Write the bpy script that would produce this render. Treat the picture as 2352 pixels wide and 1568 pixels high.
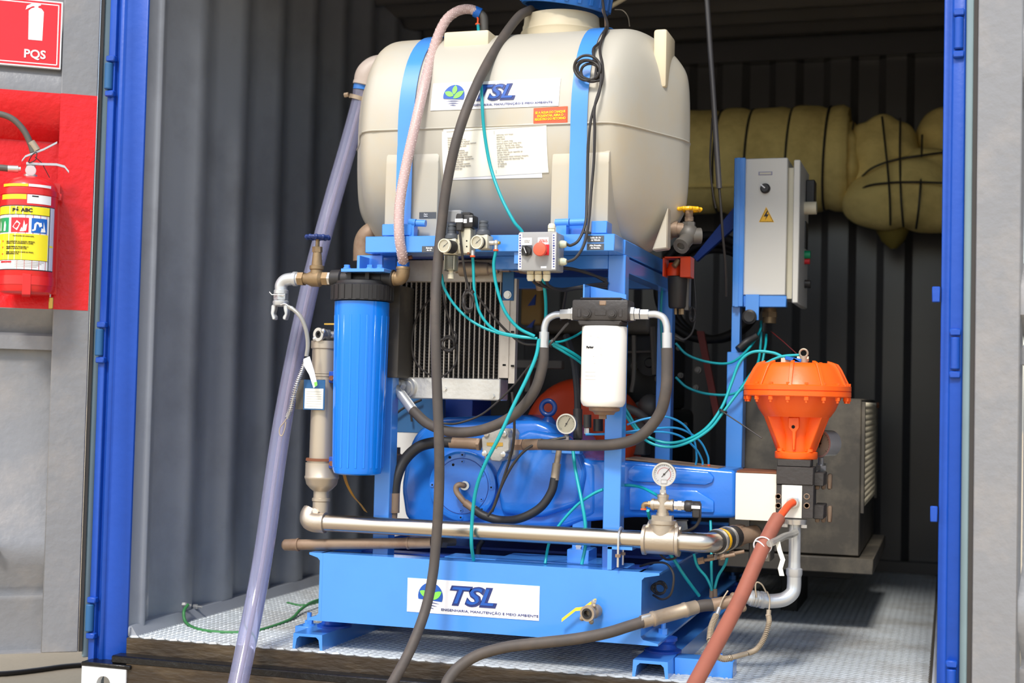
import bpy, bmesh, math, random
from mathutils import Vector as V, Matrix
from math import sin, cos, pi, radians, sqrt
scene = bpy.context.scene
col = scene.collection
for o in list(bpy.data.objects):
    bpy.data.objects.remove(o)
random.seed(7)

# ------------------------------------------------------------------ camera, sky, sun, exposure
yaw, pitch, roll = radians(17.1598), radians(2.2470), radians(-1.3537)
FW = V((-sin(yaw)*cos(pitch), cos(yaw)*cos(pitch), sin(pitch)))
r0 = FW.cross(V((0, 0, 1))).normalized(); u0 = r0.cross(FW)
RT = r0*cos(roll) - u0*sin(roll); UP = r0*sin(roll) + u0*cos(roll)
CAM = V((2.36549, -3.79893, 0.75105)); F = 3267.0
cd = bpy.data.cameras.new('camera'); cam = bpy.data.objects.new('camera', cd); col.objects.link(cam)
M = Matrix((RT, UP, -FW)).transposed().to_4x4(); M.translation = CAM
cam.matrix_world = M
cd.sensor_width = 36; cd.lens = F/2352*36; cd.clip_start = 0.05; cd.clip_end = 400
cd.dof.use_dof = True; cd.dof.focus_distance = 4.0; cd.dof.aperture_fstop = 2.8
scene.camera = cam
w = bpy.data.worlds.new('sky'); scene.world = w; w.use_nodes = True
nt = w.node_tree; bg = nt.nodes['Background']
sk = nt.nodes.new('ShaderNodeTexSky'); sk.sky_type = 'NISHITA'; sk.sun_disc = False
sk.sun_elevation = radians(52); sk.sun_rotation = radians(145+70); sk.air_density = 1.3; sk.dust_density = 2.5; sk.altitude = 300
hz = nt.nodes.new('ShaderNodeMix'); hz.data_type = 'RGBA'; hz.inputs[0].default_value = 0.45; hz.inputs[7].default_value = (1.9, 1.9, 1.95, 1)   # thin bright haze over the whole sky
nt.links.new(sk.outputs[0], hz.inputs[6]); nt.links.new(hz.outputs[2], bg.inputs[0]); bg.inputs[1].default_value = 0.31
SUN_AZ, SUN_EL = radians(-2), radians(48)
sd = bpy.data.lights.new('sun', 'SUN'); sun = bpy.data.objects.new('sun', sd); col.objects.link(sun)
sdir = V((sin(SUN_AZ)*cos(SUN_EL), cos(SUN_AZ)*cos(SUN_EL), -sin(SUN_EL)))
sun.rotation_euler = sdir.to_track_quat('-Z', 'Y').to_euler(); sun.location = (0, -3, 6)
sd.energy = 2.5; sd.angle = radians(11.0); sd.color = (1, 0.95, 0.87)
vs = scene.view_settings
vs.view_transform = 'Standard'; vs.look = 'None'; vs.exposure = 0.34; vs.gamma = 1; vs.use_curve_mapping = False

# ------------------------------------------------------------------ measuring helpers: a photo pixel on a plane of known depth
def ray(x, y): return RT*((x-1176)/F) - UP*((y-784)/F) + FW
def P(x, y, Y): d = ray(x, y); return CAM + d*((Y-CAM.y)/d.y)
def PX(x, y, X): d = ray(x, y); return CAM + d*((X-CAM.x)/d.x)
def PZ(x, y, Z): d = ray(x, y); return CAM + d*((Z-CAM.z)/d.z)
def S(n, p): return n*((p-CAM).dot(FW))/F

# ------------------------------------------------------------------ materials
def lin(c): return tuple(((x/255)/12.92 if x/255 <= .04045 else (((x/255)+.055)/1.055)**2.4) for x in c)
MATS = {}
def mat(name, rgb, rough=.5, metal=0, var=.12, scale=9, bump=0.0, bscale=60, dirt=None, damt=.0, dscale=5, trans=0, coat=0, ior=1.45, spec=.5, stretch=None):
    m = bpy.data.materials.new(name); m.use_nodes = True
    t = m.node_tree; b = t.nodes['Principled BSDF']; L = t.links.new
    c = lin(rgb)
    tc = t.nodes.new('ShaderNodeTexCoord'); src = tc.outputs['Object']
    if stretch:
        mp = t.nodes.new('ShaderNodeMapping'); mp.inputs['Scale'].default_value = stretch; L(src, mp.inputs[0]); src = mp.outputs[0]
    n = t.nodes.new('ShaderNodeTexNoise'); n.inputs['Scale'].default_value = scale; n.inputs['Detail'].default_value = 6; L(src, n.inputs['Vector'])
    mx = t.nodes.new('ShaderNodeMix'); mx.data_type = 'RGBA'
    mx.inputs[6].default_value = (*[x*(1-var) for x in c], 1); mx.inputs[7].default_value = (*[min(1, x*(1+var)) for x in c], 1)
    L(n.outputs['Fac'], mx.inputs[0]); out = mx.outputs[2]
    if dirt:
        n2 = t.nodes.new('ShaderNodeTexNoise'); n2.inputs['Scale'].default_value = dscale; n2.inputs['Detail'].default_value = 8; n2.inputs['Roughness'].default_value = .65
        L(src, n2.inputs['Vector'])
        rp = t.nodes.new('ShaderNodeMapRange'); rp.inputs[1].default_value = .48; rp.inputs[2].default_value = .72; rp.inputs[4].default_value = damt
        L(n2.outputs['Fac'], rp.inputs[0])
        m2 = t.nodes.new('ShaderNodeMix'); m2.data_type = 'RGBA'; m2.inputs[7].default_value = (*lin(dirt), 1)
        L(rp.outputs[0], m2.inputs[0]); L(out, m2.inputs[6]); out = m2.outputs[2]
    L(out, b.inputs['Base Color'])
    b.inputs['Roughness'].default_value = rough; b.inputs['Metallic'].default_value = metal
    b.inputs['Transmission Weight'].default_value = trans; b.inputs['IOR'].default_value = ior
    b.inputs['Coat Weight'].default_value = coat; b.inputs['Coat Roughness'].default_value = .12
    b.inputs['Specular IOR Level'].default_value = spec
    if bump:
        nb = t.nodes.new('ShaderNodeTexNoise'); nb.inputs['Scale'].default_value = bscale; nb.inputs['Detail'].default_value = 4; L(src, nb.inputs['Vector'])
        bp = t.nodes.new('ShaderNodeBump'); bp.inputs['Strength'].default_value = bump; bp.inputs['Distance'].default_value = .01
        L(nb.outputs['Fac'], bp.inputs['Height']); L(bp.outputs[0], b.inputs['Normal'])
    MATS[name] = m; return m
blue = mat('blue_paint', (72, 142, 226), .26, var=.08, bump=.025, bscale=60, coat=.5)
blue_pump = mat('blue_pump_paint', (40, 118, 214), .24, var=.10, bump=.07, bscale=60, coat=.5)
blue_post = mat('blue_post_paint', (16, 70, 166), .42, var=.12, bump=.10, bscale=45, coat=.1)
blue_plastic = mat('blue_plastic', (4, 124, 236), .22, var=.04, coat=.5)
blue_cap = mat('blue_lid_plastic', (40, 110, 190), .4, var=.1, dirt=(150, 165, 185), damt=.35)
blue_dark = mat('dark_blue_steel', (30, 66, 150), .45, var=.12)
teal_panel = mat('teal_blue_panel', (40, 92, 140), .5)
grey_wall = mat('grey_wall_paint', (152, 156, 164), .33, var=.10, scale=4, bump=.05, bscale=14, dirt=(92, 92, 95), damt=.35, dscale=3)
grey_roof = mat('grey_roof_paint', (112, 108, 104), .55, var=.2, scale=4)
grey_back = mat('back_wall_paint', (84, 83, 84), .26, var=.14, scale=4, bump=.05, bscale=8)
grey_door = mat('grey_door_paint', (128, 129, 132), .36, var=.07, scale=5, bump=.22, bscale=38, dirt=(170, 160, 150), damt=.4, dscale=4)
red_door = mat('red_door_paint', (214, 24, 30), .33, var=.08, scale=8, bump=.3, bscale=45)
gasket = mat('teal_grey_gasket', (120, 140, 145), .6)
gasket_dark = mat('dark_gasket', (55, 52, 50), .7)
white_cast = mat('white_casting_paint', (236, 238, 240), .5, bump=.15, bscale=40)
sill_mat = mat('worn_black_sill', (52, 42, 32), .38, var=.4, scale=14, bump=.35, bscale=55, dirt=(98, 82, 60), damt=.6, dscale=9, stretch=(.35, 1, 1.4))
sill_black = mat('black_paint_sill', (16, 16, 18), .3, var=.3, bump=.3, bscale=50)
deck_base = mat('tread_plate_grime', (84, 79, 70), .5, var=.3, scale=6, dirt=(78, 66, 50), damt=.7, dscale=4)
deck_lump = mat('tread_plate_pale', (186, 192, 196), .38, var=.12, metal=.2, scale=5, dirt=(120, 104, 80), damt=.6, dscale=3)
ground_mat = mat('tan_ground', (190, 172, 142), .9, var=.2, scale=2, bump=.3, bscale=30)
tank_mat = mat('cream_polyethylene', (184, 179, 166), .42, var=.05, scale=3, dirt=(196, 172, 128), damt=.5, dscale=2.2, bump=.03, bscale=30)
tank_neck = mat('cream_neck', (214, 200, 170), .5, var=.08)
steel = mat('stainless_steel', (196, 188, 176), .27, 1, var=.06, scale=12, stretch=(.15, 1, 1))
steel_dull = mat('dull_cast_stainless', (190, 178, 162), .42, .85, var=.1, bump=.05, bscale=120)
strainer_mat = mat('beige_strainer_metal', (184, 172, 155), .38, .55, var=.08)
silver = mat('silver_paint', (196, 198, 200), .3, .5, var=.05)
alu = mat('aluminium', (214, 212, 208), .36, .75, var=.06, bump=.06, bscale=90)
alu_dirty = mat('dirty_aluminium', (190, 182, 172), .5, .4, var=.15, dirt=(120, 100, 82), damt=.5)
zinc = mat('zinc_plated_steel', (210, 208, 205), .3, .8, var=.08)
grey_iron = mat('grey_cast_iron', (172, 170, 164), .5, .2, var=.08, bump=.12, bscale=90)
brass = mat('brass', (144, 121, 90), .45, .5, var=.15, bump=.08, bscale=80)
brass_bright = mat('bright_brass', (205, 165, 80), .35, .7)
brown_pipe = mat('rusty_brown_steel', (142, 120, 100), .55, .2, var=.18, scale=15, dirt=(112, 74, 50), damt=.6, dscale=12, bump=.1)
ferrule = mat('dirty_zinc_ferrule', (168, 152, 132), .48, .45, var=.14, dirt=(130, 96, 62), damt=.5, dscale=14)
rust = mat('rust', (118, 72, 48), .75, .1, var=.3, scale=20, bump=.2)
rubber = mat('worn_black_rubber', (74, 68, 64), .62, var=.12, scale=6, dirt=(106, 92, 80), damt=.35, dscale=12)
rubber_dark = mat('black_rubber', (40, 39, 40), .5, var=.15)
cable_black = mat('black_cable', (46, 42, 40), .5)
black_plastic = mat('black_plastic', (44, 42, 42), .45, var=.1)
black_iron = mat('black_cast_iron', (56, 52, 50), .5, var=.12, bump=.15, bscale=70)
black_steel = mat('sooty_black_steel', (70, 66, 60), .48, var=.25, scale=4, dirt=(138, 128, 110), damt=.45, dscale=5)
near_black = mat('dark_engine', (30, 29, 30), .5, var=.3)
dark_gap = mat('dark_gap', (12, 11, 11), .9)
engine_grey = mat('engine_grey', (96, 92, 86), .5, .2, var=.2)
orange = mat('orange_paint', (250, 96, 18), .38, var=.05, coat=.15, bump=.04, bscale=60)
orange_dark = mat('orange_red_paint', (222, 70, 26), .42, var=.12)
red_paint = mat('red_enamel', (222, 34, 34), .3, var=.04, coat=.3)
red_plastic = mat('coral_red_plastic', (226, 92, 66), .45)
red_label = mat('red_label', (238, 92, 62), .4)
orange_clip = mat('orange_clip', (235, 90, 40), .4)
teal = mat('teal_tube', (20, 158, 166), .34, var=.05)
sky_tube = mat('sky_blue_tube', (40, 142, 200), .34, var=.05)
cream_plastic = mat('cream_plastic', (226, 216, 188), .42, var=.05)
beige_grey = mat('beige_grey_plastic', (204, 198, 176), .42, var=.05)
grey_plastic = mat('grey_plastic', (152, 152, 152), .45, var=.06, dirt=(160, 130, 110), damt=.2, dscale=12)
dark_grey_plastic = mat('dark_grey_plastic', (78, 82, 88), .42, var=.06)
cab_white = mat('cabinet_white', (214, 211, 202), .45, var=.04)
white_paint = mat('white_enamel', (244, 240, 230), .3, var=.02)
paper = mat('white_sticker', (240, 240, 242), .35, var=.01)
paper_warm = mat('aged_paper', (248, 244, 228), .45, var=.03)
ink_grey = mat('faded_ink', (176, 172, 166), .7, var=.1)
ink_blue = mat('navy_ink', (58, 66, 128), .6)
ink_black = mat('black_ink', (36, 36, 40), .6)
logo_blue = mat('logo_blue', (30, 84, 170), .4)
logo_navy = mat('logo_navy', (38, 52, 112), .4)
logo_green = mat('logo_green', (126, 214, 84), .4)
white_ink = mat('white_ink', (240, 240, 240), .5)
yellow_ink = mat('yellow_label', (246, 226, 40), .4)
yellow_paint = mat('yellow_paint', (240, 182, 20), .38)
green_ink = mat('green_label', (0, 150, 90), .4)
blue_ink = mat('blue_label', (24, 100, 190), .4)
red_ink = mat('red_ink', (214, 40, 50), .4)
yellow_cloth = mat('mustard_canvas', (240, 217, 140), .9, var=.12, scale=18, bump=.5, bscale=26, dirt=(150, 122, 50), damt=.4)
brown_hose = mat('brown_rubber_hose', (150, 88, 70), .55, var=.10, scale=5, dirt=(112, 70, 58), damt=.5, dscale=10)
orange_sleeve = mat('orange_sleeve', (226, 84, 44), .45)
green_cable = mat('green_cable', (62, 128, 74), .5)
amber = mat('amber_plastic', (196, 140, 40), .4)
spring_mat = mat('grey_beige_wire', (176, 160, 138), .45, .3)
clear_plastic = mat('clear_plastic', (200, 198, 190), .25, trans=.6)
bowl_mat = mat('smoky_clear_bowl', (180, 178, 160), .2, trans=.75)
glass = mat('gauge_glass', (250, 250, 250), .04, trans=1, var=0)
clear_hose = mat('clear_lilac_pvc', (186, 188, 222), .12, trans=.74, var=.12, scale=3, dirt=(160, 134, 128), damt=.3, dscale=2.5, stretch=(3, 3, .4), ior=1.12, coat=.8)
braid_hose = mat('braided_pinkish_pvc', (214, 184, 178), .3, trans=.25, var=.06)
grille_mat = mat('expanded_metal', (226, 216, 190), .45, .3, var=.15)
green_leaf = mat('green_paint', (110, 170, 60), .6)
led_green = mat('green_lens', (20, 150, 100), .25)

# ------------------------------------------------------------------ mesh builder
class MB:
    def __init__(s): s.bm = bmesh.new(); s.mi = 0
    def _v(s, pts): return [s.bm.verts.new(p) for p in pts]
    def face(s, vs):
        try: f = s.bm.faces.new(vs); f.material_index = s.mi; return f
        except ValueError: return None
    def hexa(s, c, bev=0, seg=1):   # 8 corners: bottom ring 0-3, top ring 4-7
        b = bmesh.new(); v = [b.verts.new(p) for p in c]
        for q in ((0, 3, 2, 1), (4, 5, 6, 7), (0, 1, 5, 4), (1, 2, 6, 5), (2, 3, 7, 6), (3, 0, 4, 7)): b.faces.new([v[i] for i in q])
        if bev: bmesh.ops.bevel(b, geom=b.edges[:], offset=bev, segments=seg, affect='EDGES', profile=.5)
        s.merge(b); return s
    def merge(s, b):
        mp = {}
        for v in b.verts: mp[v] = s.bm.verts.new(v.co)
        for f in b.faces: s.face([mp[v] for v in f.verts])
        b.free()
    def box(s, x0, x1, y0, y1, z0, z1, bev=0, seg=1):
        x0, x1 = sorted((x0, x1)); y0, y1 = sorted((y0, y1)); z0, z1 = sorted((z0, z1))
        return s.hexa([(x0, y0, z0), (x1, y0, z0), (x1, y1, z0), (x0, y1, z0), (x0, y0, z1), (x1, y0, z1), (x1, y1, z1), (x0, y1, z1)], bev, seg)
    def obox(s, c, ex, ey, ez, bev=0, seg=1):
        c, ex, ey, ez = V(c), V(ex), V(ey), V(ez)
        return s.hexa([c-ex-ey-ez, c+ex-ey-ez, c+ex+ey-ez, c-ex+ey-ez, c-ex-ey+ez, c+ex-ey+ez, c+ex+ey+ez, c-ex+ey+ez], bev, seg)
    def fbox(s, x0, y0, x1, y1, Y0, Y1, bev=0, seg=1):   # front face from two pixels at depth Y0, carried back to Y1
        xm, ym = (x0+x1)/2, (y0+y1)/2
        return s.box(P(x0, ym, Y0).x, P(x1, ym, Y0).x, Y0, Y1, P(xm, y1, Y0).z, P(xm, y0, Y0).z, bev, seg)
    def frame(s, d):
        d = V(d).normalized(); a = V((0, 0, 1)) if abs(d.z) < .9 else V((1, 0, 0))
        u = d.cross(a).normalized(); return u, u.cross(d).normalized()
    def lathe(s, o, d, prof, n=24, u=None, close=True):   # prof: (distance along d, radius)
        o, d = V(o), V(d).normalized(); a, b = s.frame(d); rings = []
        for h, r in prof:
            if r < 1e-6: rings.append([s.bm.verts.new(o+d*h)])
            else: rings.append(s._v([o+d*h+(a*cos(2*pi*i/n)+b*sin(2*pi*i/n))*r for i in range(n)]))
        for A, B in zip(rings, rings[1:]):
            for i in range(n):
                j = (i+1) % n
                if len(A) == 1 and len(B) == 1: break
                if len(A) == 1: s.face([A[0], B[j], B[i]])
                elif len(B) == 1: s.face([A[i], A[j], B[0]])
                else: s.face([A[i], A[j], B[j], B[i]])
        if close:
            if len(rings[0]) > 1: s.face(rings[0][::-1])
            if len(rings[-1]) > 1: s.face(rings[-1])
        return s
    def cyl(s, a, b, r, r1=None, n=16):
        a, b = V(a), V(b); L = (b-a).length
        return s.lathe(a, b-a, [(0, r), (L, r if r1 is None else r1)], n)
    def ring(s, o, d, r, ri, h, n=28):   # flat washer / rim
        return s.lathe(o, d, [(0, ri), (0, r), (h, r), (h, ri), (0, ri)], n, close=False)
    def tube(s, pts, r, n=10, closed=False, rad=None, sq=None):
        pts = [V(p) for p in pts]; N = len(pts); rings = []; prev = None
        for i, p in enumerate(pts):
            t = (pts[(i+1) % N]-pts[i-1]) if closed else (pts[min(i+1, N-1)]-pts[max(i-1, 0)])
            t.normalize()
            if prev is None: u, _ = s.frame(t)
            else:
                u = prev - t*prev.dot(t)
                if u.length < 1e-6: u, _ = s.frame(t)
                u.normalize()
            prev = u; v = t.cross(u); rr = rad(i/(max(1, N-1))) if rad else r
            rings.append(s._v([p+(u*cos(2*pi*k/n)+v*sin(2*pi*k/n))*rr for k in range(n)]))
        pr = list(zip(rings, rings[1:])) + ([(rings[-1], rings[0])] if closed else [])
        for A, B in pr:
            for k in range(n): j = (k+1) % n; s.face([A[k], A[j], B[j], B[k]])
        if not closed: s.face(rings[0][::-1]); s.face(rings[-1])
        return s
    def torus(s, c, d, R, r, n=24, m=8, a0=0, a1=2*pi):
        c, d = V(c), V(d).normalized(); a, b = s.frame(d)
        full = abs(a1-a0-2*pi) < 1e-4; k = n if full else n+1
        return s.tube([c+(a*cos(a0+(a1-a0)*i/n)+b*sin(a0+(a1-a0)*i/n))*R for i in range(k)], r, m, closed=full)
    def sphere(s, c, r, sx=1, sy=1, sz=1, n=16, m=10):
        c = V(c); rows = []
        for i in range(m+1):
            t = pi*i/m
            if i in (0, m): rows.append([s.bm.verts.new(c+V((0, 0, r*sz*cos(t))))])
            else: rows.append(s._v([c+V((r*sx*sin(t)*cos(2*pi*k/n), r*sy*sin(t)*sin(2*pi*k/n), r*sz*cos(t))) for k in range(n)]))
        for A, B in zip(rows, rows[1:]):
            for k in range(n):
                j = (k+1) % n
                if len(A) == 1: s.face([A[0], B[k], B[j]])
                elif len(B) == 1: s.face([A[k], B[0], A[j]])
                else: s.face([A[k], B[k], B[j], A[j]])
        return s
    def prism(s, pts, d, bev=0, seg=1):   # closed outline of 3D points carried along d
        d = V(d); b = bmesh.new(); A = [b.verts.new(p) for p in pts]; B = [b.verts.new(V(p)+d) for p in pts]; n = len(pts)
        fa = b.faces.new(A[::-1]); fb = b.faces.new(B)
        for i in range(n): b.faces.new([A[i], A[(i+1) % n], B[(i+1) % n], B[i]])
        bmesh.ops.recalc_face_normals(b, faces=b.faces[:])
        if bev: bmesh.ops.bevel(b, geom=b.edges[:], offset=bev, segments=seg, affect='EDGES', profile=.5)
        s.merge(b); return s
    def strip(s, pts, wvec, tvec):   # band through pts: half width wvec, thickness tvec(list or vector)
        w = V(wvec); rings = []
        for i, p in enumerate(pts):
            t = V(tvec[i]) if isinstance(tvec, list) else V(tvec); p = V(p)
            rings.append(s._v([p-w, p+w, p+w+t, p-w+t]))
        for A, B in zip(rings, rings[1:]):
            for k in range(4): j = (k+1) % 4; s.face([A[k], A[j], B[j], B[k]])
        s.face(rings[0][::-1]); s.face(rings[-1]); return s
    def hexnut(s, a, b, r): return s.cyl(a, b, r, n=6)

def smooth(pts, k=6, closed=False):
    pts = [V(p) for p in pts]; out = []; N = len(pts)
    rng = N if closed else N-1
    for i in range(rng):
        p0 = pts[i-1] if (i > 0 or closed) else pts[0]*2-pts[1]; p1 = pts[i]; p2 = pts[(i+1) % N]
        p3 = pts[(i+2) % N] if (i+2 < N or closed) else pts[-1]*2-pts[-2]
        for j in range(k):
            t = j/k; out.append(.5*((2*p1)+(p2-p0)*t+(2*p0-5*p1+4*p2-p3)*t*t+(3*p1-p0-3*p2+p3)*t**3))
    if not closed: out.append(pts[-1])
    return out
def PP(lst): return [P(*a) for a in lst]

def thing(name, label, cat, loc=(0, 0, 0), group=None):
    o = bpy.data.objects.new(name, None); o.empty_display_size = .05; col.objects.link(o); o.location = loc
    o['label'] = label; o['category'] = cat
    if group: o['group'] = group
    return o
def tag(o, label, cat, group=None):
    o['label'] = label; o['category'] = cat
    if group: o['group'] = group
    return o
def root_of(o):
    while o.parent: o = o.parent
    return o
def obj(name, mb, m, parent=None, label=None, flat=False):
    me = bpy.data.meshes.new(name); bm = mb.bm
    bmesh.ops.recalc_face_normals(bm, faces=bm.faces[:])
    off = None
    if parent: off = V(root_of(parent).location)
    else:
        zs = [v.co for v in bm.verts]; lo = V((min(c.x for c in zs), min(c.y for c in zs), min(c.z for c in zs))); hi = V((max(c.x for c in zs), max(c.y for c in zs), lo.z))
        off = (lo+hi)/2
    bmesh.ops.translate(bm, verts=bm.verts[:], vec=-off)
    bm.to_mesh(me); bm.free()
    for x in (m if isinstance(m, (list, tuple)) else [m]): me.materials.append(x)
    if not flat and me.polygons:
        me.polygons.foreach_set('use_smooth', [True]*len(me.polygons)); me.set_sharp_from_angle(angle=radians(38))
    o = bpy.data.objects.new(name, me); col.objects.link(o)
    if parent: o.parent = parent
    else: o.location = off
    if label: o['label'] = label
    return o
def struct(name, mb, m, parent=None):
    o = obj(name, mb, m, parent)
    if not parent: o['kind'] = 'structure'
    return o
def text(name, body, fn, size, m, parent, shear=0, bold=0, sx=1, align='CENTER', label=None, extr=.0006):
    # lettering mesh; fn maps (along, up, out) in metres to world
    cu = bpy.data.curves.new(name, 'FONT'); cu.body = body; cu.size = size; cu.align_x = align; cu.align_y = 'CENTER'
    cu.shear = shear; cu.offset = bold; cu.extrude = extr; cu.resolution_u = 3; cu.space_line = 1.0
    t = bpy.data.objects.new('tmp', cu); col.objects.link(t)
    me = bpy.data.meshes.new_from_object(t.evaluated_get(bpy.context.evaluated_depsgraph_get()))
    bpy.data.objects.remove(t)
    off = V(root_of(parent).location)
    for v in me.vertices: v.co = V(fn(v.co.x*sx, v.co.y, v.co.z+extr))-off
    me.name = name; me.materials.clear(); me.materials.append(m)
    o = bpy.data.objects.new(name, me); col.objects.link(o); o.parent = parent
    if label: o['label'] = label
    return o
def plane_fn(o, eu, ev, n):
    o, eu, ev, n = V(o), V(eu).normalized(), V(ev).normalized(), V(n).normalized()
    return lambda x, y, z: o+eu*x+ev*y+n*z
FRONT = (0, -1, 0)
# ================================================================== SETTING: the container
W, D, H = 2.34, 2.87, 2.42
g = MB(); g.box(-60, 60, -60, 60, -.30, -.22); struct('ground', g, ground_mat)

# floor: tread plate with raised lozenges
b = MB(); b.box(-.03, W+.03, 0, D+.04, -.05, 0); floor = struct('floor', b, deck_base)
b = MB(); PXX, PYY = .044, .0135; j = 0
y = .012
while y < D-.02:
    x = .012 + (PXX/2 if j % 2 else 0)
    while x < W-.02:
        a = random.uniform(-.06, .06); L2, w2, hh = .0190, .0106, .0052
        ca, sa = cos(a), sin(a)
        q = [(-L2, 0), (0, -w2), (L2, 0), (0, w2)]
        base = b._v([(x+u*ca-v*sa, y+u*sa+v*ca, 0) for u, v in q])
        top = b._v([(x+.72*(u*ca-v*sa), y+.72*(u*sa+v*ca), hh) for u, v in q])
        b.face(top)
        for i in range(4): b.face([base[i], base[(i+1) % 4], top[(i+1) % 4], top[i]])
        x += PXX
    y += PYY; j += 1
o = obj('tread_lozenges', b, deck_lump, floor, flat=True); o['kind'] = 'stuff'

def corrugated(axis, a0, a1, prof, z0, z1, thick, base):   # prof: list of (along, inward offset)
    b = MB(); pts = []
    for t, d in prof: pts.append((t, d))
    def pt(t, d, z):
        if axis == 'L': return (-d*-1*1.0 if False else base+d, t, z)
        if axis == 'R': return (base-d, t, z)
        if axis == 'B': return (t, base-d, z)
        if axis == 'T': return (z, t, base-d)
    A = [b._v([pt(t, d, z) for t, d in pts]) for z in (z0, z1)]
    B = [b._v([pt(t, d-thick, z) for t, d in pts]) for z in (z0, z1)]
    for i in range(len(pts)-1):
        b.face([A[0][i], A[0][i+1], A[1][i+1], A[1][i]]); b.face([B[0][i], B[1][i], B[1][i+1], B[0][i+1]])
        b.face([A[0][i], B[0][i], B[0][i+1], A[0][i+1]]); b.face([A[1][i], A[1][i+1], B[1][i+1], B[1][i]])
    return b
def waves(start, end, pitch, slope, inner, depth, first):
    pr = [(start, 0)]; t = first
    while t+2*slope+inner < end:
        pr += [(t, 0), (t+slope, depth), (t+slope+inner, depth), (t+2*slope+inner, 0)]; t += pitch
    pr.append((end, 0)); return pr
prof = [(0, .033), (.052, .034), (.062, .040), (.070, .046), (.080, .046), (.088, .040), (.096, .033), (.125, .028), (.138, 0)] + waves(.15, D+.045, .279, .07, .07, .036, .235)[1:]
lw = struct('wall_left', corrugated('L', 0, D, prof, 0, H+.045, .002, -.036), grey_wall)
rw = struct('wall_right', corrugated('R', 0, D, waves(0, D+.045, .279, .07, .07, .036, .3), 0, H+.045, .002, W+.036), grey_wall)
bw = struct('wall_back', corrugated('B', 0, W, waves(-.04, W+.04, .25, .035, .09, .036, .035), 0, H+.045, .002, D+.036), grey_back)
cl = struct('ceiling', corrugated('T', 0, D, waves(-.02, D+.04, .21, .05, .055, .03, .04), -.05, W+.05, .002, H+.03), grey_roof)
b = MB(); b.box(-.04, W+.04, D-.06, D+.04, 2.345, 2.45, .004); b.box(0, W, D-.03, D+.03, 0, .06, .004)
struct('trim_1', b, grey_back)                                              # rear header and bottom rail
b = MB(); b.box(-.05, .004, .0, D, 0, .034, .006)
b.prism([(.004, .012, 0), (.028, .012, 0), (.004, .012, .034)], (0, D-.05, 0))
struct('baseboard_left', b, grey_wall)
b = MB(); b.box(W-.012, W+.05, 0, D, 0, .045, .006); struct('baseboard_right', b, grey_wall)
# corner posts with hinge lugs
def post(name, s, x):
    def X(v): return x+s*v
    b = MB()
    out = [(0, .006), (0, -.001), (.003, -.003), (.072, -.003), (.077, -.012), (.088, -.014), (.095, -.006), (.097, .004), (.104, .004), (.106, -.012), (.128, -.012), (.13, -.006), (.13, .06), (.02, .06), (.02, .006)] if s > 0 else [(0, .006), (0, -.001), (.003, -.003), (.020, -.003), (.024, -.012), (.052, -.014), (.056, -.008), (.060, .004), (.064, .03), (.13, .05), (.13, .06), (.02, .06), (.02, .006)]
    b.prism([(X(-u), v, -.105) for u, v in out], (0, 0, H+.2), .002)
    p = struct(name, b, blue_post)
    for z in (.012, .848, 1.668):
        b = MB(); b.lathe((X(-.122 if s > 0 else -.036), -.018, z), (0, 0, 1), [(0, .008), (0, .010), (.003, .0125), (.079, .0125), (.082, .010), (.082, .008)], 14)
        obj('hinge_knuckle', b, teal_panel if s > 0 else blue_post, p)
        b = MB(); u0, u1 = (-.130, -.10) if s > 0 else (-.05, -.022); b.box(X(u0), X(u1), -.026, -.004, z+.086, z+.104, .003); b.box(X(u0), X(u1), -.026, -.004, z-.022, z-.004, .003)
        obj('hinge_lug', b, blue_post, p)
    return p
lp = post('trim_2', 1, 0); rp = post('trim_3', -1, W)
for px in ((2107-7, 0),): pass
b = MB(); b.box(W-.02, W-.002, -.012, .0, .46, .50, .002); b.box(W-.022, W-.002, -.012, .006, 1.02, 1.06, .002)
obj('catch_plate', b, blue_post, rp)
# sill: stepped black threshold
b = MB(); b.box(0, W, -.006, .0, -.055, -.001, .001); struct('trim_4', b, sill_mat)
b = MB(); b.box(-.02, W+.02, -.055, -.004, -.07, -.046, .004); struct('trim_5', b, sill_black)
b = MB(); b.box(.03, W-.03, -.056, .05, -.21, -.066, .004); struct('trim_6', b, sill_mat)
b = MB(); b.box(-.12, W+.12, -.03, .05, 2.28, 2.50, .006); struct('trim_7', b, blue_post)   # door header above the frame
b = MB(); b.box(-.05, W+.05, .05, D+.04, -.21, -.05); struct('trim_8', b, sill_black)       # understructure
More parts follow.
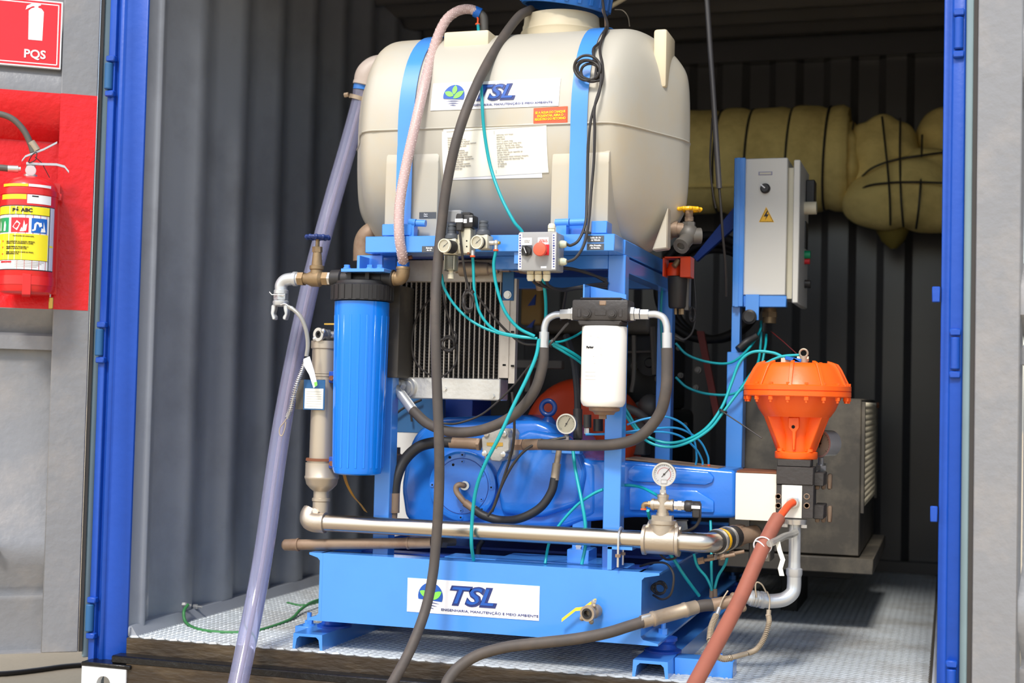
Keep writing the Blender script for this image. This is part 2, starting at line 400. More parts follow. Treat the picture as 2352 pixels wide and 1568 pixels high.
# corner castings, white with an oval hole
def casting(name, x0, x1):
    b = MB(); z0, z1, y0 = -.21, -.082, -.062; cx, cz = (x0+x1)/2, -.150; n = 24; F0 = []; I0 = []
    for i in range(n):
        a = 2*pi*i/n; c, s_ = cos(a), sin(a); k = 1/max(abs(c), abs(s_))
        F0.append((cx+c*k*(x1-x0)/2, cz+ (s_*k*(z1-cz) if s_ > 0 else s_*k*(cz-z0))))
        I0.append((cx+.026*(abs(c)**.8)*(1 if c > 0 else -1), cz+.042*(abs(s_)**.8)*(1 if s_ > 0 else -1)))
    A = b._v([(u, y0, v) for u, v in F0]); I = b._v([(u, y0, v) for u, v in I0]); J = b._v([(u, y0+.025, v) for u, v in I0]); B = b._v([(u, y0+.12, v) for u, v in F0])
    for i in range(n):
        j = (i+1) % n; b.face([A[i], A[j], I[j], I[i]]); b.face([I[i], I[j], J[j], J[i]]); b.face([A[i], B[i], B[j], A[j]])
    c = struct(name, b, white_cast)
    b = MB(); b.box(x0-.002, x1+.015, y0-.004, .0, -.083, -.070, .003); obj('casting_cap', b, sill_black, c)
    b = MB(); b.box(cx-.02, cx+.0, y0+.09, y0+.1, -.2, -.12); obj('inner_patch', b, green_leaf, c)
casting('trim_9', -.114, .037); casting('trim_10', W-.037, W+.114)

# ------------------------------------------------------------------ doors (inner faces seen)
def door(name, hx, hy, phi, side, width=1.16, red=None):
    hinge = V((hx, hy, 0)); e = V((-side*cos(phi), -sin(phi), 0)); n = V((side*sin(phi), -cos(phi), 0)); up = V((0, 0, 1))
    def Q(s, d, z): return hinge+e*s+n*d+up*z
    z0, z1, st, rec = -.057, 2.42, .108, -.052
    red_lo, red_hi = red if red else (9, 9)
    D1 = struct(name, MB().hexa([Q(.0, -.045, z0), Q(st, -.045, z0), Q(st, 0, z0), Q(0, 0, z0), Q(.0, -.045, z1), Q(st, -.045, z1), Q(st, 0, z1), Q(0, 0, z1)], .003), grey_door)
    # panel of horizontal ridges
    ridges = [(.085, .139, .21, .284, .363), (.67, .72, .79, .86, .915 if False else .915)]
    prof = [(z0, 0), (z0+.004, 0), (z0+.006, rec+.012), (.095, rec+.012), (.1, rec+.014), (.112, rec+.012), (.115, rec-.012), (.135, rec-.012), (.21, rec+.046), (.284, rec+.046), (.363, rec-.012), (.86, rec-.012), (.863, rec+.016), (.905, rec+.016), (.915, rec-.012), (.985, rec+.046)]
    for k in (1.02, ): prof += [(1.06, rec+.046), (1.135, rec-.012), (1.30, rec-.012), (1.37, rec-.012)]
    prof += [(1.51, rec-.012), (1.515, rec-.004), (1.58, rec+.046), (1.70, rec+.046), (1.775, rec-.012), (2.05, rec-.012), (2.12, rec+.046), (2.2, rec+.046), (2.26, rec-.012), (2.38, rec-.012), (2.40, 0), (z1, 0)]
    if red:
        out = []
        for (za, da), (zb, db) in zip(prof, prof[1:]):
            out.append((za, da))
            for r in sorted(red):
                if za < r < zb: out.append((r, da+(db-da)*(r-za)/(zb-za)))
        prof = out+[prof[-1]]
    b = MB()
    A = b._v([Q(st-.001, d, z) for z, d in prof]); B = b._v([Q(width, d, z) for z, d in prof]); A2 = b._v([Q(st-.001, d-.002, z) for z, d in prof]); B2 = b._v([Q(width, d-.002, z) for z, d in prof])
    for i in range(len(prof)-1):
        zm = (prof[i][0]+prof[i+1][0])/2; b.mi = 1 if red_lo < zm < red_hi else 0
        b.face([A[i], B[i], B[i+1], A[i+1]]); b.mi = 0; b.face([A2[i], A2[i+1], B2[i+1], B2[i]])
    obj('ridged_panel', b, [grey_door, red_door], D1)
    if red:
        b = MB(); b.hexa([Q(.006, .0, red_lo), Q(st+.0005, .0, red_lo), Q(st+.0005, .0012, red_lo), Q(.006, .0012, red_lo), Q(.0, .0, red_hi), Q(st+.0005, .0, red_hi), Q(st+.0005, .0012, red_hi), Q(.0, .0012, red_hi)])
        obj('red_paint_patch', b, red_door, D1)
    b = MB(); b.hexa([Q(width, -.045, z0), Q(width+.1, -.045, z0), Q(width+.1, 0, z0), Q(width, 0, z0), Q(width, -.045, z1), Q(width+.1, -.045, z1), Q(width+.1, 0, z1), Q(width, 0, z1)], .003)
    obj('outer_stile', b, grey_door, D1)
    b = MB(); b.hexa([Q(-.012, -.04, z0), Q(-.0015, -.04, z0), Q(-.0015, -.008, z0), Q(-.012, -.008, z0), Q(-.012, -.04, z1), Q(-.0015, -.04, z1), Q(-.0015, -.008, z1), Q(-.012, -.008, z1)])
    obj('dark_seal', b, gasket_dark, D1)
    b = MB(); b.hexa([Q(-.034, -.04, z0-.02), Q(-.012, -.04, z0-.02), Q(-.012, -.014, z0-.02), Q(-.034, -.02, z0-.02), Q(-.034, -.04, z1), Q(-.012, -.04, z1), Q(-.012, -.014, z1), Q(-.034, -.02, z1)], .004)
    obj('rubber_seal', b, gasket, D1)
    return D1, Q
PHI = radians(34)
door1, Q1 = door('door_1', -.171, 0, PHI, 1, red=(.987, 1.653))
door2, Q2 = door('door_2', 2.4225, -.055, radians(13), -1)
b = MB(); b.cyl(Q1(.262, -.02, .262), Q1(.246, .035, .262), .012); obj('handle_stub', b, brown_pipe, door1)
# bolts, vent scar and drain cable on the left wall
b = MB()
for px in ((420, 1388), (445, 1392)):
    p = PX(*px, .0); b.hexnut(p, p+V((.012, 0, 0)), .008); b.cyl(p, p+V((.03, 0, 0)), .004, n=8)
obj('wall_bolt', b, zinc, lw)
# ================================================================== SKID with welded tank frame
Ys = .015
def logo(parent, fn, w, h, with_ring=True):
    # emblem: blue disc with leaves over white waves, letters, motto (all flat print a hair above the sticker)
    R = h*.40; cx = -w*.5+w*.18; cy = .0
    def flat(pts, lift): return [V(fn(x, y, lift)) for x, y in pts]
    def poly(name, pts, m, lift):
        b = MB(); A = b._v(flat(pts, lift)); b.face(A); return obj(name, b, m, parent)
    arc = [(cx+R*cos(radians(a))*.98, cy+R*sin(radians(a))) for a in range(-22, 203, 9)]
    poly('emblem_disc', arc, logo_blue, .0012)
    def leaf(ax, ay, bx, by, wd):
        dx, dy = bx-ax, by-ay; out = []
        for i in range(9): t = i/8; k = wd*sin(pi*t)**.8; out.append((ax+dx*t-dy*k, ay+dy*t+dx*k))
        for i in range(7, 0, -1): t = i/8; k = -wd*sin(pi*t)**.8; out.append((ax+dx*t-dy*k, ay+dy*t+dx*k))
        return out
    for q in (leaf(cx-.0, cy+.08*R, cx+.08*R, cy+.95*R, .26), leaf(cx-.02*R, cy-.02*R, cx-.85*R, cy+.35*R, .25), leaf(cx-.02*R, cy-.25*R, cx+.88*R, cy+.38*R, .22)):
        poly('emblem_leaf', q, logo_green, .002)
    for k, (ww, yy) in enumerate(((.80, -.55), (.62, -.75), (.36, -.93))):
        top = [(cx+R*(-ww+2*ww*i/10), cy+R*(yy+.10*sin(i/10*pi*1.1)+.03*i/10)) for i in range(11)]
        bot = [(x, y-R*.075*sin(pi*i/10)) for i, (x, y) in enumerate(top)]
        poly('emblem_wave', top+bot[::-1][1:-1], logo_navy, .0012)
    text('letters', 'TSL', lambda x, y, z: fn(x-w*.5+w*.485, y+h*.035, z+.0006), h*.74, logo_navy, parent, shear=.28, bold=.006*h/.2+.0012, sx=1.30)
    text('letter_faces', 'TSL', lambda x, y, z: fn(x-w*.5+w*.483, y+h*.05, z+.0016), h*.69, logo_blue, parent, shear=.28, bold=.0006, sx=1.34)
    text('motto', 'ENGENHARIA, MANUTENÇÃO E MEIO AMBIENTE', lambda x, y, z: fn(x+w*.13, y-h*.375, z+.0006), h*.105, ink_blue, parent, sx=1.30)

sk_ = thing('equipment_skid', 'bright blue welded steel skid and tank stand with a white logo sticker on its front', 'machine frame', (1.1, .4, 0))
xl, xr, zt, zb = .62, 1.571, .286, .090
b = MB(); b.box(xl, xr, Ys, Ys+.010, zb, zt); b.box(xl, xr, Ys+.0101, Ys+.07, zt-.008, zt); b.box(xl, xr, Ys+.0101, Ys+.07, zb, zb+.008); obj('front_beam', b, blue, sk_)
for s, x, tip in ((-1, xl, .585), (1, xr, 1.620)):
    b = MB(); a = abs(tip-x); q = [(0, zb), (a, zb), (a, zb+.006), (.008, zb+.014), (.001, zb+.022), (.001, zt-.022), (.008, zt-.014), (a, zt-.006), (a, zt), (-.0, zt)]
    q = [(x-s*.008, zb)] + [(x+s*u, v) for u, v in q[1:-1]] + [(x-s*.008, zt)]
    b.prism([(u, Ys-.0005, v) for u, v in q], (0, 1.75, 0)); obj('side_channel', b, blue, sk_)
b = MB(); b.box(xl, xr, 1.72, 1.74, zb, zt); obj('rear_beam', b, blue, sk_)
for y in (.30, .62, 1.0, 1.4):
    b = MB(); b.box(xl, xr, y, y+.06, zb+.04, zt-.02); obj('cross_member', b, blue_dark, sk_)
b = MB(); b.box(xl+.01, xr-.01, .5, 1.72, zt-.018, zt-.010); obj('deck_plate', b, blue_dark, sk_)
b = MB(); b.box(1.12, 1.44, .12, .30, zt-.02, zt+.0, .002); b.box(.95, 1.5, .16, .26, zt-.022, zt-.006, .002); obj('pump_shelf', b, blue, sk_)
# feet channels, clamps, rubber mounts
def foot(x0, x1):
    b = MB(); z = .05; t = .008
    q = [(x0, 0), (x0+t*.9, 0), (x0+t*1.6, z-t*1.9), (x0+t*2.6, z-t), (x1-t*2.6, z-t), (x1-t*1.6, z-t*1.9), (x1-t*.9, 0), (x1, 0), (x1-.002, z), (x0+.002, z)]
    b.prism([(u, .012, v) for u, v in q], (0, 1.7, 0)); obj('foot_channel', b, blue, sk_)
foot(.541, .636); foot(1.551, 1.650)
for x0, x1, y in ((.486, .541, .14), (1.650, 1.81, .10)):
    b = MB(); b.box(x0, x1, y, y+.075, .0, .048, .002); obj('floor_clamp', b, blue, sk_)
    xm = x0+.03 if x0 < 1 else x1-.045
    b = MB(); b.hexnut((xm, y+.035, .048), (xm, y+.035, .062), .013); b.cyl((xm, y+.035, .06), (xm, y+.035, .085), .007, n=10); b.cyl((xm, y+.035, .0475), (xm, y+.035, .052), .018); obj('clamp_bolt', b, blue, sk_)
for x in (.602, 1.604):
    for y in (.17, 1.5):
        b = MB(); b.lathe((x, y, .05), (0, 0, 1), [(0, .052), (.006, .052), (.010, .040), (.024, .034), (.030, .036), (.032, .040), (.0405, .040)], 22); obj('rubber_mount', b, blue_post, sk_)
        b = MB(); b.hexnut((x, y, zb+.008), (x, y, zb+.024), .014); b.cyl((x, y, zb+.02), (x, y, zb+.045), .007, n=10); obj('mount_bolt', b, blue, sk_)
# posts and tank stand
for x0, x1 in ((.753, .803), (1.443, 1.493)):
    for y in (.085, .80):
        b = MB(); b.box(x0, x1, y, y+.05, zt-.01, 1.157, .002); obj('post', b, blue, sk_)
b = MB(); b.box(.753, 1.487, -.030, .086, 1.156, 1.203, .002); obj('front_rail', b, blue, sk_)
b = MB(); b.box(P(1133, 595, .0865).x, 1.443, .0865, .135, 1.118, 1.156, .001); obj('inner_rail', b, blue, sk_)
b = MB(); b.box(.753, 1.493, .80, .85, 1.12, 1.2, .002); obj('rear_rail', b, blue, sk_)
for x0, x1 in ((.755, .800), (1.446, 1.491)):
    b = MB(); b.box(x0, x1, .0865, .80, 1.1575, 1.2, .002); b.box(x0, x1, .135, .80, 1.11, 1.15, .001); obj('side_rail', b, blue, sk_)
b = MB(); b.box(.80, 1.446, .0865, .80, 1.157, 1.168); obj('tank_shelf', b, blue_dark, sk_)
# tank stop lugs and strap hinge bars
for x0, x1, y0, y1 in ((877, 945, 514, 541), (1358, 1394, 507, 536)):
    b = MB(); b.fbox(x0, y0, x1, y1, -.012, .05, .002); obj('stop_lug', b, blue, sk_)
for a, c in (((940, 511), (978, 513)), ((1276, 512), (1352, 509))):
    b = MB(); p, q = P(*a, -.002), P(*c, -.002); L = (q-p); b.cyl(p, p+L*.42, .0115); b.cyl(p+L*.45, q, .010); b.box(p.x+.004, p.x+L.x*.35, -.01, .02, 1.2, p.z); obj('hinge_bar', b, blue, sk_)
# plates with dark labels
def dark_plate(x0, y0, x1, y1, Y, lines, parent=sk_):
    b = MB(); b.fbox(x0, y0, x1, y1, Y-.0015, Y); o = obj('name_plate', b, dark_grey_plastic, parent)
    xm = (x0+x1)/2; c = P(xm, (y0+y1)/2, Y-.0016); h = S(y1-y0, c)
    text('plate_lettering', lines, plane_fn(c, (1, 0, 0), (0, 0, 1), FRONT), h*.36, white_ink, o, bold=.0002)
dark_plate(1349, 541, 1387, 556, -.030, 'Saída do Ar\nda Válvula'); dark_plate(1348, 559, 1387, 574, -.030, 'Alta Pressão\nda Bomba'); dark_plate(969, 565, 1003, 579, -.030, 'Entrada\nde Ar')
# pipe clamp bracket, filter brackets, radiator hanger
b = MB(); b.fbox(1395, 1255, 1405, 1308, Ys-.001, .085); b.fbox(1395, 1255, 1452, 1262, Ys-.001, .085); obj('pipe_bracket', b, blue, sk_)
b = MB(); p0, p1, p2, p3 = P(1356, 657, .03), P(1356, 691, .03), P(1438, 696, .03), P(1438, 676, .03)
b.prism([p0, p1, p2, p3], (0, .008, 0), .001); b.box(p0.x, p2.x+.006, -.035, .086, p1.z-.006, p1.z, .001); b.box(p0.x-.004, p0.x, -.035, .04, p1.z, p0.z); obj('filter_bracket', b, blue, sk_)
b = MB(); b.fbox(783, 616, 882, 624, -.07, .086, .001); b.fbox(820, 586, 878, 618, .02, .03, .001); b.fbox(820, 587, 826, 617, -.05, .03); obj('filter_bracket', b, blue, sk_)
b = MB()
for px in (797, 850, 873):
    p = P(px, 616, -.04); b.hexnut(p, p+V((0, 0, .010)), .0085); b.cyl(p-V((0, 0, .001)), p+V((0, 0, .002)), .011)
obj('bracket_bolt', b, blue, sk_)
b = MB(); b.fbox(1154, 604, 1180, 690, .166, .172, .001); obj('radiator_hanger', b, teal_panel, sk_)
b = MB(); p = P(1166, 677, .166); b.hexnut(p, p-V((0, .007, 0)), .009); b.cyl(p, p-V((0, .002, 0)), .012); obj('hanger_bolt', b, zinc, sk_)
b = MB(); b.fbox(1181, 575, 1196, 605, -.02, .02); obj('box_bracket', b, blue, sk_)
# logo sticker on the front beam
b = MB(); b.fbox(937, 1336, 1240, 1413, Ys-.0012, Ys-.0002); stk = None
c0, c1, c2, c3 = P(937, 1326, Ys), P(1240, 1346, Ys), P(1240, 1425, Ys), P(937, 1404, Ys)
b.bm.free(); b = MB(); zc = (c0.z+c3.z+c1.z+c2.z)/4; hh = ((c0.z-c3.z)+(c1.z-c2.z))/2
b.box(c0.x, c1.x, Ys-.0015, Ys-.0002, zc-hh/2, zc+hh/2); stk = obj('logo_sticker', b, paper, sk_, 'white sticker with blue and green emblem on the front beam')
logo(stk, plane_fn(((c0.x+c1.x)/2, Ys-.0015, zc), (1, 0, 0), (0, 0, 1), FRONT), c1.x-c0.x, hh)

# ================================================================== WATER TANK
TC, TA, TB = V((0, .385, 1.522)), .352, .338
def sfac(x):
    K = [(.545, .0), (.562, .15), (.59, .30), (.632, .54), (.668, .79), (.695, .93), (.715, .98), (.74, 1), (1.43, 1), (1.452, .98), (1.474, .93), (1.503, .79), (1.542, .54), (1.582, .30), (1.604, .15), (1.615, 0)]
    for (a, u), (c, v) in zip(K, K[1:]):
        if a <= x <= c: return u+(v-u)*(x-a)/(c-a)
    return 0
def tsurf(x, th, off=0):   # th measured from the front (-Y) over the top
    s = sfac(x); c, sn = cos(th), sin(th); e = 2/2.25
    return V((x, TC.y-(TA*s+off)*math.copysign(abs(c)**e, c), TC.z+(TB*(s**.27 if s > 0 else 0)+off)*math.copysign(abs(sn)**e, sn)))
def front_y(z, off=0):
    k = min(1, abs((z-TC.z)/TB)); return TC.y-(TA)*(1-k**2.25)**(1/2.25)-off
tk = thing('water_tank', 'cream plastic horizontal water tank strapped on the blue stand', 'water tank', (1.08, .385, 1.17))
b = MB(); xs = [.545, .548, .556, .565, .575, .592, .61, .632, .655, .675, .70, .72, .74, .9, 1.08, 1.26, 1.43, 1.447, 1.465, 1.487, 1.51, 1.532, 1.555, 1.572, 1.59, 1.598, 1.605, 1.612, 1.615]
n = 56; rings = []
for x in xs:
    if sfac(x) < 1e-4: rings.append([b.bm.verts.new((x, TC.y, TC.z))])
    else: rings.append(b._v([tsurf(x, 2*pi*i/n) for i in range(n)]))
for A, B in zip(rings, rings[1:]):
    for i in range(n):
        j = (i+1) % n
        if len(A) == 1: b.face([A[0], B[j], B[i]])
        elif len(B) == 1: b.face([A[i], A[j], B[0]])
        else: b.face([A[i], A[j], B[j], B[i]])
body = obj('tank_body', b, tank_mat, tk)
sm = body.modifiers.new('smooth', 'SUBSURF'); sm.levels = 1; sm.render_levels = 1
body.data.polygons.foreach_set('use_smooth', [True]*len(body.data.polygons))
b = MB(); line = [tsurf(x, 0, .001) for x in xs[1:-1]] + [tsurf(x, pi, .001) for x in xs[1:-1]][::-1]
b.tube(line, .0028, 6, closed=True); obj('mould_seam', b, tank_mat, tk)
def pad(x0, x1, zt_, y0=.034):
    b = MB(); zb_ = 1.172; A = []
    prof_ = [(y0, zb_), (y0, zt_-.05), (y0+.006, zt_-.02), (y0+.03, zt_), (.36, zt_), (.36, zb_)]
    b.prism([(x0, y, z) for y, z in prof_], (x1-x0, 0, 0), .006, 2); obj('foot_pad', b, tank_mat, tk)
def X_(px, py, Y=.034): return P(px, py, Y).x
pad(X_(884, 430), X_(1006, 430), 1.475); pad(X_(1265, 430), X_(1398, 430), 1.46)
b = MB(); q0 = P(1497, 575, .25); b.prism([q0, P(1533, 570, .25), P(1534, 475, .25)], (0, .05, 0), .004); obj('foot_pad', b, tank_mat, tk)
for x0, y0, x1, y1, Y, dpt in ((1018, 70, 1122, 126, .15, .2), (900, 104, 950, 130, .40, .1), (1500, 66, 1531, 200, .24, .13)):
    b = MB(); b.fbox(x0, y0, x1, y1, Y, Y+dpt, .008, 2); obj('moulded_lug', b, tank_neck, tk)
# straps
def strap(x, hw):
    b = MB(); pts = [V((x, .029, 1.205)), V((x, .029, 1.45))] + [tsurf(x, radians(a), .0025) for a in range(-6, 181, 6)] + [V((x, .742, 1.45)), V((x, .742, 1.22))]
    tv = [V((0, -.003, 0))]*2 + [(p-TC).normalized()*.003 for p in [V((0, q.y, q.z)) for q in pts[2:-2]]] + [V((0, .003, 0))]*2
    b.strip(pts, (hw, 0, 0), tv); obj('strap', b, blue, tk)
strap(.845, .024); strap(1.364, .024)
# neck, tilted lid
nc = P(1290, 60, .42); b = MB()
b.lathe((nc.x, .42, 1.80), (0, 0, 1), [(0, .126), (.07, .124), (.078, .127), (.086, .121), (.098, .121), (.103, .118), (.128, .116), (.128, .104), (.06, .1)], 40); obj('filler_neck', b, tank_neck, tk)
lid_o = V((nc.x+.012, .41, 1.955)); ax = V((.17, -.10, 1)).normalized()
b = MB(); b.lathe(lid_o, ax, [(.03, .120), (0, .124), (0, .135), (.008, .138), (.05, .138), (.06, .130), (.066, .118), (.066, 0)], 44); lid = obj('screw_lid', b, blue_cap, tk)
u, v = b.frame(ax) if False else MB().frame(ax)
for i in range(22):
    a = 2*pi*i/22; d = u*cos(a)+v*sin(a); b = MB(); b.obox(lid_o+ax*.031+d*.1395, d*.004, ax.cross(d)*.006, ax*.024, .001); obj('grip_rib', b, blue_cap, lid)
b = MB(); p = P(1437, 72, .45); b.lathe(p-V((0, 0, .03)), (0, 0, 1), [(0, .013), (.022, .013), (.03, .009), (.034, 0)], 14); obj('vent_cap', b, tank_neck, tk)
# stickers on the curved front
def bent(xc, zc, rot=0):
    cr, sr = cos(rot), sin(rot)
    def fn(x, y, z):
        X, Z = xc+x*cr-y*sr, zc+x*sr+y*cr
        # travel along the curve from mid height so the sticker keeps its height
        th = math.asin(max(-1, min(1, (Z-TC.z)/TB))); yy = front_y(Z); nrm = V((0, (yy-TC.y)/TA**2, (Z-TC.z)/TB**2)).normalized()
        return V((X, yy, Z))+nrm*(z+.0012)
    return fn
def sheet(name, fn, w_, h_, m, label, lift=0, parent=tk, rnd=0):
    b = MB(); N, Mx = 8, 6; G = [[None]*(Mx+1) for _ in range(N+1)]
    for i in range(N+1):
        for j in range(Mx+1): G[i][j] = b.bm.verts.new(fn(-w_/2+w_*j/Mx, -h_/2+h_*i/N, lift))
    for i in range(N):
        for j in range(Mx): b.face([G[i][j], G[i][j+1], G[i+1][j+1], G[i+1][j]])
    r_ = bmesh.ops.extrude_face_region(b.bm, geom=b.bm.faces[:])
    for v in r_['geom']:
        if isinstance(v, bmesh.types.BMVert): v.co += V((0, .0008, 0))
    return obj(name, b, m, parent, label)
a0, a1, a2, a3 = P(1002, 193, .05), P(1291, 179, .06), P(1284, 243, .045), P(984, 258, .045)
cx = (a0.x+a1.x+a2.x+a3.x)/4; cz = (a0.z+a1.z+a2.z+a3.z)/4; w_ = (a1.x-a0.x+a2.x-a3.x)/2; h_ = (a0.z-a3.z+a1.z-a2.z)/2
f = bent(cx, cz, .0); s1 = sheet('logo_sticker', f, w_, h_, paper, 'white sticker with blue and green emblem across the tank front'); logo(s1, lambda x, y, z: f(x, y, z+.001), w_, h_)
a0, a2 = P(1228, 249, .042), P(1305, 286, .042); fr = bent((a0.x+a2.x)/2, (a0.z+a2.z)/2, .02); wr, hr = a2.x-a0.x, a0.z-a2.z
s2 = sheet('warning_label', fr, wr, hr, orange_clip, 'small red warning label with yellow lettering')
o = sheet('label_field', fr, wr*.94, hr*.86, red_label, 'red field', .0012, s2)
text('label_lettering', 'SE A ÁGUA DO TANQUE\nESQUENTAR, ABRA O\nREGISTRO DO RETORNO', lambda x, y, z: fr(x, y, z+.0016), hr*.19, yellow_ink, s2, bold=.0002, sx=.84)
a0, a2 = P(1022, 304, .04), P(1256, 398, .04); fp = bent((a0.x+a2.x)/2, (a0.z+a2.z)/2+.006, .03); wp, hp = a2.x-a0.x, a0.z-a2.z+.012
s3 = sheet('data_sheet', fp, wp, hp, paper_warm, 'cream printed data sheet stuck below the tank logo')
s3b = sheet('under_sheet', bent((a0.x+a2.x)/2-.012, (a0.z+a2.z)/2-.004, .0), wp*.96, hp*.98, paper, 'second sheet beneath', -.0008, s3)
random.seed(3)
def rline(n): return ' '.join(''.join(random.choice('aeiorsntlmdcpu') for _ in range(random.randint(2, 8))) for _ in range(n))
for sx_, al in ((-wp*.46, 'LEFT'), (wp*.02, 'LEFT')):
    body_ = '\n'.join(rline(random.choice((2, 3, 5, 5))) for _ in range(15))
    t = text('fine_print', body_, lambda x, y, z: fp(x+sx_, y, z+.001), .0062, ink_grey, s3, align='LEFT', sx=.9)
b = MB()
for sx_ in (0,): b.prism([fp(-wp*.47, hp*.45, .0014), fp(wp*.47, hp*.45, .0014), fp(wp*.47, hp*.44, .0014), fp(-wp*.47, hp*.44, .0014)], (0, .0004, 0)); b.prism([fp(-wp*.005, hp*.4, .0014), fp(wp*.0, hp*.4, .0014), fp(wp*.0, -hp*.45, .0014), fp(-wp*.005, -hp*.45, .0014)], (0, .0004, 0))
obj('ruled_line', b, ink_grey, s3)
c = P(982, 494, .034); b = MB(); b.fbox(963, 487, 1001, 501, .0322, .0338); np_ = obj('name_plate', b, dark_grey_plastic, tk)
text('plate_lettering', 'Água\nSaída', plane_fn(P(978, 494, .0321), (1, 0, 0), (0, 0, 1), FRONT), .006, white_ink, np_)
# ================================================================== GENERIC FITTINGS
def gauge(px, py, Y, dpx, root, tilt=(0, -1, 0), face=paper, case=zinc, depth=.022, needle=40, ticks=True, name='gauge', rim=None):
    """pressure gauge: case, rim, dial (ticks, needle), glass"""
    c = P(px, py, Y); R = S(dpx/2, c); d = V(tilt).normalized()
    b = MB(); b.lathe(c-d*depth, d, [(0, R*.86), (.003, R*.95), (depth-.002, R*.97), (depth-.002, 0)], 32); cs = obj(name+'_case', b, case, root)
    b = MB(); b.ring(c-d*.004, d, R, R*.87, .008, 36); obj('rim', b, rim or case, cs)
    b = MB(); b.cyl(c-d*.0016, c-d*.0010, R*.88, n=32); di = obj('dial', b, face, root)
    ex = d.cross(V((0, 0, 1))).normalized()*-1; ez = ex.cross(d)*-1
    if ex.x < 0: ex = -ex
    ez = V((0, 0, 1))-d*d.z; ez.normalize()
    if ticks:
        b = MB()
        for k in range(21):
            a = radians(225-270*k/20); u = ex*cos(a)+ez*sin(a); ln = .12 if k % 5 == 0 else .06
            b.obox(c-d*.0006+u*R*(.80-ln/2), u*R*ln/2, ex.cross(d)*0+d*.0003, u.cross(d)*R*.012)
        obj('tick_marks', b, ink_black, di)
    a = radians(needle); u = ex*cos(a)+ez*sin(a); b = MB()
    b.obox(c-d*.0002+u*R*.18, u*R*.5, d*.0004, u.cross(d)*R*.03); b.cyl(c-d*.0004, c+d*.0012, R*.09, n=10); obj('needle', b, ink_black, di)
    b = MB(); b.cyl(c+d*.0020, c+d*.0028, R*.87, n=28); obj('glass', b, glass, root)
    return c, R, d, ex, ez
def hose_part(name, pts, r, m, root, k=7, n=12, closed=False): b = MB(); b.tube(smooth(pts, k, closed), r, n, closed); return obj(name, b, m, root)
def nut(name, a, b_, r, m, root): b = MB(); b.hexnut(a, b_, r); return obj(name, b, m, root)
def pipe(name, a, b_, r, m, root, n=20): b = MB(); b.cyl(a, b_, r, n=n); return obj(name, b, m, root)

# ================================================================== BLUE WATER FILTER, GATE VALVE, CLAW COUPLING, WHIP CABLE
Yf = 0.0
t = thing('water_filter', 'tall bright blue cartridge filter with black head on left post', 'water filter', P(823, 1088, Yf))
c = P(831, 690, Yf); cb = P(822, 1088, Yf); xx = (c.x+cb.x)/2; zt_, zb_ = P(831, 694, Yf).z, P(823, 1089, Yf).z; rT = S(63, c); rB = S(57, c)
b = MB(); h = zt_-zb_; b.lathe((xx, Yf, zb_), (0, 0, 1), [(0, 0), (0, rB-.012), (.004, rB-.004), (.014, rB), (h-.03, rT), (h, rT)], 48); bowl = obj('filter_bowl', b, blue_plastic, t)
for i in range(20):
    a = 2*pi*i/20; d = V((cos(a), sin(a), 0)); b = MB(); rr = rB-.0005
    b.obox(V((xx, Yf, zb_+h*.48))+d*((rB+rT)/2-.0012), d*.002, d.cross(V((0, 0, 1)))*.0035, V((0, 0, h*.44))+d*((rT-rB)*.44), .0008); obj('bowl_rib', b, blue_plastic, bowl)
z1, z2 = P(831, 692, Yf).z, P(831, 655, Yf).z
b = MB(); R = S(71, c); b.lathe((xx, Yf, z1), (0, 0, 1), [(0, R-.006), (0, R), (z2-z1-.004, R), (z2-z1, R-.005), (z2-z1+.002, R-.012), (z2-z1+.002, 0)], 40)
for i in range(24):
    a = 2*pi*i/24; d = V((cos(a), sin(a), 0)); b.obox(V((xx, Yf, (z1+z2)/2))+d*R, d*.002, d.cross(V((0, 0, 1)))*.006, V((0, 0, (z2-z1)*.44)))
obj('collar', b, black_plastic, t)
b = MB(); b.lathe((xx, Yf, z2), (0, 0, 1), [(0, R*.86), (.010, R*.84), (.014, R*.6), (.014, 0)], 32)
pz = P(831, 640, Yf).z; p0, p1 = P(763, 642, Yf), P(905, 641, Yf)
b.lathe((p0.x, Yf, pz), (1, 0, 0), [(0, .026), (.03, .027), (.034, .022), (p1.x-p0.x-.034, .022), (p1.x-p0.x-.03, .027), (p1.x-p0.x, .026)], 24)
for q in (-.028, .028):
    for yy in (-.03, .03): b.box(xx+q-.006, xx+q+.006, Yf+yy-.006, Yf+yy+.006, z2, P(831, 623, Yf).z-.001)
b.box(xx-.045, xx+.045, Yf-.03, Yf+.03, P(831, 630, Yf).z, P(831, 625, Yf).z-.0005, .002)
obj('filter_head', b, black_plastic, t)
# brass elbow to the braided hose
t2 = thing('brass_elbow', 'weathered brass elbow on the right port of the blue filter', 'pipe fitting', P(918, 650, Yf))
e0 = V((p1.x, Yf, pz)); b = MB(); b.tube(smooth([e0+V((-.004, 0, 0)), e0+V((.016, 0, 0)), e0+V((.026, -.002, .008)), e0+V((.0285, -.003, .022)), e0+V((.0285, -.003, .028))], 5), .0195, 18); obj('elbow_body', b, brass, t2)
b = MB(); b.lathe(e0+V((.0285, -.003, .026)), (0, 0, 1), [(0, .0205), (.004, .021), (.008, .0195), (.008, 0)], 18); b.lathe(e0, (1, 0, 0), [(0, .0205), (.006, .0205), (.006, .018)], 18); obj('rolled_rim', b, brass, t2)
el_top = e0+V((.0285, -.003, .034))
b = MB(); b.hexnut(el_top, el_top+V((0, 0, .014)), .018); obj('blue_nut', b, blue_ink, t2, 'blue hexagonal hose nut')
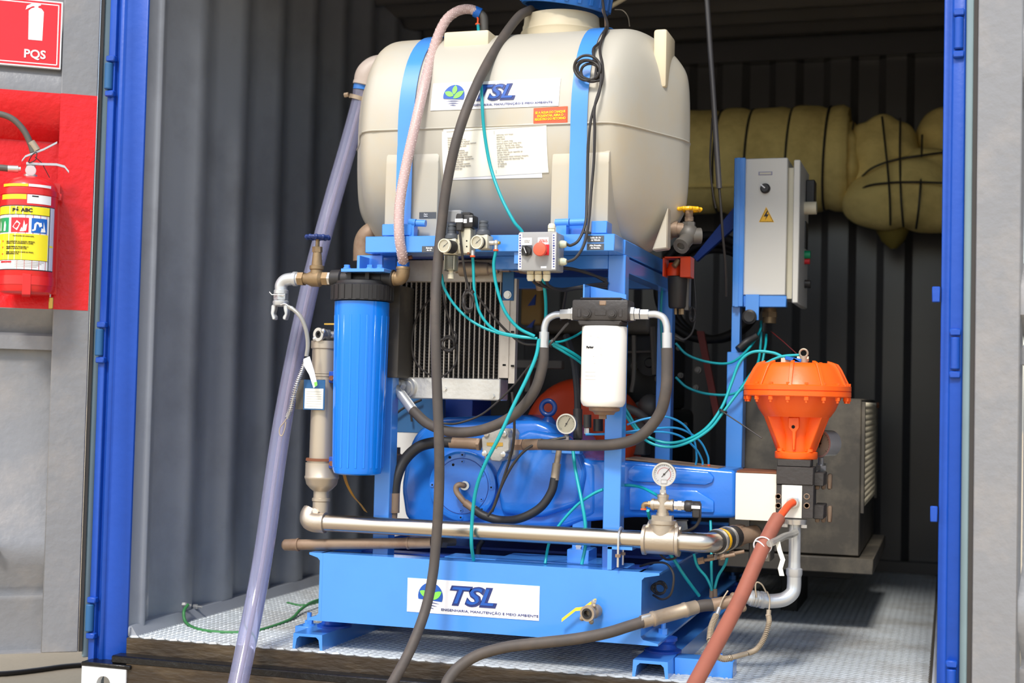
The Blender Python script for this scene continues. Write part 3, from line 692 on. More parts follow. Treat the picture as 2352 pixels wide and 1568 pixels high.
# gate valve left
t = thing('gate_valve', 'bronze gate valve with dark blue handwheel on the left port of the filter', 'valve', P(728, 665, Yf))
pL = V((p0.x, Yf, pz)); A = P(686, 647, Yf); vx = P(727, 640, Yf).x
nut('zinc_nipple', pL+V((-.012, 0, 0)), pL+V((.0, 0, 0)), .020, zinc, t)
b = MB(); L = vx-A.x
b.hexnut((A.x, Yf, pz), (A.x+.018, Yf, pz), .021); b.hexnut((pL.x-.028, Yf, pz), (pL.x-.011, Yf, pz), .021)
b.lathe((A.x+.018, Yf, pz), (1, 0, 0), [(0, .016), (.01, .017), (.024, .023), (L-.018+.012, .024), (pL.x-.028-A.x-.018, .016)], 20)
b.lathe((vx, Yf, pz-.022), (0, 0, 1), [(0, .008), (.006, .017), (.022, .022), (.040, .019), (.048, .0185), (.05, .0215), (.060, .0215), (.062, .016), (.10, .0125), (.102, .0)], 20)
obj('valve_body', b, brass, t)
hz = P(727, 545, Yf).z
b = MB(); b.hexnut((vx, Yf, pz+.078), (vx, Yf, pz+.094), .015); b.cyl((vx, Yf, pz+.09), (vx, Yf, hz+.004), .006); obj('stem_nut', b, brass, t)
b = MB(); b.torus((vx, Yf, hz), (0, 0, 1), .031, .0058, 30, 8)
for k in range(5): a = 2*pi*k/5; b.tube([(vx, Yf, hz-.002), (vx+.029*cos(a), Yf+.029*sin(a), hz)], .0042, 6)
b.cyl((vx, Yf, hz-.006), (vx, Yf, hz+.006), .010)
for k in range(10): a = 2*pi*k/10; b.sphere((vx+.032*cos(a), Yf+.032*sin(a), hz), .0075, n=8, m=6)
obj('handwheel', b, mat('navy_handwheel', (30, 52, 110), .4), t)
# silver elbow + claw coupling
t = thing('claw_coupling', 'silver painted elbow with claw coupling pointing down beside the bronze valve', 'hose coupling', P(645, 735, Yf))
a = V((A.x, Yf, pz)); cxx = P(646, 660, Yf).x
b = MB(); b.tube(smooth([a, (a.x-.02, Yf, pz), (cxx+.012, Yf, pz-.004), (cxx, Yf, pz-.018), (cxx, Yf, pz-.034)], 6), .0185, 18)
b.lathe(a-V((.016, 0, 0)), (1, 0, 0), [(0, .0215), (.01, .0215), (.012, .019)], 18); b.lathe((cxx, Yf, pz-.044), (0, 0, 1), [(0, .0215), (.01, .0215), (.012, .019)], 18); obj('elbow', b, silver, t)
z_ = pz-.044; zc = P(646, 735, Yf).z
b = MB(); b.hexnut((cxx, Yf, z_), (cxx, Yf, z_-.018), .0215); b.lathe((cxx, Yf, z_-.018), (0, 0, -1), [(0, .018), (.004, .024), (.010, .024), (.016, .022), (.020, .012)], 20); obj('coupling_body', b, silver, t)
for sx_ in (-1, 1):
    b = MB(); q = [(sx_*.012, z_-.03), (sx_*.026, z_-.034), (sx_*.0275, z_-.058), (sx_*.021, zc+.0), (sx_*.012, zc+.002), (sx_*.012, zc+.010), (sx_*.018, zc+.018), (sx_*.014, z_-.046)]
    b.prism([(cxx+u, Yf-.010, v) for u, v in q], (0, .02, 0), .002); obj('claw', b, silver, t)
b = MB(); b.tube([(cxx-.03, Yf-.015, z_+.004), (cxx-.02, Yf-.02, z_-.004), (cxx+.02, Yf-.02, z_-.006)], .0018, 6); obj('locking_wire', b, zinc, t)
# whip check cable
t = thing('whip_check_cable', 'grey plastic sleeved safety cable hanging from the silver claw coupling', 'safety cable', P(650, 990, -.01))
pts = PP([(662, 704, -.03), (678, 714, -.03), (692, 730, -.03), (703, 758, -.025), (707, 790, -.02), (704, 818, -.02)]); hose_part('sleeve', pts, .0062, clear_plastic, t)
hose_part('wire_eye', PP([(645, 700, -.03), (655, 698, -.032), (668, 706, -.03)]), .0022, zinc, t); pipe('ferrule', *PP([(668, 706, -.03), (680, 716, -.03)]), .006, silver, t, 10)
sp = PP([(701, 830, -.02), (692, 855, -.02), (682, 880, -.02), (674, 910, -.015), (667, 940, -.015), (660, 960, -.015)]); hose_part('core_wire', sp, .0025, zinc, t)
def spring(name, pts, R, r, turns, m, root):
    s = smooth(pts, 12); b = MB(); out = []; N = turns*9; prev = None
    for i in range(N+1):
        f_ = i/N*(len(s)-1); k = min(int(f_), len(s)-2); p = s[k].lerp(s[k+1], f_-k); tg = (s[k+1]-s[k]).normalized()
        u, v = b.frame(tg) if prev is None else (None, None)
        if prev is not None: u = (prev-tg*prev.dot(tg)).normalized(); v = tg.cross(u)
        prev = u; a = 2*pi*i/9; out.append(p+(u*cos(a)+v*sin(a))*R)
    b.tube(out, r, 5); return obj(name, b, m, root)
spring('spring', sp, .0062, .0016, 30, zinc, t)
hose_part('wire_loop', PP([(659, 960, -.015), (652, 970, -.015), (643, 982, -.015), (642, 996, -.015), (648, 1000, -.015), (654, 985, -.015), (657, 968, -.015)]), .0016, spring_mat, t)
b = MB(); q = PP([(697, 824, -.03), (711, 818, -.03), (721, 850, -.03), (729, 884, -.03), (720, 891, -.03), (710, 860, -.03), (697, 838, -.03)]); b.prism(q, (0, .001, 0)); tg_ = obj('paper_tag', b, paper, t, 'white folded paper tag')
b = MB(); b.prism(PP([(721, 878, -.031), (728, 876, -.031), (729, 884, -.031), (723, 888, -.031)]), (0, .0008, 0)); obj('green_print', b, logo_green, tg_)

# ================================================================== BEIGE STRAINER behind the blue filter
Yt = .06
t = thing('line_strainer', 'beige metal strainer canister standing behind the blue filter', 'strainer', P(743, 1180, Yt))
def vlathe(mb, cx, cy, Y, prof, n=32):   # prof: (pixel y, pixel width)
    c = P(cx, cy, Y); mb.lathe((c.x, Y, 0), (0, 0, 1), [(P(cx, y, Y).z, S(w_/2, P(cx, y, Y))) for y, w_ in prof], n)
b = MB(); vlathe(b, 743, 960, Yt, [(783, 0), (783, 66), (786, 66), (800, 66), (802, 60), (858, 60)]); obj('cap', b, strainer_mat, t)
b = MB(); vlathe(b, 743, 960, Yt, [(859, 62), (864, 62), (865, 58), (1057, 60)]); obj('canister', b, strainer_mat, t)
b = MB(); vlathe(b, 743, 960, Yt, [(1058, 70), (1062, 70)]); vlathe(b, 743, 960, Yt, [(1062.2, 76), (1092, 76), (1094, 79), (1098, 79), (1100, 76), (1112, 70), (1122, 52), (1128, 36), (1143, 36), (1144, 42), (1150, 42), (1152, 38), (1178, 38)]); obj('lower_bowl', b, strainer_mat, t)
b = MB(); vlathe(b, 743, 960, Yt, [(1052, 74), (1057.8, 76)]); obj('rusty_band', b, rust, t)
for y in (866, 1062):
    b = MB(); c = P(765, y, Yt-.03); b.box(c.x-.012, c.x+.03, Yt-.035, Yt+.02, c.z-.017, c.z+.017, .002); cl_ = obj('clamp_block', b, blue_post, t)
    b = MB(); c = P(763, y+2, Yt-.036); b.hexnut(c+V((0, .001, 0)), c-V((0, .008, 0)), .008); obj('rusty_bolt', b, rust, cl_)
b = MB(); b.fbox(697, 872, 746, 941, Yt-.052, Yt-.050, .0005); pl = obj('data_plate', b, teal_panel, t, 'blue data plate with white print field')
b = MB(); b.fbox(700, 892, 742, 938, Yt-.0528, Yt-.0522); obj('print_field', b, paper_warm, pl)
b = MB(); b.box(P(746, 900, Yt).x-.001, P(757, 900, Yt).x, Yt-.05, Yt-.02, P(746, 941, Yt).z, P(746, 872, Yt).z); b.box(P(697, 900, Yt).x, P(746, 900, Yt).x, Yt-.0498, Yt-.03, P(720, 940, Yt).z, P(720, 873, Yt).z); obj('plate_holder', b, black_steel, t)
b = MB()
for k in range(7):
    z = 899+k*5.5; b.fbox(703, z, 739, z+.8, Yt-.0533, Yt-.0529)
obj('ruled_line', b, ink_grey, pl)
c = P(735, 768, .02); t = thing('small_claw_coupling', 'small zinc claw coupling with open bore beside the top of blue filter', 'hose coupling', P(740, 782, .02))
d = V((-.30, -.95, 0)).normalized(); b = MB(); b.lathe(c-d*.03, d, [(0, .014), (.012, .014), (.014, .017), (.024, .017), (.03, .020), (.038, .020), (.038, .011), (.012, .010)], 20, close=False); obj('coupling_body', b, zinc, t)
b = MB(); b.lathe(c+d*.004, d, [(0, .0105), (.003, .0105), (.003, .007), (-.006, .006)], 16, close=False); obj('bore_seal', b, rubber_dark, t)
for k in (0, 1):
    a = radians(150 if k else -40); u, v = b.frame(d) if False else MB().frame(d); b = MB(); q = c+d*.004+(u*cos(a)+v*sin(a))*.02; b.sphere(q, .008, n=10, m=6); obj('claw', b, zinc, t)
p, q = c-d*.03, c-d*.03+V((.05, .03, -.0)); pipe('tail_pipe', p, q, .012, zinc, t)
nut('hex_collar', c-d*.034, c-d*.018, .018, zinc, t)
b = MB(); b.fbox(744, 742, 778, 746, -.0, .02, .001); obj('lever', b, brass_bright, t)

# ================================================================== STAINLESS SUCTION LINE in front
Yp = .032; zp = P(1100, 1219, Yp).z; rp_ = .0245
t = thing('stainless_pipe_line', 'long stainless steel pipe with elbow and tee across the front of the skid', 'pipe', P(1100, 1245, Yp))
xL, xT0, xT1, xE = P(745, 1205, Yp).x, P(1478, 1240, Yp).x, P(1561, 1240, Yp).x, P(1628, 1240, Yp).x
pipe('long_pipe', (xL-.004, Yp, zp), (xT0+.004, Yp, zp), rp_, steel, t, 32)
b = MB(); sx0 = P(743, 1180, Yt).x
b.tube(smooth([(xL, Yp, zp), (xL-.03, Yp, zp), (xL-.048, Yp+.004, zp+.006), (xL-.052, Yp+.012, zp+.02), (xL-.048, Yp+.018, zp+.03)], 6), .029, 22)
b.lathe((xL-.006, Yp, zp), (1, 0, 0), [(0, .0305), (.009, .0305), (.010, .026)], 28); obj('left_elbow', b, steel_dull, t)
b = MB(); q = P(722, 1180, Yt-.01); b.hexnut(q+V((-.005, 0, -.01)), q+V((.004, .006, .010)), .036); obj('union_nut', b, steel_dull, t)
b = MB(); b.cyl(q+V((0, 0, .0)), P(743, 1166, Yt), .02, n=18); obj('riser', b, steel_dull, t)
b = MB(); R = S(34, P(1520, 1240, Yp)); xm = P(1521, 1240, Yp).x
b.lathe((xT0, Yp, zp), (1, 0, 0), [(0, .028), (0, R*1.02), (.008, R*1.02), (.011, R*.92), (xT1-xT0-.011, R*.92), (xT1-xT0-.008, R*1.02), (xT1-xT0, R*1.02), (xT1-xT0, .028)], 32)
zh = P(1521, 1194, Yp).z; b.lathe((xm, Yp, zp), (0, 0, 1), [(0, R*.84), (zh-zp-.012, R*.84), (zh-zp-.010, R*.94), (zh-zp, R*.94), (zh-zp, .0)], 28)
for s_ in (-1, 1): b.tube(smooth([(xm+s_*R*1.25, Yp, zp+R*.82), (xm+s_*R*.95, Yp, zp+R*.9), (xm+s_*R*.8, Yp, zp+R*1.2)], 4), R*.2, 8)
obj('tee', b, steel_dull, t)
b = MB(); b.lathe((xT1-.002, Yp, zp), (1, 0, 0), [(0, .027), (.004, .027)], 24); b.tube(smooth([(xT1, Yp, zp), (xT1+.035, Yp, zp), (xE-.012, Yp+.006, zp), (xE+.006, Yp+.03, zp), (xE+.012, Yp+.055, zp)], 7), .0268, 26); obj('right_elbow', b, steel, t)
# U bolt clamp
t = thing('pipe_u_bolt', 'rusty zinc u-bolt clamping the stainless pipe to its bracket', 'clamp', P(1424, 1300, Yp))
ux = P(1426, 1230, Yp).x; b = MB(); b.tube([(ux, Yp-.030, zp-.075)]+[(ux, Yp+.03*-cos(a), zp+.030*sin(a)) for a in [pi*i/14 for i in range(15)]]+[(ux, Yp+.030, zp-.075)], .0033, 8); obj('u_rod', b, zinc, t)
for y in (-.03, .03): nut('clamp_nut', (ux, Yp+y, zp-.048), (ux, Yp+y, zp-.040), .008, brown_pipe, t)
# cross with gauge and sensor
t = thing('gauge_cross', 'stainless cross fitting with sensor and brass elbow standing on the pipe tee', 'pipe fitting', (xm, Yp, zh))
nut('hex_bush', (xm, Yp, zh-.0), (xm, Yp, zh+.013), S(27, P(1521, 1187, Yp)), steel_dull, t)
z2 = P(1523, 1159, Yp).z; z3 = P(1525, 1136, Yp).z
b = MB(); b.cyl((xm, Yp, zh+.012), (xm, Yp, z3-.004), .0155); b.lathe((xm, Yp, z3-.006), (0, 0, 1), [(0, .0165), (.006, .0165), (.008, .010), (.012, .009)], 16); b.cyl((xm-.032, Yp, z2), (xm+.030, Yp, z2), .0145)
for s_ in (-1, 1): b.lathe((xm+s_*.026-.003, Yp, z2), (1, 0, 0), [(0, .0165), (.006, .0165)], 18)
b.cyl((xm, Yp, zh+.012), (xm, Yp, zh+.02), .018); obj('cross_body', b, steel_dull, t)
b = MB(); a_ = V((xm-.032, Yp, z2)); b.hexnut(a_, a_-V((.008, 0, 0)), .010); b.tube(smooth([a_-V((.006, 0, 0)), a_-V((.016, 0, 0)), a_-V((.021, 0, .004)), a_-V((.021, 0, .012))], 4), .007, 10); eb = obj('brass_elbow', b, brass, t)
b = MB(); b.cyl(a_-V((.021, 0, .012)), a_-V((.021, 0, .016)), .0085); obj('orange_ring', b, orange_clip, t)
x0 = xm+.032; b = MB(); b.hexnut((x0, Yp, z2), (x0+.008, Yp, z2), .0125); b.cyl((x0+.008, Yp, z2), (x0+.028, Yp, z2), .0125); b.hexnut((x0+.010, Yp, z2), (x0+.020, Yp, z2), .0145); obj('sensor_body', b, zinc, t)
x1 = x0+.028; b = MB(); b.lathe((x1, Yp, z2), (1, 0, 0), [(0, .013), (.004, .0155), (.018, .0155), (.02, .014), (.042, .014), (.044, .0)], 18); b.box(x1+.022, x1+.044, Yp-.013, Yp+.013, z2-.03, z2+.01, .003); sp_ = obj('sensor_plug', b, black_plastic, t)
b = MB(); b.fbox(1588, 1161, 1608, 1168, Yp-.0165, Yp-.016); obj('plug_marking', b, paper, sp_)
gt = thing('pressure_gauge', 'round pressure gauge with bright rim above the stainless pipe', 'gauge', (xm, Yp, z3))
gz = P(1525, 1089, Yp).z
c, R, d, ex, ez = gauge(1525.5, 1089, Yp-.012, 55, gt, needle=48)
b = MB(); b.hexnut((xm, Yp, z3+.002), (xm, Yp, z3+.014), .0095); b.cyl((xm, Yp, z3+.010), (xm, Yp, gz-R*.9), .0075); b.cyl((xm, Yp, gz-R*.9), (xm, Yp, gz-R*.8), .01); obj('stem', b, zinc, gt)
b = MB(); b.torus(c-d*.0004, d, R*.55, R*.018, 28, 4, radians(0), radians(290)); obj('red_scale', b, red_ink, gt)
b = MB(); b.obox(c-ez*R*.62-d*.0003, ex*R*.27, d*.0004, ez*R*.18); pr = obj('dial_panel', b, ink_grey, gt)
b = MB(); b.obox(c-ez*R*.62+d*.0003, ex*R*.23, d*.0004, ez*R*.13); obj('dial_panel_field', b, paper, pr)
# black sensor lead and the tag hung on it
t = thing('sensor_cable', 'black sensor cable curling down from the plug on the cross fitting', 'cable', P(1590, 1215, .04))
hose_part('lead', PP([(1607, 1182, .034), (1606, 1195, .036), (1596, 1210, .045), (1578, 1219, .06), (1555, 1224, .09)]), .0042, cable_black, t)
t = thing('grey_label_flag', 'small crinkled clear grey flag hung under the pressure sensor', 'tag', P(1565, 1220, .07))
b = MB(); q = PP([(1548, 1196, .075), (1577, 1193, .075), (1580, 1216, .085), (1568, 1222, .085), (1555, 1214, .085)]); b.prism(q, (0, .002, 0)); obj('flag', b, clear_plastic, t)
b = MB(); b.fbox(1546, 1193, 1580, 1196, .07, .078, .0005); obj('top_bar', b, cable_black, t)
# rubber joint with yellow band behind right elbow
t = thing('rubber_joint', 'black rubber sleeve with yellow stripe and rusty bolt clamps behind the right elbow', 'hose joint', P(1660, 1265, .15))
e0 = V((xE+.012, Yp+.055, zp)); e1 = P(1685, 1232, .20)
hose_part('sleeve', [e0-V((.004, .01, 0)), e0.lerp(e1, .3), e0.lerp(e1, .65), e1], .0315, rubber_dark, t, 5, 20)
m_ = e0.lerp(e1, .24); dd = (e1-e0).normalized(); b = MB(); b.lathe(m_-dd*.006, dd, [(0, .0325), (.012, .0325)], 24); obj('yellow_stripe', b, yellow_paint, t)
for k, (fr_, ang) in enumerate(((.05, 0), (.6, 0))):
    q = e0.lerp(e1, fr_); b = MB(); b.ring(q-dd*.006, dd, .034, .031, .012, 24); b.obox(q+V((0, -.01, -.040)), dd*.008, V((0, .012, 0)), V((0, 0, .008)), .001); cl_ = obj('band_clamp', b, zinc, t)
    b = MB(); q2 = q+V((-.0, -.008, -.044)); b.cyl(q2-V((.05, .0, .012)), q2+V((.05, 0, .012)), .005, n=10); b.hexnut(q2-V((.05, 0, .012)), q2-V((.034, 0, .008)), .010); b.hexnut(q2+V((.01, 0, .002)), q2+V((.022, 0, .005)), .009); obj('clamp_bolt', b, brown_pipe, cl_)
b = MB(); e2 = P(1735, 1225, .26); b.cyl(e1-dd*.01, e2, .024); b.hexnut(e1+dd*.012, e1+dd*.03, .033); b.cyl(e1+dd*.04, e1+dd*.05, .030); obj('brown_nipple', b, brown_pipe, t)
# lower brown pipe
Yb = .055; t = thing('brown_drain_hose', 'short rusty brown pipe with end cap lying just above the skid beam', 'pipe', P(830, 1262, Yb))
a, c = P(650, 1251, Yb), P(992, 1246, Yb); d = (c-a).normalized(); L = (c-a).length
pipe('pipe_run', a+d*.03, c, .0155, brown_pipe, t)
b = MB(); b.lathe(a, d, [(0, .011), (.006, .0165), (.03, .0175), (.046, .0175), (.047, .0195), (.052, .0195), (.052, .015)], 20); obj('end_cap', b, brown_pipe, t)
b = MB(); b.lathe(a+d*(L-.075), d, [(0, .015), (0, .018), (.006, .018), (.006, .0165), (.075, .016)], 20); obj('coupling', b, brown_pipe, t)
b = MB(); b.cyl(c, P(1045, 1243, .10), .013); b.hexnut(P(1012, 1244, .068), P(1024, 1244, .078), .018); obj('tail_fitting', b, black_iron, t)
# ball valve on the skid front
p = P(1375, 1400, Ys); d = V((-.22, -.97, -.03)).normalized(); t = thing('ball_valve', 'small nickel ball valve with yellow lever on the skid front beam', 'valve', p)
b = MB(); b.cyl(p, p+d*.02, .011); b.lathe(p+d*.012, d, [(0, .0175), (.012, .0175), (.016, .019), (.030, .019), (.034, .016), (.044, .016)], 20); obj('valve_body', b, ferrule, t)
e_ = p+d*.056; b = MB(); b.lathe(e_, d, [(0, .012), (.003, .0215), (.014, .0215), (.014, .011), (.002, .009)], 20, close=False); b.sphere(e_+V((-.02, 0, -.016)), .0075, n=8, m=6); b.sphere(e_+V((.013, 0, .02)), .006, n=8, m=6); b.sphere(e_+V((.006, 0, -.023)), .0075, n=8, m=6); obj('claw_end', b, ferrule, t)
b = MB(); b.lathe(e_+d*.0142, d, [(0, .0145), (.003, .0145), (.003, .009), (-.01, .008)], 18, close=False); obj('rubber_seal', b, rubber_dark, t)
b = MB(); sT = p+d*.03+V((0, 0, .02)); b.cyl(sT-V((0, 0, .004)), sT+V((0, 0, .012)), .0055, n=10); b.hexnut(sT+V((0, 0, .004)), sT+V((0, 0, .009)), .008); obj('stem', b, zinc, t)
b = MB(); s0 = sT+V((0, 0, .009)); b.strip([s0+V((.006, 0, .001)), s0, P(1340, 1397, s0.y), P(1322, 1399, s0.y-.003), P(1290, 1424, s0.y-.006)], (0, .0015, .0045), (0, .0022, 0)); obj('lever', b, yellow_paint, t, 'yellow bent lever')

# ================================================================== WHITE SPIN-ON OIL FILTER with hoses
Yw = -.005
t = thing('oil_filter', 'white spin-on oil filter under black head on right front post', 'oil filter', P(1387, 960, Yw))
c = P(1387, 840, Yw); b = MB(); r_ = S(52, c); z0, z1 = P(1388, 935, Yw).z, P(1387, 750, Yw).z; h = z1-z0
b.lathe((c.x, Yw, z0), (0, 0, 1), [(0, r_*.45), (0, r_*.72), (.003, r_*.88), (.012, r_*.975), (.02, r_), (h-.003, r_), (h, r_*.97), (h, 0)], 48); can = obj('canister', b, white_paint, t)
b = MB(); vlathe(b, 1388, 945, Yw, [(934, 46), (936, 72), (943, 70), (946, 52), (952, 44), (953, 0)]); ba = obj('drain_base', b, brown_pipe, t)
nut('drain_plug', (c.x, Yw, P(1388, 952, Yw).z), (c.x, Yw, P(1388, 962, Yw).z), .011, brown_pipe, t)
Xa, Xb = P(1322, 718, Yw).x, P(1450, 718, Yw).x; za, zb2 = P(1387, 690, Yw).z, P(1387, 738, Yw).z
b = MB(); b.box(Xa, Xb, Yw-.042, Yw+.042, zb2, za, .006, 2)
b.prism([(Xa+.016, Yw-.043, zb2), (Xb-.016, Yw-.043, zb2), (Xb-.022, Yw-.043, z1+.001), (Xa+.022, Yw-.043, z1+.001)], (0, .086, 0), .003)
b.box(Xa+.02, Xb-.02, Yw-.035, Yw+.035, za, za+.006, .003)
hd = obj('filter_head', b, black_iron, t)
for px in (1348, 1407):
    b = MB(); q = P(px, 720, Yw-.042); b.cyl(q+V((0, .001, 0)), q-V((0, .005, 0)), .0125, n=22); b.cyl(q-V((0, .005, 0)), q-V((0, .010, 0)), .0085, n=18); b.cyl(q-V((0, .010, 0)), q-V((0, .0105, 0)), .004, n=6); obj('port_plug', b, black_iron, hd)
b = MB(); b.fbox(1366, 712, 1392, 724, Yw-.0435, Yw-.041, .001); b.fbox(1326, 709, 1334, 728, Yw-.0435, Yw-.041, .001); b.fbox(1421, 709, 1429, 728, Yw-.0435, Yw-.041, .001); obj('cast_marks', b, black_iron, hd)
b = MB(); b.fbox(1376, 690, 1392, 701, Yw-.044, Yw-.02, .002); obj('mounting_tab', b, brown_pipe, hd)
def can_fn(px, py):
    q = P(px, py, Yw-r_*.9)
    return lambda x, y, z: (q.x+x, Yw-sqrt(max(1e-7, r_**2-(q.x+x-c.x)**2))-.0004-z, q.z+y)
text('maker_mark', 'Parker', can_fn(1355, 797), .0085, ink_black, can, bold=.0004)
b = MB()
for py in (854, 863, 871):
    f_ = can_fn(1356, py)
    for k in range(9): b.prism([f_(-.016+k*.0036, .0008, 0), f_(-.0135+k*.0036, .0008, 0), f_(-.0135+k*.0036, -.0008, 0), f_(-.016+k*.0036, -.0008, 0)], (0, -.0003, 0))
for (px, py, ln) in ((1355, 772, 10), (1372, 775, 12), (1378, 800, 8), (1362, 819, 7), (1365, 835, 5), (1380, 815, 6)):
    f_ = can_fn(px, py); b.tube([f_(0, 0, .0002), f_(.004, .001, .0002), f_(.001*ln*.8, -.004, .0002)], .0004, 4)
obj('faint_print', b, ink_grey, can)
def hydraulic_hose(name, label, steel_pts, fer, hose_pts, r_s, r_f, r_h, m_h=rubber, m_s=silver, end=None, nutspots=()):
    t = thing(name, label, 'hose', min(PP(hose_pts), key=lambda q: q.z))
    hose_part('metal_elbow', PP(steel_pts), r_s, m_s, t, 7, 14)
    a, c = PP(fer); b = MB(); L = (c-a).length; b.lathe(a, c-a, [(0, r_s), (0, r_f), (L, r_f), (L, r_h)], 18); obj('ferrule', b, m_s, t)
    hose_part('rubber_hose', PP(hose_pts), r_h, m_h, t, 8, 14)
    if end: a, c, r2, mm = end; a, c = P(*a), P(*c); b = MB(); b.cyl(a, c, r2, n=18); obj('end_ferrule', b, mm, t)
    for (x0, y0, Y0), (x1, y1, Y1), rr in nutspots: nut('hex_nut', P(x0, y0, Y0), P(x1, y1, Y1), rr, m_s, t)
    return t
hydraulic_hose('hydraulic_hose', 'black hydraulic hose looping from right side of white filter to the pump block', [(1488, 722, Yw), (1508, 722, Yw), (1524, 730, Yw), (1531, 748, Yw), (1532, 768, Yw)], [(1532, 764, Yw), (1532, 801, Yw)],
  [(1532, 799, Yw), (1532, 850, Yw), (1529, 900, Yw), (1514, 952, Yw+.01), (1475, 998, Yw+.02), (1425, 1018, .03), (1340, 1023, .06), (1240, 1020, .10)], .0098, .0135, .0155, end=((1245, 1020, .10), (1206, 1021, .12), .0165, brown_pipe),
  nutspots=(((1450, 721, Yw), (1458, 721, Yw), .0205), ((1459, 721, Yw), (1470, 721, Yw), .0165), ((1472, 722, Yw), (1490, 722, Yw), .0150)))
hydraulic_hose('hydraulic_hose', 'black hydraulic hose sweeping from left side of white filter down to the oil cooler', [(1292, 722, Yw), (1275, 723, Yw), (1258, 733, Yw), (1251, 750, Yw), (1250, 768, Yw)], [(1250, 762, Yw), (1249, 800, Yw)],
  [(1249, 798, Yw), (1246, 840, Yw), (1226, 900, 0), (1180, 953, .02), (1110, 986, .04), (1040, 992, .06), (985, 974, .08), (948, 942, .1)], .0098, .0140, .0150, end=((950, 944, .1), (921, 905, .12), .0150, silver),
  nutspots=(((1322, 721, Yw), (1314, 721, Yw), .0195), ((1313, 721, Yw), (1306, 721, Yw), .0165), ((1306, 721, Yw), (1288, 722, Yw), .0150)))
for o in list(col.objects):
    if o.parent and o.name.startswith('end_ferrule') and o.parent.get('label', '').endswith('oil cooler'):
        b = MB(); b.tube(smooth(PP([(923, 908, .12), (908, 890, .125), (904, 882, .135), (914, 879, .15), (926, 884, .17)]), 5), .0115, 14); obj('cooler_elbow', b, silver, o.parent)
        nut('hex_nut', P(915, 883, .150), P(926, 886, .164), .0175, silver, o.parent); nut('hex_nut', P(927, 887, .166), P(936, 890, .180), .0195, alu, o.parent)
# ================================================================== OIL COOLER
Yr = .175
t = thing('oil_cooler', 'aluminium oil cooler with vertical fins hanging behind the front posts', 'radiator', P(1030, 918, Yr))
xa, xb = P(905, 760, Yr).x, P(1150, 760, Yr).x; zt1, zb1 = P(1030, 648, Yr).z, P(1030, 866, Yr).z; zt0, zb0 = P(1030, 596, Yr).z, P(1030, 917, Yr).z
b = MB(); b.box(xa, xb, Yr+.012, Yr+.06, zb1, zt1); obj('fin_core', b, dark_gap, t)
NB = 21
bar = None
for i in range(NB+1):
    x = xa+.004+(xb-xa-.008)*i/NB
    if bar is None:
        b = MB(); b.box(x-.0018, x+.0018, Yr+.001, Yr+.05, zb1-.003, zt1+.003, .0008); bar = obj('tube_bar', b, alu_dirty, t); x_0 = x
    else:
        o = bar.copy(); col.objects.link(o); o.parent = t; o.location = (x-x_0, 0, 0)
b = MB(); nf = 60      # louvred fins between the bars: real zigzag sheets
for i in range(NB):
    x0 = xa+.004+(xb-xa-.008)*i/NB+.0018; x1 = xa+.004+(xb-xa-.008)*(i+1)/NB-.0018; L, Rr = [], []
    for k in range(nf+1):
        z = zb1+(zt1-zb1)*k/nf; yy = Yr+.006+(.006 if k % 2 else 0); L.append(b.bm.verts.new((x0, yy, z))); Rr.append(b.bm.verts.new((x1, yy, z)))
    for k in range(nf): b.face([L[k], Rr[k], Rr[k+1], L[k+1]])
o = obj('fins', b, near_black, t, flat=True); o['kind'] = 'stuff'
xe = P(1152, 890, Yr).x
b = MB(); b.box(P(893, 880, Yr).x+.012, xe, Yr-.012, Yr+.065, zb0, zb1-.002, .003); obj('lower_tank', b, alu, t)
b = MB(); b.box(xa-.004, xb+.002, Yr-.006, Yr+.065, zt1, zt0, .003); obj('upper_tank', b, alu_dirty, t)
b = MB(); xs_ = P(1185, 760, Yr).x; b.box(xb+.0005, P(1171, 760, Yr).x, Yr-.008, Yr-.004, P(1160, 868, Yr).z, P(1160, 690, Yr).z); b.box(P(1171, 760, Yr).x, xs_, Yr-.004, Yr+.02, P(1160, 880, Yr).z, P(1160, 640, Yr).z); obj('side_frame', b, alu_dirty, t)
b = MB(); b.fbox(892, 655, 916, 867, .070, Yr+.05, .001); obj('side_plate', b, black_steel, t)
b = MB()
for px in ((1158, 838), (1177, 840), (1158, 765), (1177, 762)): p = P(*px, Yr-.0085); b.obox(p, (.005, 0, 0), (0, .0006, 0), (0, 0, .0028), .0005)
obj('slot', b, dark_gap, t)
for px in ((1021, 893), (1131, 910), (888, 760), (893, 838)):
    p = P(*px, Yr-.012); b = MB(); b.hexnut(p, p-V((0, .006, 0)), .007); b.cyl(p+V((0, .001, 0)), p-V((0, .0015, 0)), .009); obj('cooler_bolt', b, zinc, t)
b = MB(); p = P(938, 890, Yr-.012); b.lathe(p+V((0, .01, 0)), (-.25, -1, 0), [(0, .030), (.016, .030), (.016, .022), (.02, .020)], 24); obj('inlet_boss', b, alu, t)
b = MB(); cz_ = P(1100, 622, Yr-.03)
b.lathe(P(1048, 618, Yr-.03), (1, 0, 0), [(0, .012), (.008, .012), (.012, .021), (.062, .023), (.064, .020), (.1, .019), (.104, .014), (.13, .013)], 20); obj('outlet_boss', b, ferrule, t)
b = MB(); p = P(1155, 613, Yr-.03); b.hexnut(p, p+V((.022, 0, 0)), .017); b.cyl(p+V((.02, 0, 0)), p+V((.05, .01, -.004)), .012); obj('outlet_nut', b, brown_pipe, t)
b = MB(); b.tube(smooth([p+V((.05, .01, -.004)), p+V((.075, .02, -.008)), p+V((.095, .04, -.02)), p+V((.1, .06, -.06))]), .014, 12); obj('outlet_bend', b, brown_pipe, t)

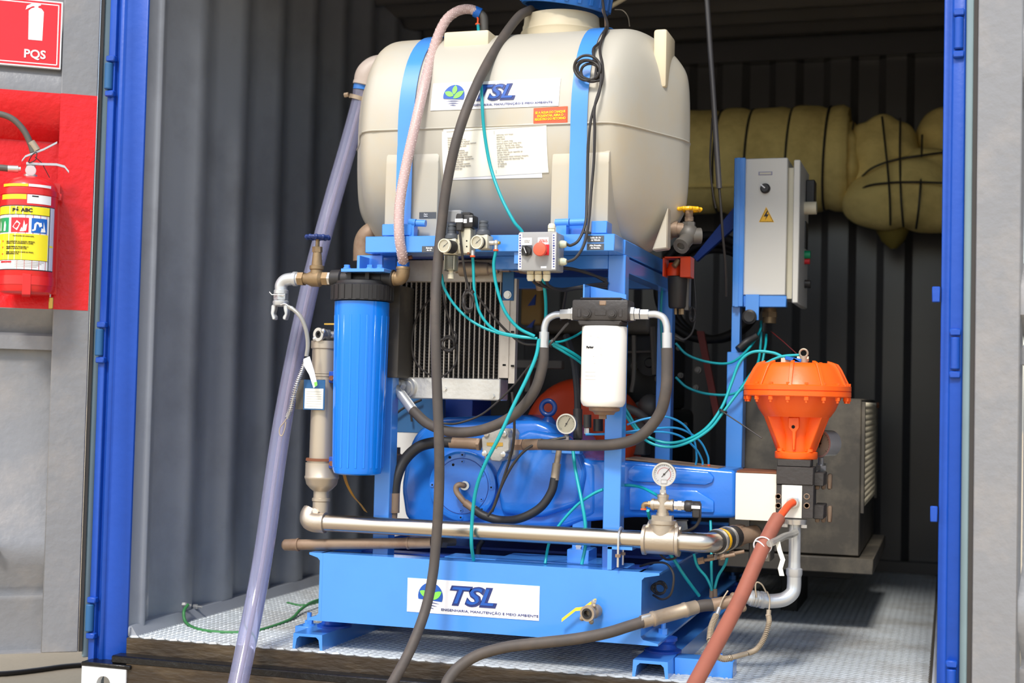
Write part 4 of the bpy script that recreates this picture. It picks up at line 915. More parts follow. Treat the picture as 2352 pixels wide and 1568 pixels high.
# ================================================================== REGULATORS AND SOLENOID
Yg = -.065
def regulator(name, label, cx, ytop, ybase, ybody, ybot, wk, wb, gx, gy, gd, fwd=.016):
    t = thing(name, label, 'regulator', P(cx, ybot, Yg))
    c = P(cx, ybody, Yg); X = c.x; Z = lambda y: P(cx, y, Yg).z; k = lambda w_: S(w_/2, c)
    b = MB(); h0, h1 = Z(ybase), Z(ytop); hh = h1-h0
    b.lathe((X, Yg, h0), (0, 0, 1), [(0, k(wb)), (.008, k(wb)), (.009, k(wb*.88)), (.014, k(wb*.82)), (.015, k(wk)), (hh*.55, k(wk)), (hh*.57, k(wk*1.06)), (hh*.75, k(wk*1.06)), (hh*.76, k(wk*.9)), (hh*.84, k(wk*.9)), (hh*.85, k(wk*1.02)), (hh, k(wk*.98)), (hh, 0)], 26)
    kn = obj('adjusting_knob', b, dark_grey_plastic, t)
    b = MB(); b.box(X-k(wb*.9), X+k(wb*.9), Yg-k(wb*.9), -.031, Z(ybot), h0, .004, 2); obj('body', b, beige_grey, t)
    gauge(gx, gy, Yg-k(wb*.9)-fwd, gd, t, tilt=(-.22, -.97, 0), face=cream_plastic, case=black_plastic, rim=cream_plastic, depth=fwd+.002, needle=38, ticks=False)
    return t, X, Z, k
tr1, X1, Z1, k1 = regulator('filter_regulator', 'grey air filter regulator with clear bowl and cream gauge beside black hose', 1037, 514, 549, 570, 586, 20, 36, 1021, 564, 32, .042)
b = MB(); b.lathe((X1, Yg, Z1(622)), (0, 0, 1), [(0, .010), (0, k1(30)), (.006, k1(32)), (Z1(588)-Z1(622), k1(30))], 24); bw_ = obj('clear_bowl', b, bowl_mat, tr1)
b = MB(); b.lathe((X1, Yg, Z1(640)), (0, 0, 1), [(0, .009), (.012, .009), (.014, .007), (Z1(622)-Z1(640)+.006, .007)], 14); obj('drain_knob', b, cream_plastic, tr1)
b = MB(); b.box(X1-k1(24), X1-k1(22), Yg-.018, Yg+.018, Z1(620), Z1(588)); b.box(X1+k1(22), X1+k1(24), Yg-.018, Yg+.018, Z1(620), Z1(588)); obj('bowl_guard', b, beige_grey, tr1)
b = MB(); b.lathe((X1, Yg, Z1(612)), (0, 0, 1), [(0, .007), (.016, .011), (.02, .011)], 12); obj('inner_vane', b, dark_grey_plastic, bw_)
tr2, X2, Z2, k2 = regulator('air_regulator', 'grey air regulator with cream gauge and two teal tubes beside the control box', 1110, 507, 540, 556, 572, 21, 34, 1096, 556, 31)
b = MB(); p = P(1122, 558, Yg); b.cyl(p, p+V((.022, 0, 0)), .007); b.sphere(p+V((.022, 0, 0)), .009, n=12, m=8); b.cyl(p+V((.022, 0, 0)), p+V((.022, 0, -.018)), .006); obj('push_elbow', b, zinc, tr2)
f2 = p+V((.022, 0, -.018)); b = MB(); b.lathe(f2, (0, 0, -1), [(0, .0075), (.004, .0075), (.005, .006)], 14); obj('orange_ring', b, orange_clip, tr2)
f1 = P(1086, 575, Yg-.01); b = MB(); b.cyl(f1, f1-V((0, 0, .014)), .006); obj('push_fitting', b, zinc, tr2)
f1b = f1-V((0, 0, .014)); b = MB(); b.lathe(f1b, (0, 0, -1), [(0, .0075), (.004, .0075), (.005, .006)], 14); obj('orange_ring', b, orange_clip, tr2)
b = MB(); q = f2+V((.004, 0, .018)); b.cyl(q, q+V((.008, -.002, 0)), .0045); obj('brass_screw', b, brass_bright, tr2)
t = thing('solenoid_valve', 'beige solenoid valve with black coil plug between the two regulators', 'valve', P(1067, 582, -.05))
b = MB(); b.fbox(1057, 523, 1080, 582, -.078, -.031, .002); b.fbox(1050, 538, 1058, 582, -.074, -.031, .002); b.fbox(1062, 521, 1078, 528, -.072, -.035, .002); obj('valve_body', b, beige_grey, t)
b = MB(); b.fbox(1046, 493, 1086, 522, -.085, -.035, .004, 2); b.fbox(1047, 490, 1062, 530, -.096, -.06, .003); b.fbox(1060, 487, 1080, 496, -.08, -.05, .002); coil = obj('coil', b, black_plastic, t)
b = MB(); b.fbox(1045, 502, 1063, 510, -.0975, -.0965); b.fbox(1063, 503, 1072, 512, -.0865, -.0855); b.fbox(1078, 500, 1085, 510, -.0865, -.0855); obj('marking_tape', b, paper, coil)
b = MB()
for px in ((1072, 553), (1072, 566), (1057, 560)): p = P(*px, -.078); b.cyl(p+V((0, .001, 0)), p-V((0, .0006, 0)), .0022, n=10)
obj('port_hole', b, dark_gap, t)
b = MB(); b.fbox(1073, 579, 1078, 584, -.079, -.07); obj('copper_plug', b, rust, t)
b = MB(); b.fbox(1026, 482, 1058, 512, -.05, -.02, .004); obj('grey_coil_box', b, grey_plastic, t)

# ================================================================== CONTROL BOX (junction box with emergency button)
Yj0, Yj1 = -.125, -.034
t = thing('push_button_box', 'grey button box with black selector and red emergency button on the front rail', 'control box', P(1234, 622, Yj0))
b = MB(); b.fbox(1190.5, 533, 1278, 621, Yj0+.012, Yj1, .004, 2); bx_ = obj('box_body', b, grey_plastic, t)
b = MB(); b.fbox(1190, 532, 1278.5, 621.5, Yj0, Yj0+.0115, .004, 2); obj('box_lid', b, grey_plastic, t)
def disc(mb, px, py, Y, d, dpx, prof): c = P(px, py, Y); k = S(dpx/2, c); mb.lathe(c, d, [(h, r*k) for h, r in prof], 28); return c, k
b = MB(); b.fbox(1197.5, 563, 1222, 586, Yj0-.0025, Yj0-.0002, .0008); sq1 = obj('switch_plate', b, dark_grey_plastic, t)
b = MB(); c, k = disc(b, 1210, 576, Yj0-.003, FRONT, 24, [(0, 1), (.006, 1), (.008, .9), (.008, .82), (.006, .78), (.006, .6), (.007, 0)]); b.obox(c+V((0, -.011, 0)), V((.35, 0, -.8)).normalized()*k*.72, (0, .006, 0), V((.8, 0, .35)).normalized()*k*.2, .001); kn = obj('selector_knob', b, black_plastic, t)
b = MB(); b.obox(c+V((-.0, -.0175, 0)), V((.35, 0, -.8)).normalized()*k*.6, (0, .0005, 0), V((.8, 0, .35)).normalized()*k*.05); obj('pointer_line', b, white_ink, kn)
b = MB(); b.fbox(1237, 561, 1261, 586, Yj0-.003, Yj0-.0002, .001); obj('button_plate', b, red_ink, t, 'red square backing plate')
b = MB(); disc(b, 1245, 574, Yj0-.0035, FRONT, 32, [(0, .55), (.012, .55), (.012, .9), (.016, 1), (.022, 1), (.026, .9), (.028, .5), (.028, 0)]); obj('emergency_button', b, red_plastic, t, 'coral red mushroom button')
b = MB(); b.fbox(1199.5, 546, 1221.5, 562.5, Yj0-.0012, Yj0-.0002); sw = obj('switch_label', b, paper, t)
b = MB(); b.fbox(1235.5, 545, 1260, 562, Yj0-.0012, Yj0-.0002); se = obj('emergency_label', b, paper, t)
text('label_lettering', 'ACIONA\nBOMBA', plane_fn(P(1210.5, 554, Yj0-.0013), (1, 0, 0), (0, 0, 1), FRONT), .0042, ink_grey, sw)
text('label_lettering', 'BOTÃO DE\nEMERGÊNCIA', plane_fn(P(1248, 553, Yj0-.0013), (1, 0, 0), (0, 0, 1), FRONT), .0042, red_label, se)
for xa_, xb_ in ((1190.8, 1198.6), (1268, 1276)):
    b = MB(); b.fbox(xa_, 536, xb_, 618, Yj0-.0010, Yj0-.0002); st_ = obj('tape_strip', b, paper, t)
    b = MB(); xm_ = (xa_+xb_)/2
    for k in range(13):
        y = 540+k*6
        if k in (4, 9): c = P(xm_, y, Yj0-.0011); b.cyl(c, c-V((0, .0005, 0)), .0032, n=12)
        else: b.fbox(xm_-2, y-1.6, xm_+1.6, y+1.6, Yj0-.0016, Yj0-.0011)
    obj('strip_print', b, ink_blue, st_)
b = MB(); b.fbox(1242, 611, 1255, 616, Yj0-.001, Yj0-.0002); obj('paint_chip', b, white_ink, t)
def gland(a, d, r, L, m, n=10):
    a = V(a); d = V(d).normalized(); b = MB(); b.hexnut(a, a+d*L*.3, r); b.lathe(a+d*L*.32, d, [(0, r*.8), (.001, r), (L*.35, r), (L*.42, r*.94), (L*.6, r*.72), (L*.62, .0)], 14); return obj('cable_gland', b, m, t)
for px in (1219, 1237, 1256): gland(P(px, 622, Yj0+.04), (0, 0, -1), .0105, .03, cream_plastic)
gland(P(1267, 532, Yj0+.05), (0, 0, 1), .0105, .024, cream_plastic)
teal_cream = mat('teal_stained_gland', (206, 206, 180), .45, dirt=(90, 180, 190), damt=.9, dscale=40)
g1 = P(1279, 561, Yj0+.045); g2 = P(1279, 601, Yj0+.045); gland(g1, (1, 0, 0), .0105, .030, teal_cream); gland(g2, (1, 0, 0), .0105, .030, teal_cream)

# ================================================================== PUMP with gearbox body, disc and beam
Yq = .235
pm = thing('high_pressure_pump', 'large glossy blue pump body with round end plate on skid', 'pump', P(1100, 1220, .4))
def outline(lst, Y): return [P(x, y, Y) for x, y in lst]
b = MB(); b.prism(outline([(928, 1190), (919, 1120), (930, 1050), (948, 1000), (975, 974), (1040, 968), (1230, 964), (1262, 976), (1290, 1008), (1315, 1046), (1372, 1062), (1372, 1185), (1300, 1213), (1120, 1222), (960, 1210)], Yq), (0, .42, 0), .022, 4); obj('pump_body', b, blue_pump, pm)
b = MB(); b.prism(outline([(985, 985), (1010, 958), (1190, 952), (1230, 962), (1230, 1010), (985, 1010)], Yq+.1), (0, .25, 0), .02, 3); obj('top_housing', b, blue_pump, pm)
b = MB(); b.prism(outline([(1180, 1000), (1215, 985), (1300, 1000), (1330, 1040), (1345, 1085), (1330, 1160), (1240, 1190), (1150, 1180), (1135, 1090)], Yq-.02), (0, .08, 0), .018, 4); obj('shoulder', b, blue_pump, pm)
c = P(1067, 1115, Yq); R = S(80, c)
b = MB(); b.lathe(c+V((0, .012, 0)), FRONT, [(0, R*1.04), (.008, R*1.04), (.010, R), (.034, R), (.036, R-.003), (.036, R*.80), (.0345, R*.795), (.0345, R*.785), (.0365, R*.78), (.0365, 0)], 64); ep = obj('end_plate', b, blue_pump, pm)
yf = c.y-.0245
for k in range(8):
    a = radians(90+45*k); q = V((c.x+R*.89*cos(a), yf, c.z+R*.89*sin(a))); b = MB(); b.lathe(q, FRONT, [(-.002, .0085), (.0015, .0085), (.0015, .0062), (.0035, .0058), (.0035, .003), (-.0, .003), (0, 0)], 14); sb = obj('socket_bolt', b, blue_pump, ep)
    b = MB(); b.cyl(q+V((0, -.0002, 0)), q+V((0, -.0034, 0)), .0031, n=6); obj('socket_shade', b, dark_gap, ep)  # near-black plug in the hex socket; the hole's shade put into its colour
for k in range(6):
    a = radians(90+60*k); q = V((c.x+R*.70*cos(a), yf-.0005, c.z+R*.70*sin(a))); b = MB(); b.lathe(q, FRONT, [(-.002, .0065), (.001, .0065), (.001, .0048), (.0028, .0045), (.0028, .0022), (0, .0022), (0, 0)], 12); obj('socket_bolt', b, blue_pump, ep)
    b = MB(); b.cyl(q+V((0, -.0002, 0)), q+V((0, -.0027, 0)), .0023, n=6); obj('socket_shade', b, dark_gap, ep)  # same shade-coloured plug in the inner bolt sockets
b = MB(); b.torus((c.x, yf-.0003, c.z), (0, 1, 0), R*.79, .0009, 56, 5); obj('groove_shade', b, blue_dark, ep)  # dark blue ring laid in the turned groove, painting in its shading
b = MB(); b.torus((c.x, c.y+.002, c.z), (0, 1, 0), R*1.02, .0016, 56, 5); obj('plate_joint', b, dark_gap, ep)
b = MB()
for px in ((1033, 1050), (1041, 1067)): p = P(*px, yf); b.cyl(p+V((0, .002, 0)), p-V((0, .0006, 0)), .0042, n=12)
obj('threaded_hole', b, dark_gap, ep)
b = MB(); b.prism(outline([(1330, 1056), (1440, 1058), (1690, 1080), (1690, 1190), (1450, 1188), (1330, 1200)], Yq+.005), (0, .2, 0), .012, 3); obj('pump_beam', b, blue_pump, pm)
b = MB(); b.prism(outline([(1442, 1078), (1455, 1068), (1628, 1082), (1640, 1096), (1636, 1108), (1620, 1114), (1455, 1106), (1442, 1100)], Yq-.006), (0, .02, 0), .005, 2); b.prism(outline([(1445, 1118), (1600, 1126), (1640, 1150), (1640, 1178), (1445, 1172)], Yq-.004), (0, .02, 0), .006, 2); obj('raised_panel', b, blue_pump, pm)
b = MB(); p0, p1 = P(1440, 1052, Yq+.02), P(1650, 1076, Yq+.02); b.prism([P(1437, 1051, Yq+.02), P(1650, 1075, Yq+.02), P(1650, 1078, Yq+.02), P(1437, 1055, Yq+.02)], (0, .14, 0)); obj('top_plate', b, brown_pipe, pm)
b = MB(); b.fbox(1314, 1185, 1348, 1262, Yq+.01, Yq+.06, .002); b.fbox(1302, 1262, 1352, 1294, Yq-.04, Yq+.06, .002); obj('pump_foot', b, blue, pm)
b = MB(); q = P(1330, 1254, Yq+.01); b.hexnut(q, q-V((0, .008, 0)), .009); obj('foot_bolt', b, zinc, pm)
Ye = .33; c = P(1259, 936, Ye); b = MB(); b.torus(c, (0, 1, 0), .021, .0075, 30, 12)
b.lathe(P(1259, 990, Ye), (0, 0, 1), [(0, .03), (.022, .026), (.036, .017), (.044, .011)], 20); obj('eye_bolt', b, blue_pump, pm)
for o in pm.children:
    if o.name.startswith('eye_bolt'):
        o.data.materials[0] = mat('dark_blue_eye', (20, 62, 130), .35, coat=.3)
b = MB(); q = P(918, 1060, .5); b.lathe((q.x, .45, P(918, 1085, .45).z), (0, 0, 1), [(0, .02), (.03, .024), (.05, .030), (.056, .030), (.06, .02), (.08, .02)], 18); obj('brown_cap', b, brown_pipe, pm)

# grey flange block with four bolts
Yb_ = .135; t = thing('hydraulic_flange_block', 'light grey four bolt flange block above the blue pump end plate', 'valve block', P(1142, 1062, Yb_+.03))
b = MB(); q = [(1117, 986), (1122, 982), (1163, 984), (1168, 990), (1166, 1004), (1170, 1008), (1170, 1034), (1158, 1040), (1156, 1054), (1148, 1060), (1128, 1058), (1122, 1046), (1107, 1040), (1106, 1004), (1116, 1000)]
b.prism(outline(q, Yb_), (0, .045, 0), .003); obj('block_front', b, grey_iron, t)
b = MB(); b.prism(outline([(1112, 984), (1176, 984), (1184, 1000), (1184, 1045), (1172, 1056), (1112, 1056)], Yb_+.046), (0, .06, 0), .004); obj('block_base', b, grey_iron, t)
for px in ((1117, 996), (1158, 996), (1113, 1041), (1156, 1043)):
    p = P(*px, Yb_-.004); b = MB(); b.hexnut(p+V((0, .03, 0)), p-V((0, .002, 0)), .0085); b.lathe(p+V((0, .0, 0)), FRONT, [(0, .0085), (.003, .008), (.004, .006), (.004, 0)], 12); obj('flange_bolt', b, zinc, t)
b = MB(); b.prism(outline([(1118, 1016), (1155, 1016), (1155, 1024), (1142, 1025), (1141, 1029), (1131, 1029), (1130, 1024), (1118, 1023)], Yb_-.001), (0, -.0008, 0)); obj('brass_plate', b, brass_bright, t)
b = MB(); b.cyl(P(1104, 1020, Yb_+.03), P(1078, 1018, Yb_+.03), .017); b.cyl(P(1080, 1018, Yb_+.03), P(1034, 1016, Yb_+.03), .0165); b.hexnut(P(1103, 1020, Yb_+.03), P(1097, 1020, Yb_+.03), .02); obj('left_fitting', b, brown_pipe, t)
b = MB(); b.hexnut(P(1185, 1021, Yb_+.02), P(1204, 1021, Yb_+.01), .018); obj('right_nut', b, brown_pipe, t)
# hoses on the pump
t = thing('suction_hose', 'thick black hose curving down left from the grey flange block', 'hose', P(905, 1185, .12))
hose_part('rubber_hose', PP([(1040, 1016, Yb_+.03), (1005, 1015, Yb_+.03), (962, 1026, .16), (928, 1058, .15), (910, 1100, .13), (905, 1140, .12)]), .0165, rubber_dark, t, 8, 16)
b = MB(); a, c = P(905, 1132, .12), P(904, 1177, .12); b.lathe(a, c-a, [(0, .0175), ((c-a).length, .0175), ((c-a).length, .012), ((c-a).length+.02, .011)], 18); obj('end_ferrule', b, brown_pipe, t)
t = thing('drain_hose', 'black hose from brown elbow at centre of pump end plate up to gauge manifold', 'hose', P(1180, 1196, .16))
yf2 = yf-.002
hose_part('brown_elbow', PP([(1066, 1115, yf2-.006), (1064, 1114, yf2-.02), (1055, 1113, yf2-.028), (1048, 1118, yf2-.03), (1049, 1130, yf2-.03), (1060, 1145, yf2-.03), (1070, 1156, yf2-.03)]), .0085, brown_pipe, t, 5, 12)
pipe('elbow_nut', P(1067, 1115, yf2), P(1067, 1115, yf2-.010), .0135, zinc, t); a, c = PP([(1068, 1154, yf2-.03), (1092, 1171, yf2-.03)]); pipe('ferrule', a, c, .0115, brown_pipe, t)
hose_part('rubber_hose', PP([(1090, 1170, yf2-.03), (1112, 1184, yf2-.03), (1150, 1194, yf2-.03), (1195, 1190, .15), (1240, 1166, .15), (1266, 1130, .155), (1274, 1098, .16)]), .0125, rubber_dark, t, 8, 14)
a, c, e_ = PP([(1274, 1102, .16), (1279, 1064, .165), (1284, 1034, .17)]); pipe('upper_ferrule', a, c, .0125, ferrule, t); pipe('upper_stub', c, e_, .0085, ferrule, t)
t = thing('manifold_gauge', 'grey faced pressure gauge on small blue manifold in front of orange cowl', 'gauge', P(1301, 1035, .16))
gauge(1301, 973, .14, 47, t, face=grey_plastic if False else beige_grey, needle=60)
b = MB(); b.fbox(1266, 1022, 1332, 1042, .17, .21, .002); obj('manifold', b, blue, t)
b = MB(); p, q = P(1301, 996, .152), P(1301, 1024, .18); b.hexnut(P(1301, 1000, .155), P(1301, 1010, .16), .009); b.cyl(p, q, .006); b.hexnut(P(1301, 1010, .17), P(1301, 1022, .17), .013); b.hexnut(P(1326, 1012, .185), P(1326, 1024, .185), .012); obj('gauge_stem', b, zinc, t)

# ================================================================== VALVE BLOCK and ORANGE ACTUATOR
Yv = .2
t = thing('fluid_end_block', 'white machined steel fluid end block at the right end of pump', 'pump block', P(1740, 1196, Yv))
b = MB(); b.fbox(1689, 1087, 1783, 1195, Yv, Yv+.17, .001); obj('machined_block', b, mat('cream_machined_steel', (235, 226, 208), .4, .15, var=.03), t)
b = MB(); q = P(1735, 1085, Yv); b.box(P(1690, 1086, Yv).x+.002, P(1783, 1086, Yv).x+.06, Yv+.003, Yv+.17, q.z-.0012, q.z+.0035); obj('rusty_top', b, rust, t)
b = MB(); b.fbox(1795, 1114, 1842, 1189, Yv-.012, Yv+.05, .001); obj('valve_face', b, mat('bright_milled_steel', (226, 222, 212), .35, .3, var=.03), t)
for x0, x1 in ((1783, 1796), (1842, 1868)):
    b = MB(); b.fbox(x0, 1113, x1, 1190, Yv-.008, Yv+.08, .001); fl = obj('dark_flange', b, black_iron, t)
    for y in (1140, 1161):
        b = MB(); p = P((x0+x1)/2-2, y, Yv-.008); b.lathe(p, FRONT, [(0, .0085), (.0015, .0085), (.002, .007), (-.0, .0055), (-.0, 0)], 14); obj('bolt_socket', b, brown_pipe, fl)
b = MB(); b.fbox(1783, 1072, 1868, 1113, Yv-.012, Yv+.08, .002); b.fbox(1785, 1055, 1862, 1071.5, Yv-.006, Yv+.07, .002); obj('black_coupling', b, black_iron, t)
for y0, y1 in ((1086, 1116), (1160, 1192)):
    b = MB(); b.fbox(1868, y0, 1892, y1, Yv+.03, Yv+.14, .002); sb_ = obj('side_bracket', b, black_iron, t)
    for k in range(3): b = MB(); b.fbox(1872+k*14, y0+2, 1882+k*14, y1+8, Yv+.05+k*.05, Yv+.08+k*.05, .003); obj('clamp_tooth', b, brown_pipe, sb_)
b = MB(); p = P(1822, 1153, Yv-.012); b.lathe(p, FRONT, [(0, .018), (.006, .018), (.008, .0145), (.016, .0145), (.016, 0)], 20); obj('outlet_nut', b, zinc, t)
b = MB(); b.fbox(1720, 1190, 1770, 1290, Yv+.06, Yv+.16, .003); obj('dark_support', b, black_steel, t)
# actuator
Ya = .255; t = thing('diaphragm_actuator', 'orange diaphragm valve actuator standing on the fluid end block', 'actuator', P(1828, 1055, Ya))
cA = P(1830, 960, Ya); X = cA.x
def az(y): return P(1830, y, Ya).z
def ar(wd): return S(wd/2, cA)
b = MB(); b.lathe((X, Ya, 0), (0, 0, 1), [(az(886), ar(232)), (az(878), ar(224)), (az(846), ar(190)), (az(838), ar(176)), (az(834), ar(160)), (az(832), 0)], 56); top = obj('upper_dome', b, orange, t)
for k in range(10):
    a = 2*pi*k/10+.28; d = V((cos(a), sin(a), 0)); b = MB(); tn = V((-sin(a), cos(a), 0))
    b.prism([V((X, Ya, z))+d*r-tn*.005 for z, r in ((az(886), ar(242)), (az(847), ar(203)), (az(835), ar(186)), (az(829), ar(150)), (az(838), ar(150)), (az(880), ar(210)))], tn*.010, .001); obj('dome_rib', b, orange, top)
b = MB(); b.lathe((X, Ya, 0), (0, 0, 1), [(az(911), 0), (az(911), ar(238)), (az(909), ar(243)), (az(899), ar(243)), (az(898), ar(240)), (az(897), ar(240)), (az(896), ar(243)), (az(886), ar(243)), (az(884), ar(238)), (az(884), 0)], 60); fl = obj('rim_flange', b, orange, t)
b = MB(); b.torus((X, Ya, az(897.5)), (0, 0, 1), ar(241), .0010, 50, 5); obj('flange_seam', b, orange_dark, fl)
for k in range(18):
    a = 2*pi*k/18+.1; q = V((X+ar(232)*cos(a), Ya+ar(232)*sin(a), 0)); b = MB(); b.hexnut(q+V((0, 0, az(884))), q+V((0, 0, az(879))), .0055); b.hexnut(q+V((0, 0, az(919))), q+V((0, 0, az(911))), .0065); b.cyl(q+V((0, 0, az(924))), q+V((0, 0, az(919))), .0035, n=8); obj('rim_bolt', b, orange, fl)
b = MB(); b.lathe((X, Ya, 0), (0, 0, 1), [(az(957), ar(150)), (az(956), ar(152)), (az(940), ar(174)), (az(924), ar(188)), (az(911), ar(200))], 48); obj('lower_bowl', b, orange, t)
b = MB(); b.lathe((X, Ya, 0), (0, 0, 1), [(az(1040), ar(72)), (az(1000), ar(70)), (az(957), ar(96)), (az(950), ar(120))], 32); yk = obj('yoke', b, orange, t)
for ang in (28, 152, 208, 332):
    a = radians(ang); d = V((cos(a), -abs(sin(a)) if ang in (28, 152) else abs(sin(a)), 0)); tn = V((-d.y, d.x, 0))
    b = MB(); b.prism([V((X, Ya, z))+d*r-tn*.017 for r, z in ((ar(152), az(954)), (ar(86), az(1036)), (ar(50), az(1036)), (ar(80), az(954)))], tn*.034, .002); obj('yoke_wing', b, orange, yk)
b = MB(); yy = Ya-ar(104); b.prism([P(x, y, yy) for x, y in ((1810, 958), (1836, 958), (1836, 982), (1828, 992), (1826, 1034), (1820, 1034), (1819, 992), (1810, 982))], (0, .05, 0), .002); obj('vent_boss', b, orange, yk)
b = MB(); p = P(1822, 980, yy); b.cyl(p+V((0, .001, 0)), p-V((0, .001, 0)), .0048, n=14); obj('vent_hole', b, dark_gap, yk)
b = MB(); b.lathe((X, Ya, 0), (0, 0, 1), [(az(1053), 0), (az(1053), ar(94)), (az(1051), ar(97)), (az(1038), ar(97)), (az(1036), ar(92)), (az(1036), 0)], 40); obj('base_flange', b, orange, t)
for s_ in (-1, 1):
    for y2 in (-1, 1): b = MB(); q = V((X+s_*ar(66), Ya+y2*ar(54), az(1036))); b.lathe(q, (0, 0, 1), [(0, .009), (.008, .009), (.008, .006), (.004, .006), (.004, 0)], 14); obj('base_bolt', b, orange, t)
p = P(1838, 828, Ya-.02); b = MB(); b.hexnut(P(1806, 833, Ya-.03), P(1806, 822, Ya-.03), .016); obj('port_adapter', b, beige_grey, t)
b = MB(); b.obox(P(1822, 825, Ya-.05), (.022, 0, -.004), (0, .004, 0), (.001, 0, .005), .001); b.obox(P(1829, 830, Ya-.05), (.010, 0, -.006), (0, .004, 0), (.003, 0, .005), .001); obj('blue_tee_handle', b, blue_ink, t)
b = MB(); q = P(1846, 824, Ya-.02); b.cyl(q-V((0, 0, .012)), q+V((0, 0, .008)), .012); b.torus(q+V((0, -.004, .016)), (0, 1, 0), .011, .003, 18, 6); b.hexnut(q-V((.018, 0, 0)), q+V((.014, 0, 0)), .008); obj('top_elbow', b, ferrule, t)
# gauge behind actuator
t = thing('rear_gauge', 'steel cased pressure gauge half hidden behind the orange actuator', 'gauge', P(1880, 1085, .34))
gauge(1884, 1018, .30, 64, t, tilt=(-.55, -.83, 0), face=beige_grey, needle=70, depth=.05)
b = MB(); b.cyl(P(1886, 1048, .33), P(1884, 1090, .36), .008); b.hexnut(P(1886, 1066, .345), P(1886, 1078, .35), .016); obj('stem', b, zinc, t)
# delivery pipe in silver
Yo = .2; t = thing('delivery_pipe', 'silver painted delivery pipe with elbow and ribbed coupling under fluid end block', 'pipe', P(1820, 1385, Yo))
c = P(1826, 1200, Yo); X = c.x; zf = lambda y: P(1826, y, Yo).z
b = MB(); b.lathe((X, Yo, 0), (0, 0, 1), [(zf(1203), 0), (zf(1203), .030), (zf(1192), .032), (zf(1191), 0)], 28)
for s_ in (-1, 1): b.hexnut((X+s_*.026, Yo-.012, zf(1210)), (X+s_*.026, Yo-.012, zf(1203)), .009)
obj('flange', b, zinc, t)
b = MB(); b.lathe((X, Yo, 0), (0, 0, 1), [(zf(1312), .0165), (zf(1204), .0165)], 24); b.lathe((X, Yo, 0), (0, 0, 1), [(zf(1326), .0165), (zf(1326), .0185), (zf(1318), .0225), (zf(1306), .0225), (zf(1303), .0175), (zf(1290), .0165)], 24); obj('down_pipe', b, silver, t)
ex0 = P(1745, 1376, .16)
hose_part('bend', [V((X, Yo, zf(1315))), V((X, Yo, zf(1345))), P(1819, 1362, .195), P(1800, 1376, .185), P(1772, 1380, .175), P(1750, 1378, .165)], .0195, silver, t, 7, 20)
d = (P(1708, 1371, .14)-P(1752, 1378, .165)).normalized(); a = P(1756, 1378, .167)
b = MB(); b.lathe(a, d, [(0, .019), (.001, .0235), (.012, .0235), (.013, .020), (.018, .020), (.019, .0225), (.024, .0225), (.025, .020), (.029, .0215), (.034, .0215), (.035, .0195), (.038, .021), (.043, .021), (.044, .018), (.055, .017), (.058, .0)], 24); obj('ribbed_coupling', b, silver, t)
for k in range(3): b = MB(); b.ring(a+d*(.020+.008*k), d, .0228, .02, .0015, 20); obj('coupling_wire', b, zinc, t)
tip = a+d*.058
# discharge hose
t = thing('discharge_hose', 'thick black discharge hose with brown ferrule leading from silver coupling out over the sill', 'hose', P(1100, 1500, -.12))
b = MB(); f0 = P(1692, 1378, .135); f1_ = P(1636, 1389, .11); L = (f1_-f0).length; b.lathe(f0, f1_-f0, [(-.02, .013), (0, .019), (.008, .021), (.012, .018), (.018, .0165), (L, .018)], 20); b.sphere(P(1706, 1396, .12), .011, n=10, m=8); b.sphere(P(1684, 1368, .13), .010, n=10, m=8); obj('rusty_coupling', b, brown_pipe, t)
hose_part('black_neck', [f1_, P(1617, 1390, .10), P(1598, 1394, .09)], .0168, rubber, t, 5, 16)
g0, g1_ = P(1600, 1393, .09), P(1474, 1428, -.01); d = (g1_-g0); L = d.length
b = MB(); b.lathe(g0, d, [(0, .0185), (.03, .0195), (.032, .021), (.04, .021), (.042, .0195), (L-.042, .0195), (L-.040, .021), (L-.032, .021), (L-.03, .018), (L, .018)], 20); fe = obj('long_ferrule', b, ferrule, t)
b = MB(); m_ = g0+d*.90; u = d.normalized(); b.obox(m_+V((0, -.016, .010)), u*.014, V((0, .002, .002)), u.cross(V((0, 1, .4))).normalized()*.006, .001); obj('foil_sticker', b, silver, fe)
hose_part('rubber_hose', PP([(1478, 1427, -.008), (1440, 1439, -.03), (1390, 1454, -.06), (1320, 1467, -.09), (1240, 1476, -.11), (1165, 1485, -.12), (1100, 1503, -.13), (1056, 1530, -.15), (1030, 1560, -.17), (1012, 1595, -.19)])+[V((.98, -.22, -.17)), V((.93, -.35, -.203)), V((.7, -.7, -.2045)), V((.3, -1.4, -.2045))], .0155, rubber, t, 8, 16)
# brown high pressure hose
t = thing('pressure_hose', 'long reddish brown high pressure hose slanting from the block to bottom edge', 'hose', P(1700, 1380, -.1))
hose_part('orange_sleeve', PP([(1822, 1153, Yv-.028), (1812, 1160, .155), (1798, 1177, .12), (1782, 1200, .08)]), .0105, orange_sleeve, t, 6, 14)
hs = PP([(1788, 1188, .092), (1772, 1216, .06), (1745, 1272, 0), (1702, 1370, -.10), (1660, 1452, -.2), (1622, 1522, -.29), (1592, 1578, -.36), (1560, 1638, -.44), (1530, 1695, -.53)]) + [V((1.66, -.75, -.16)), V((1.60, -.95, -.199)), V((1.4, -1.4, -.2)), V((1.0, -2.2, -.2))]
hose_part('rubber_hose', hs, .0195, brown_hose, t, 8, 18)
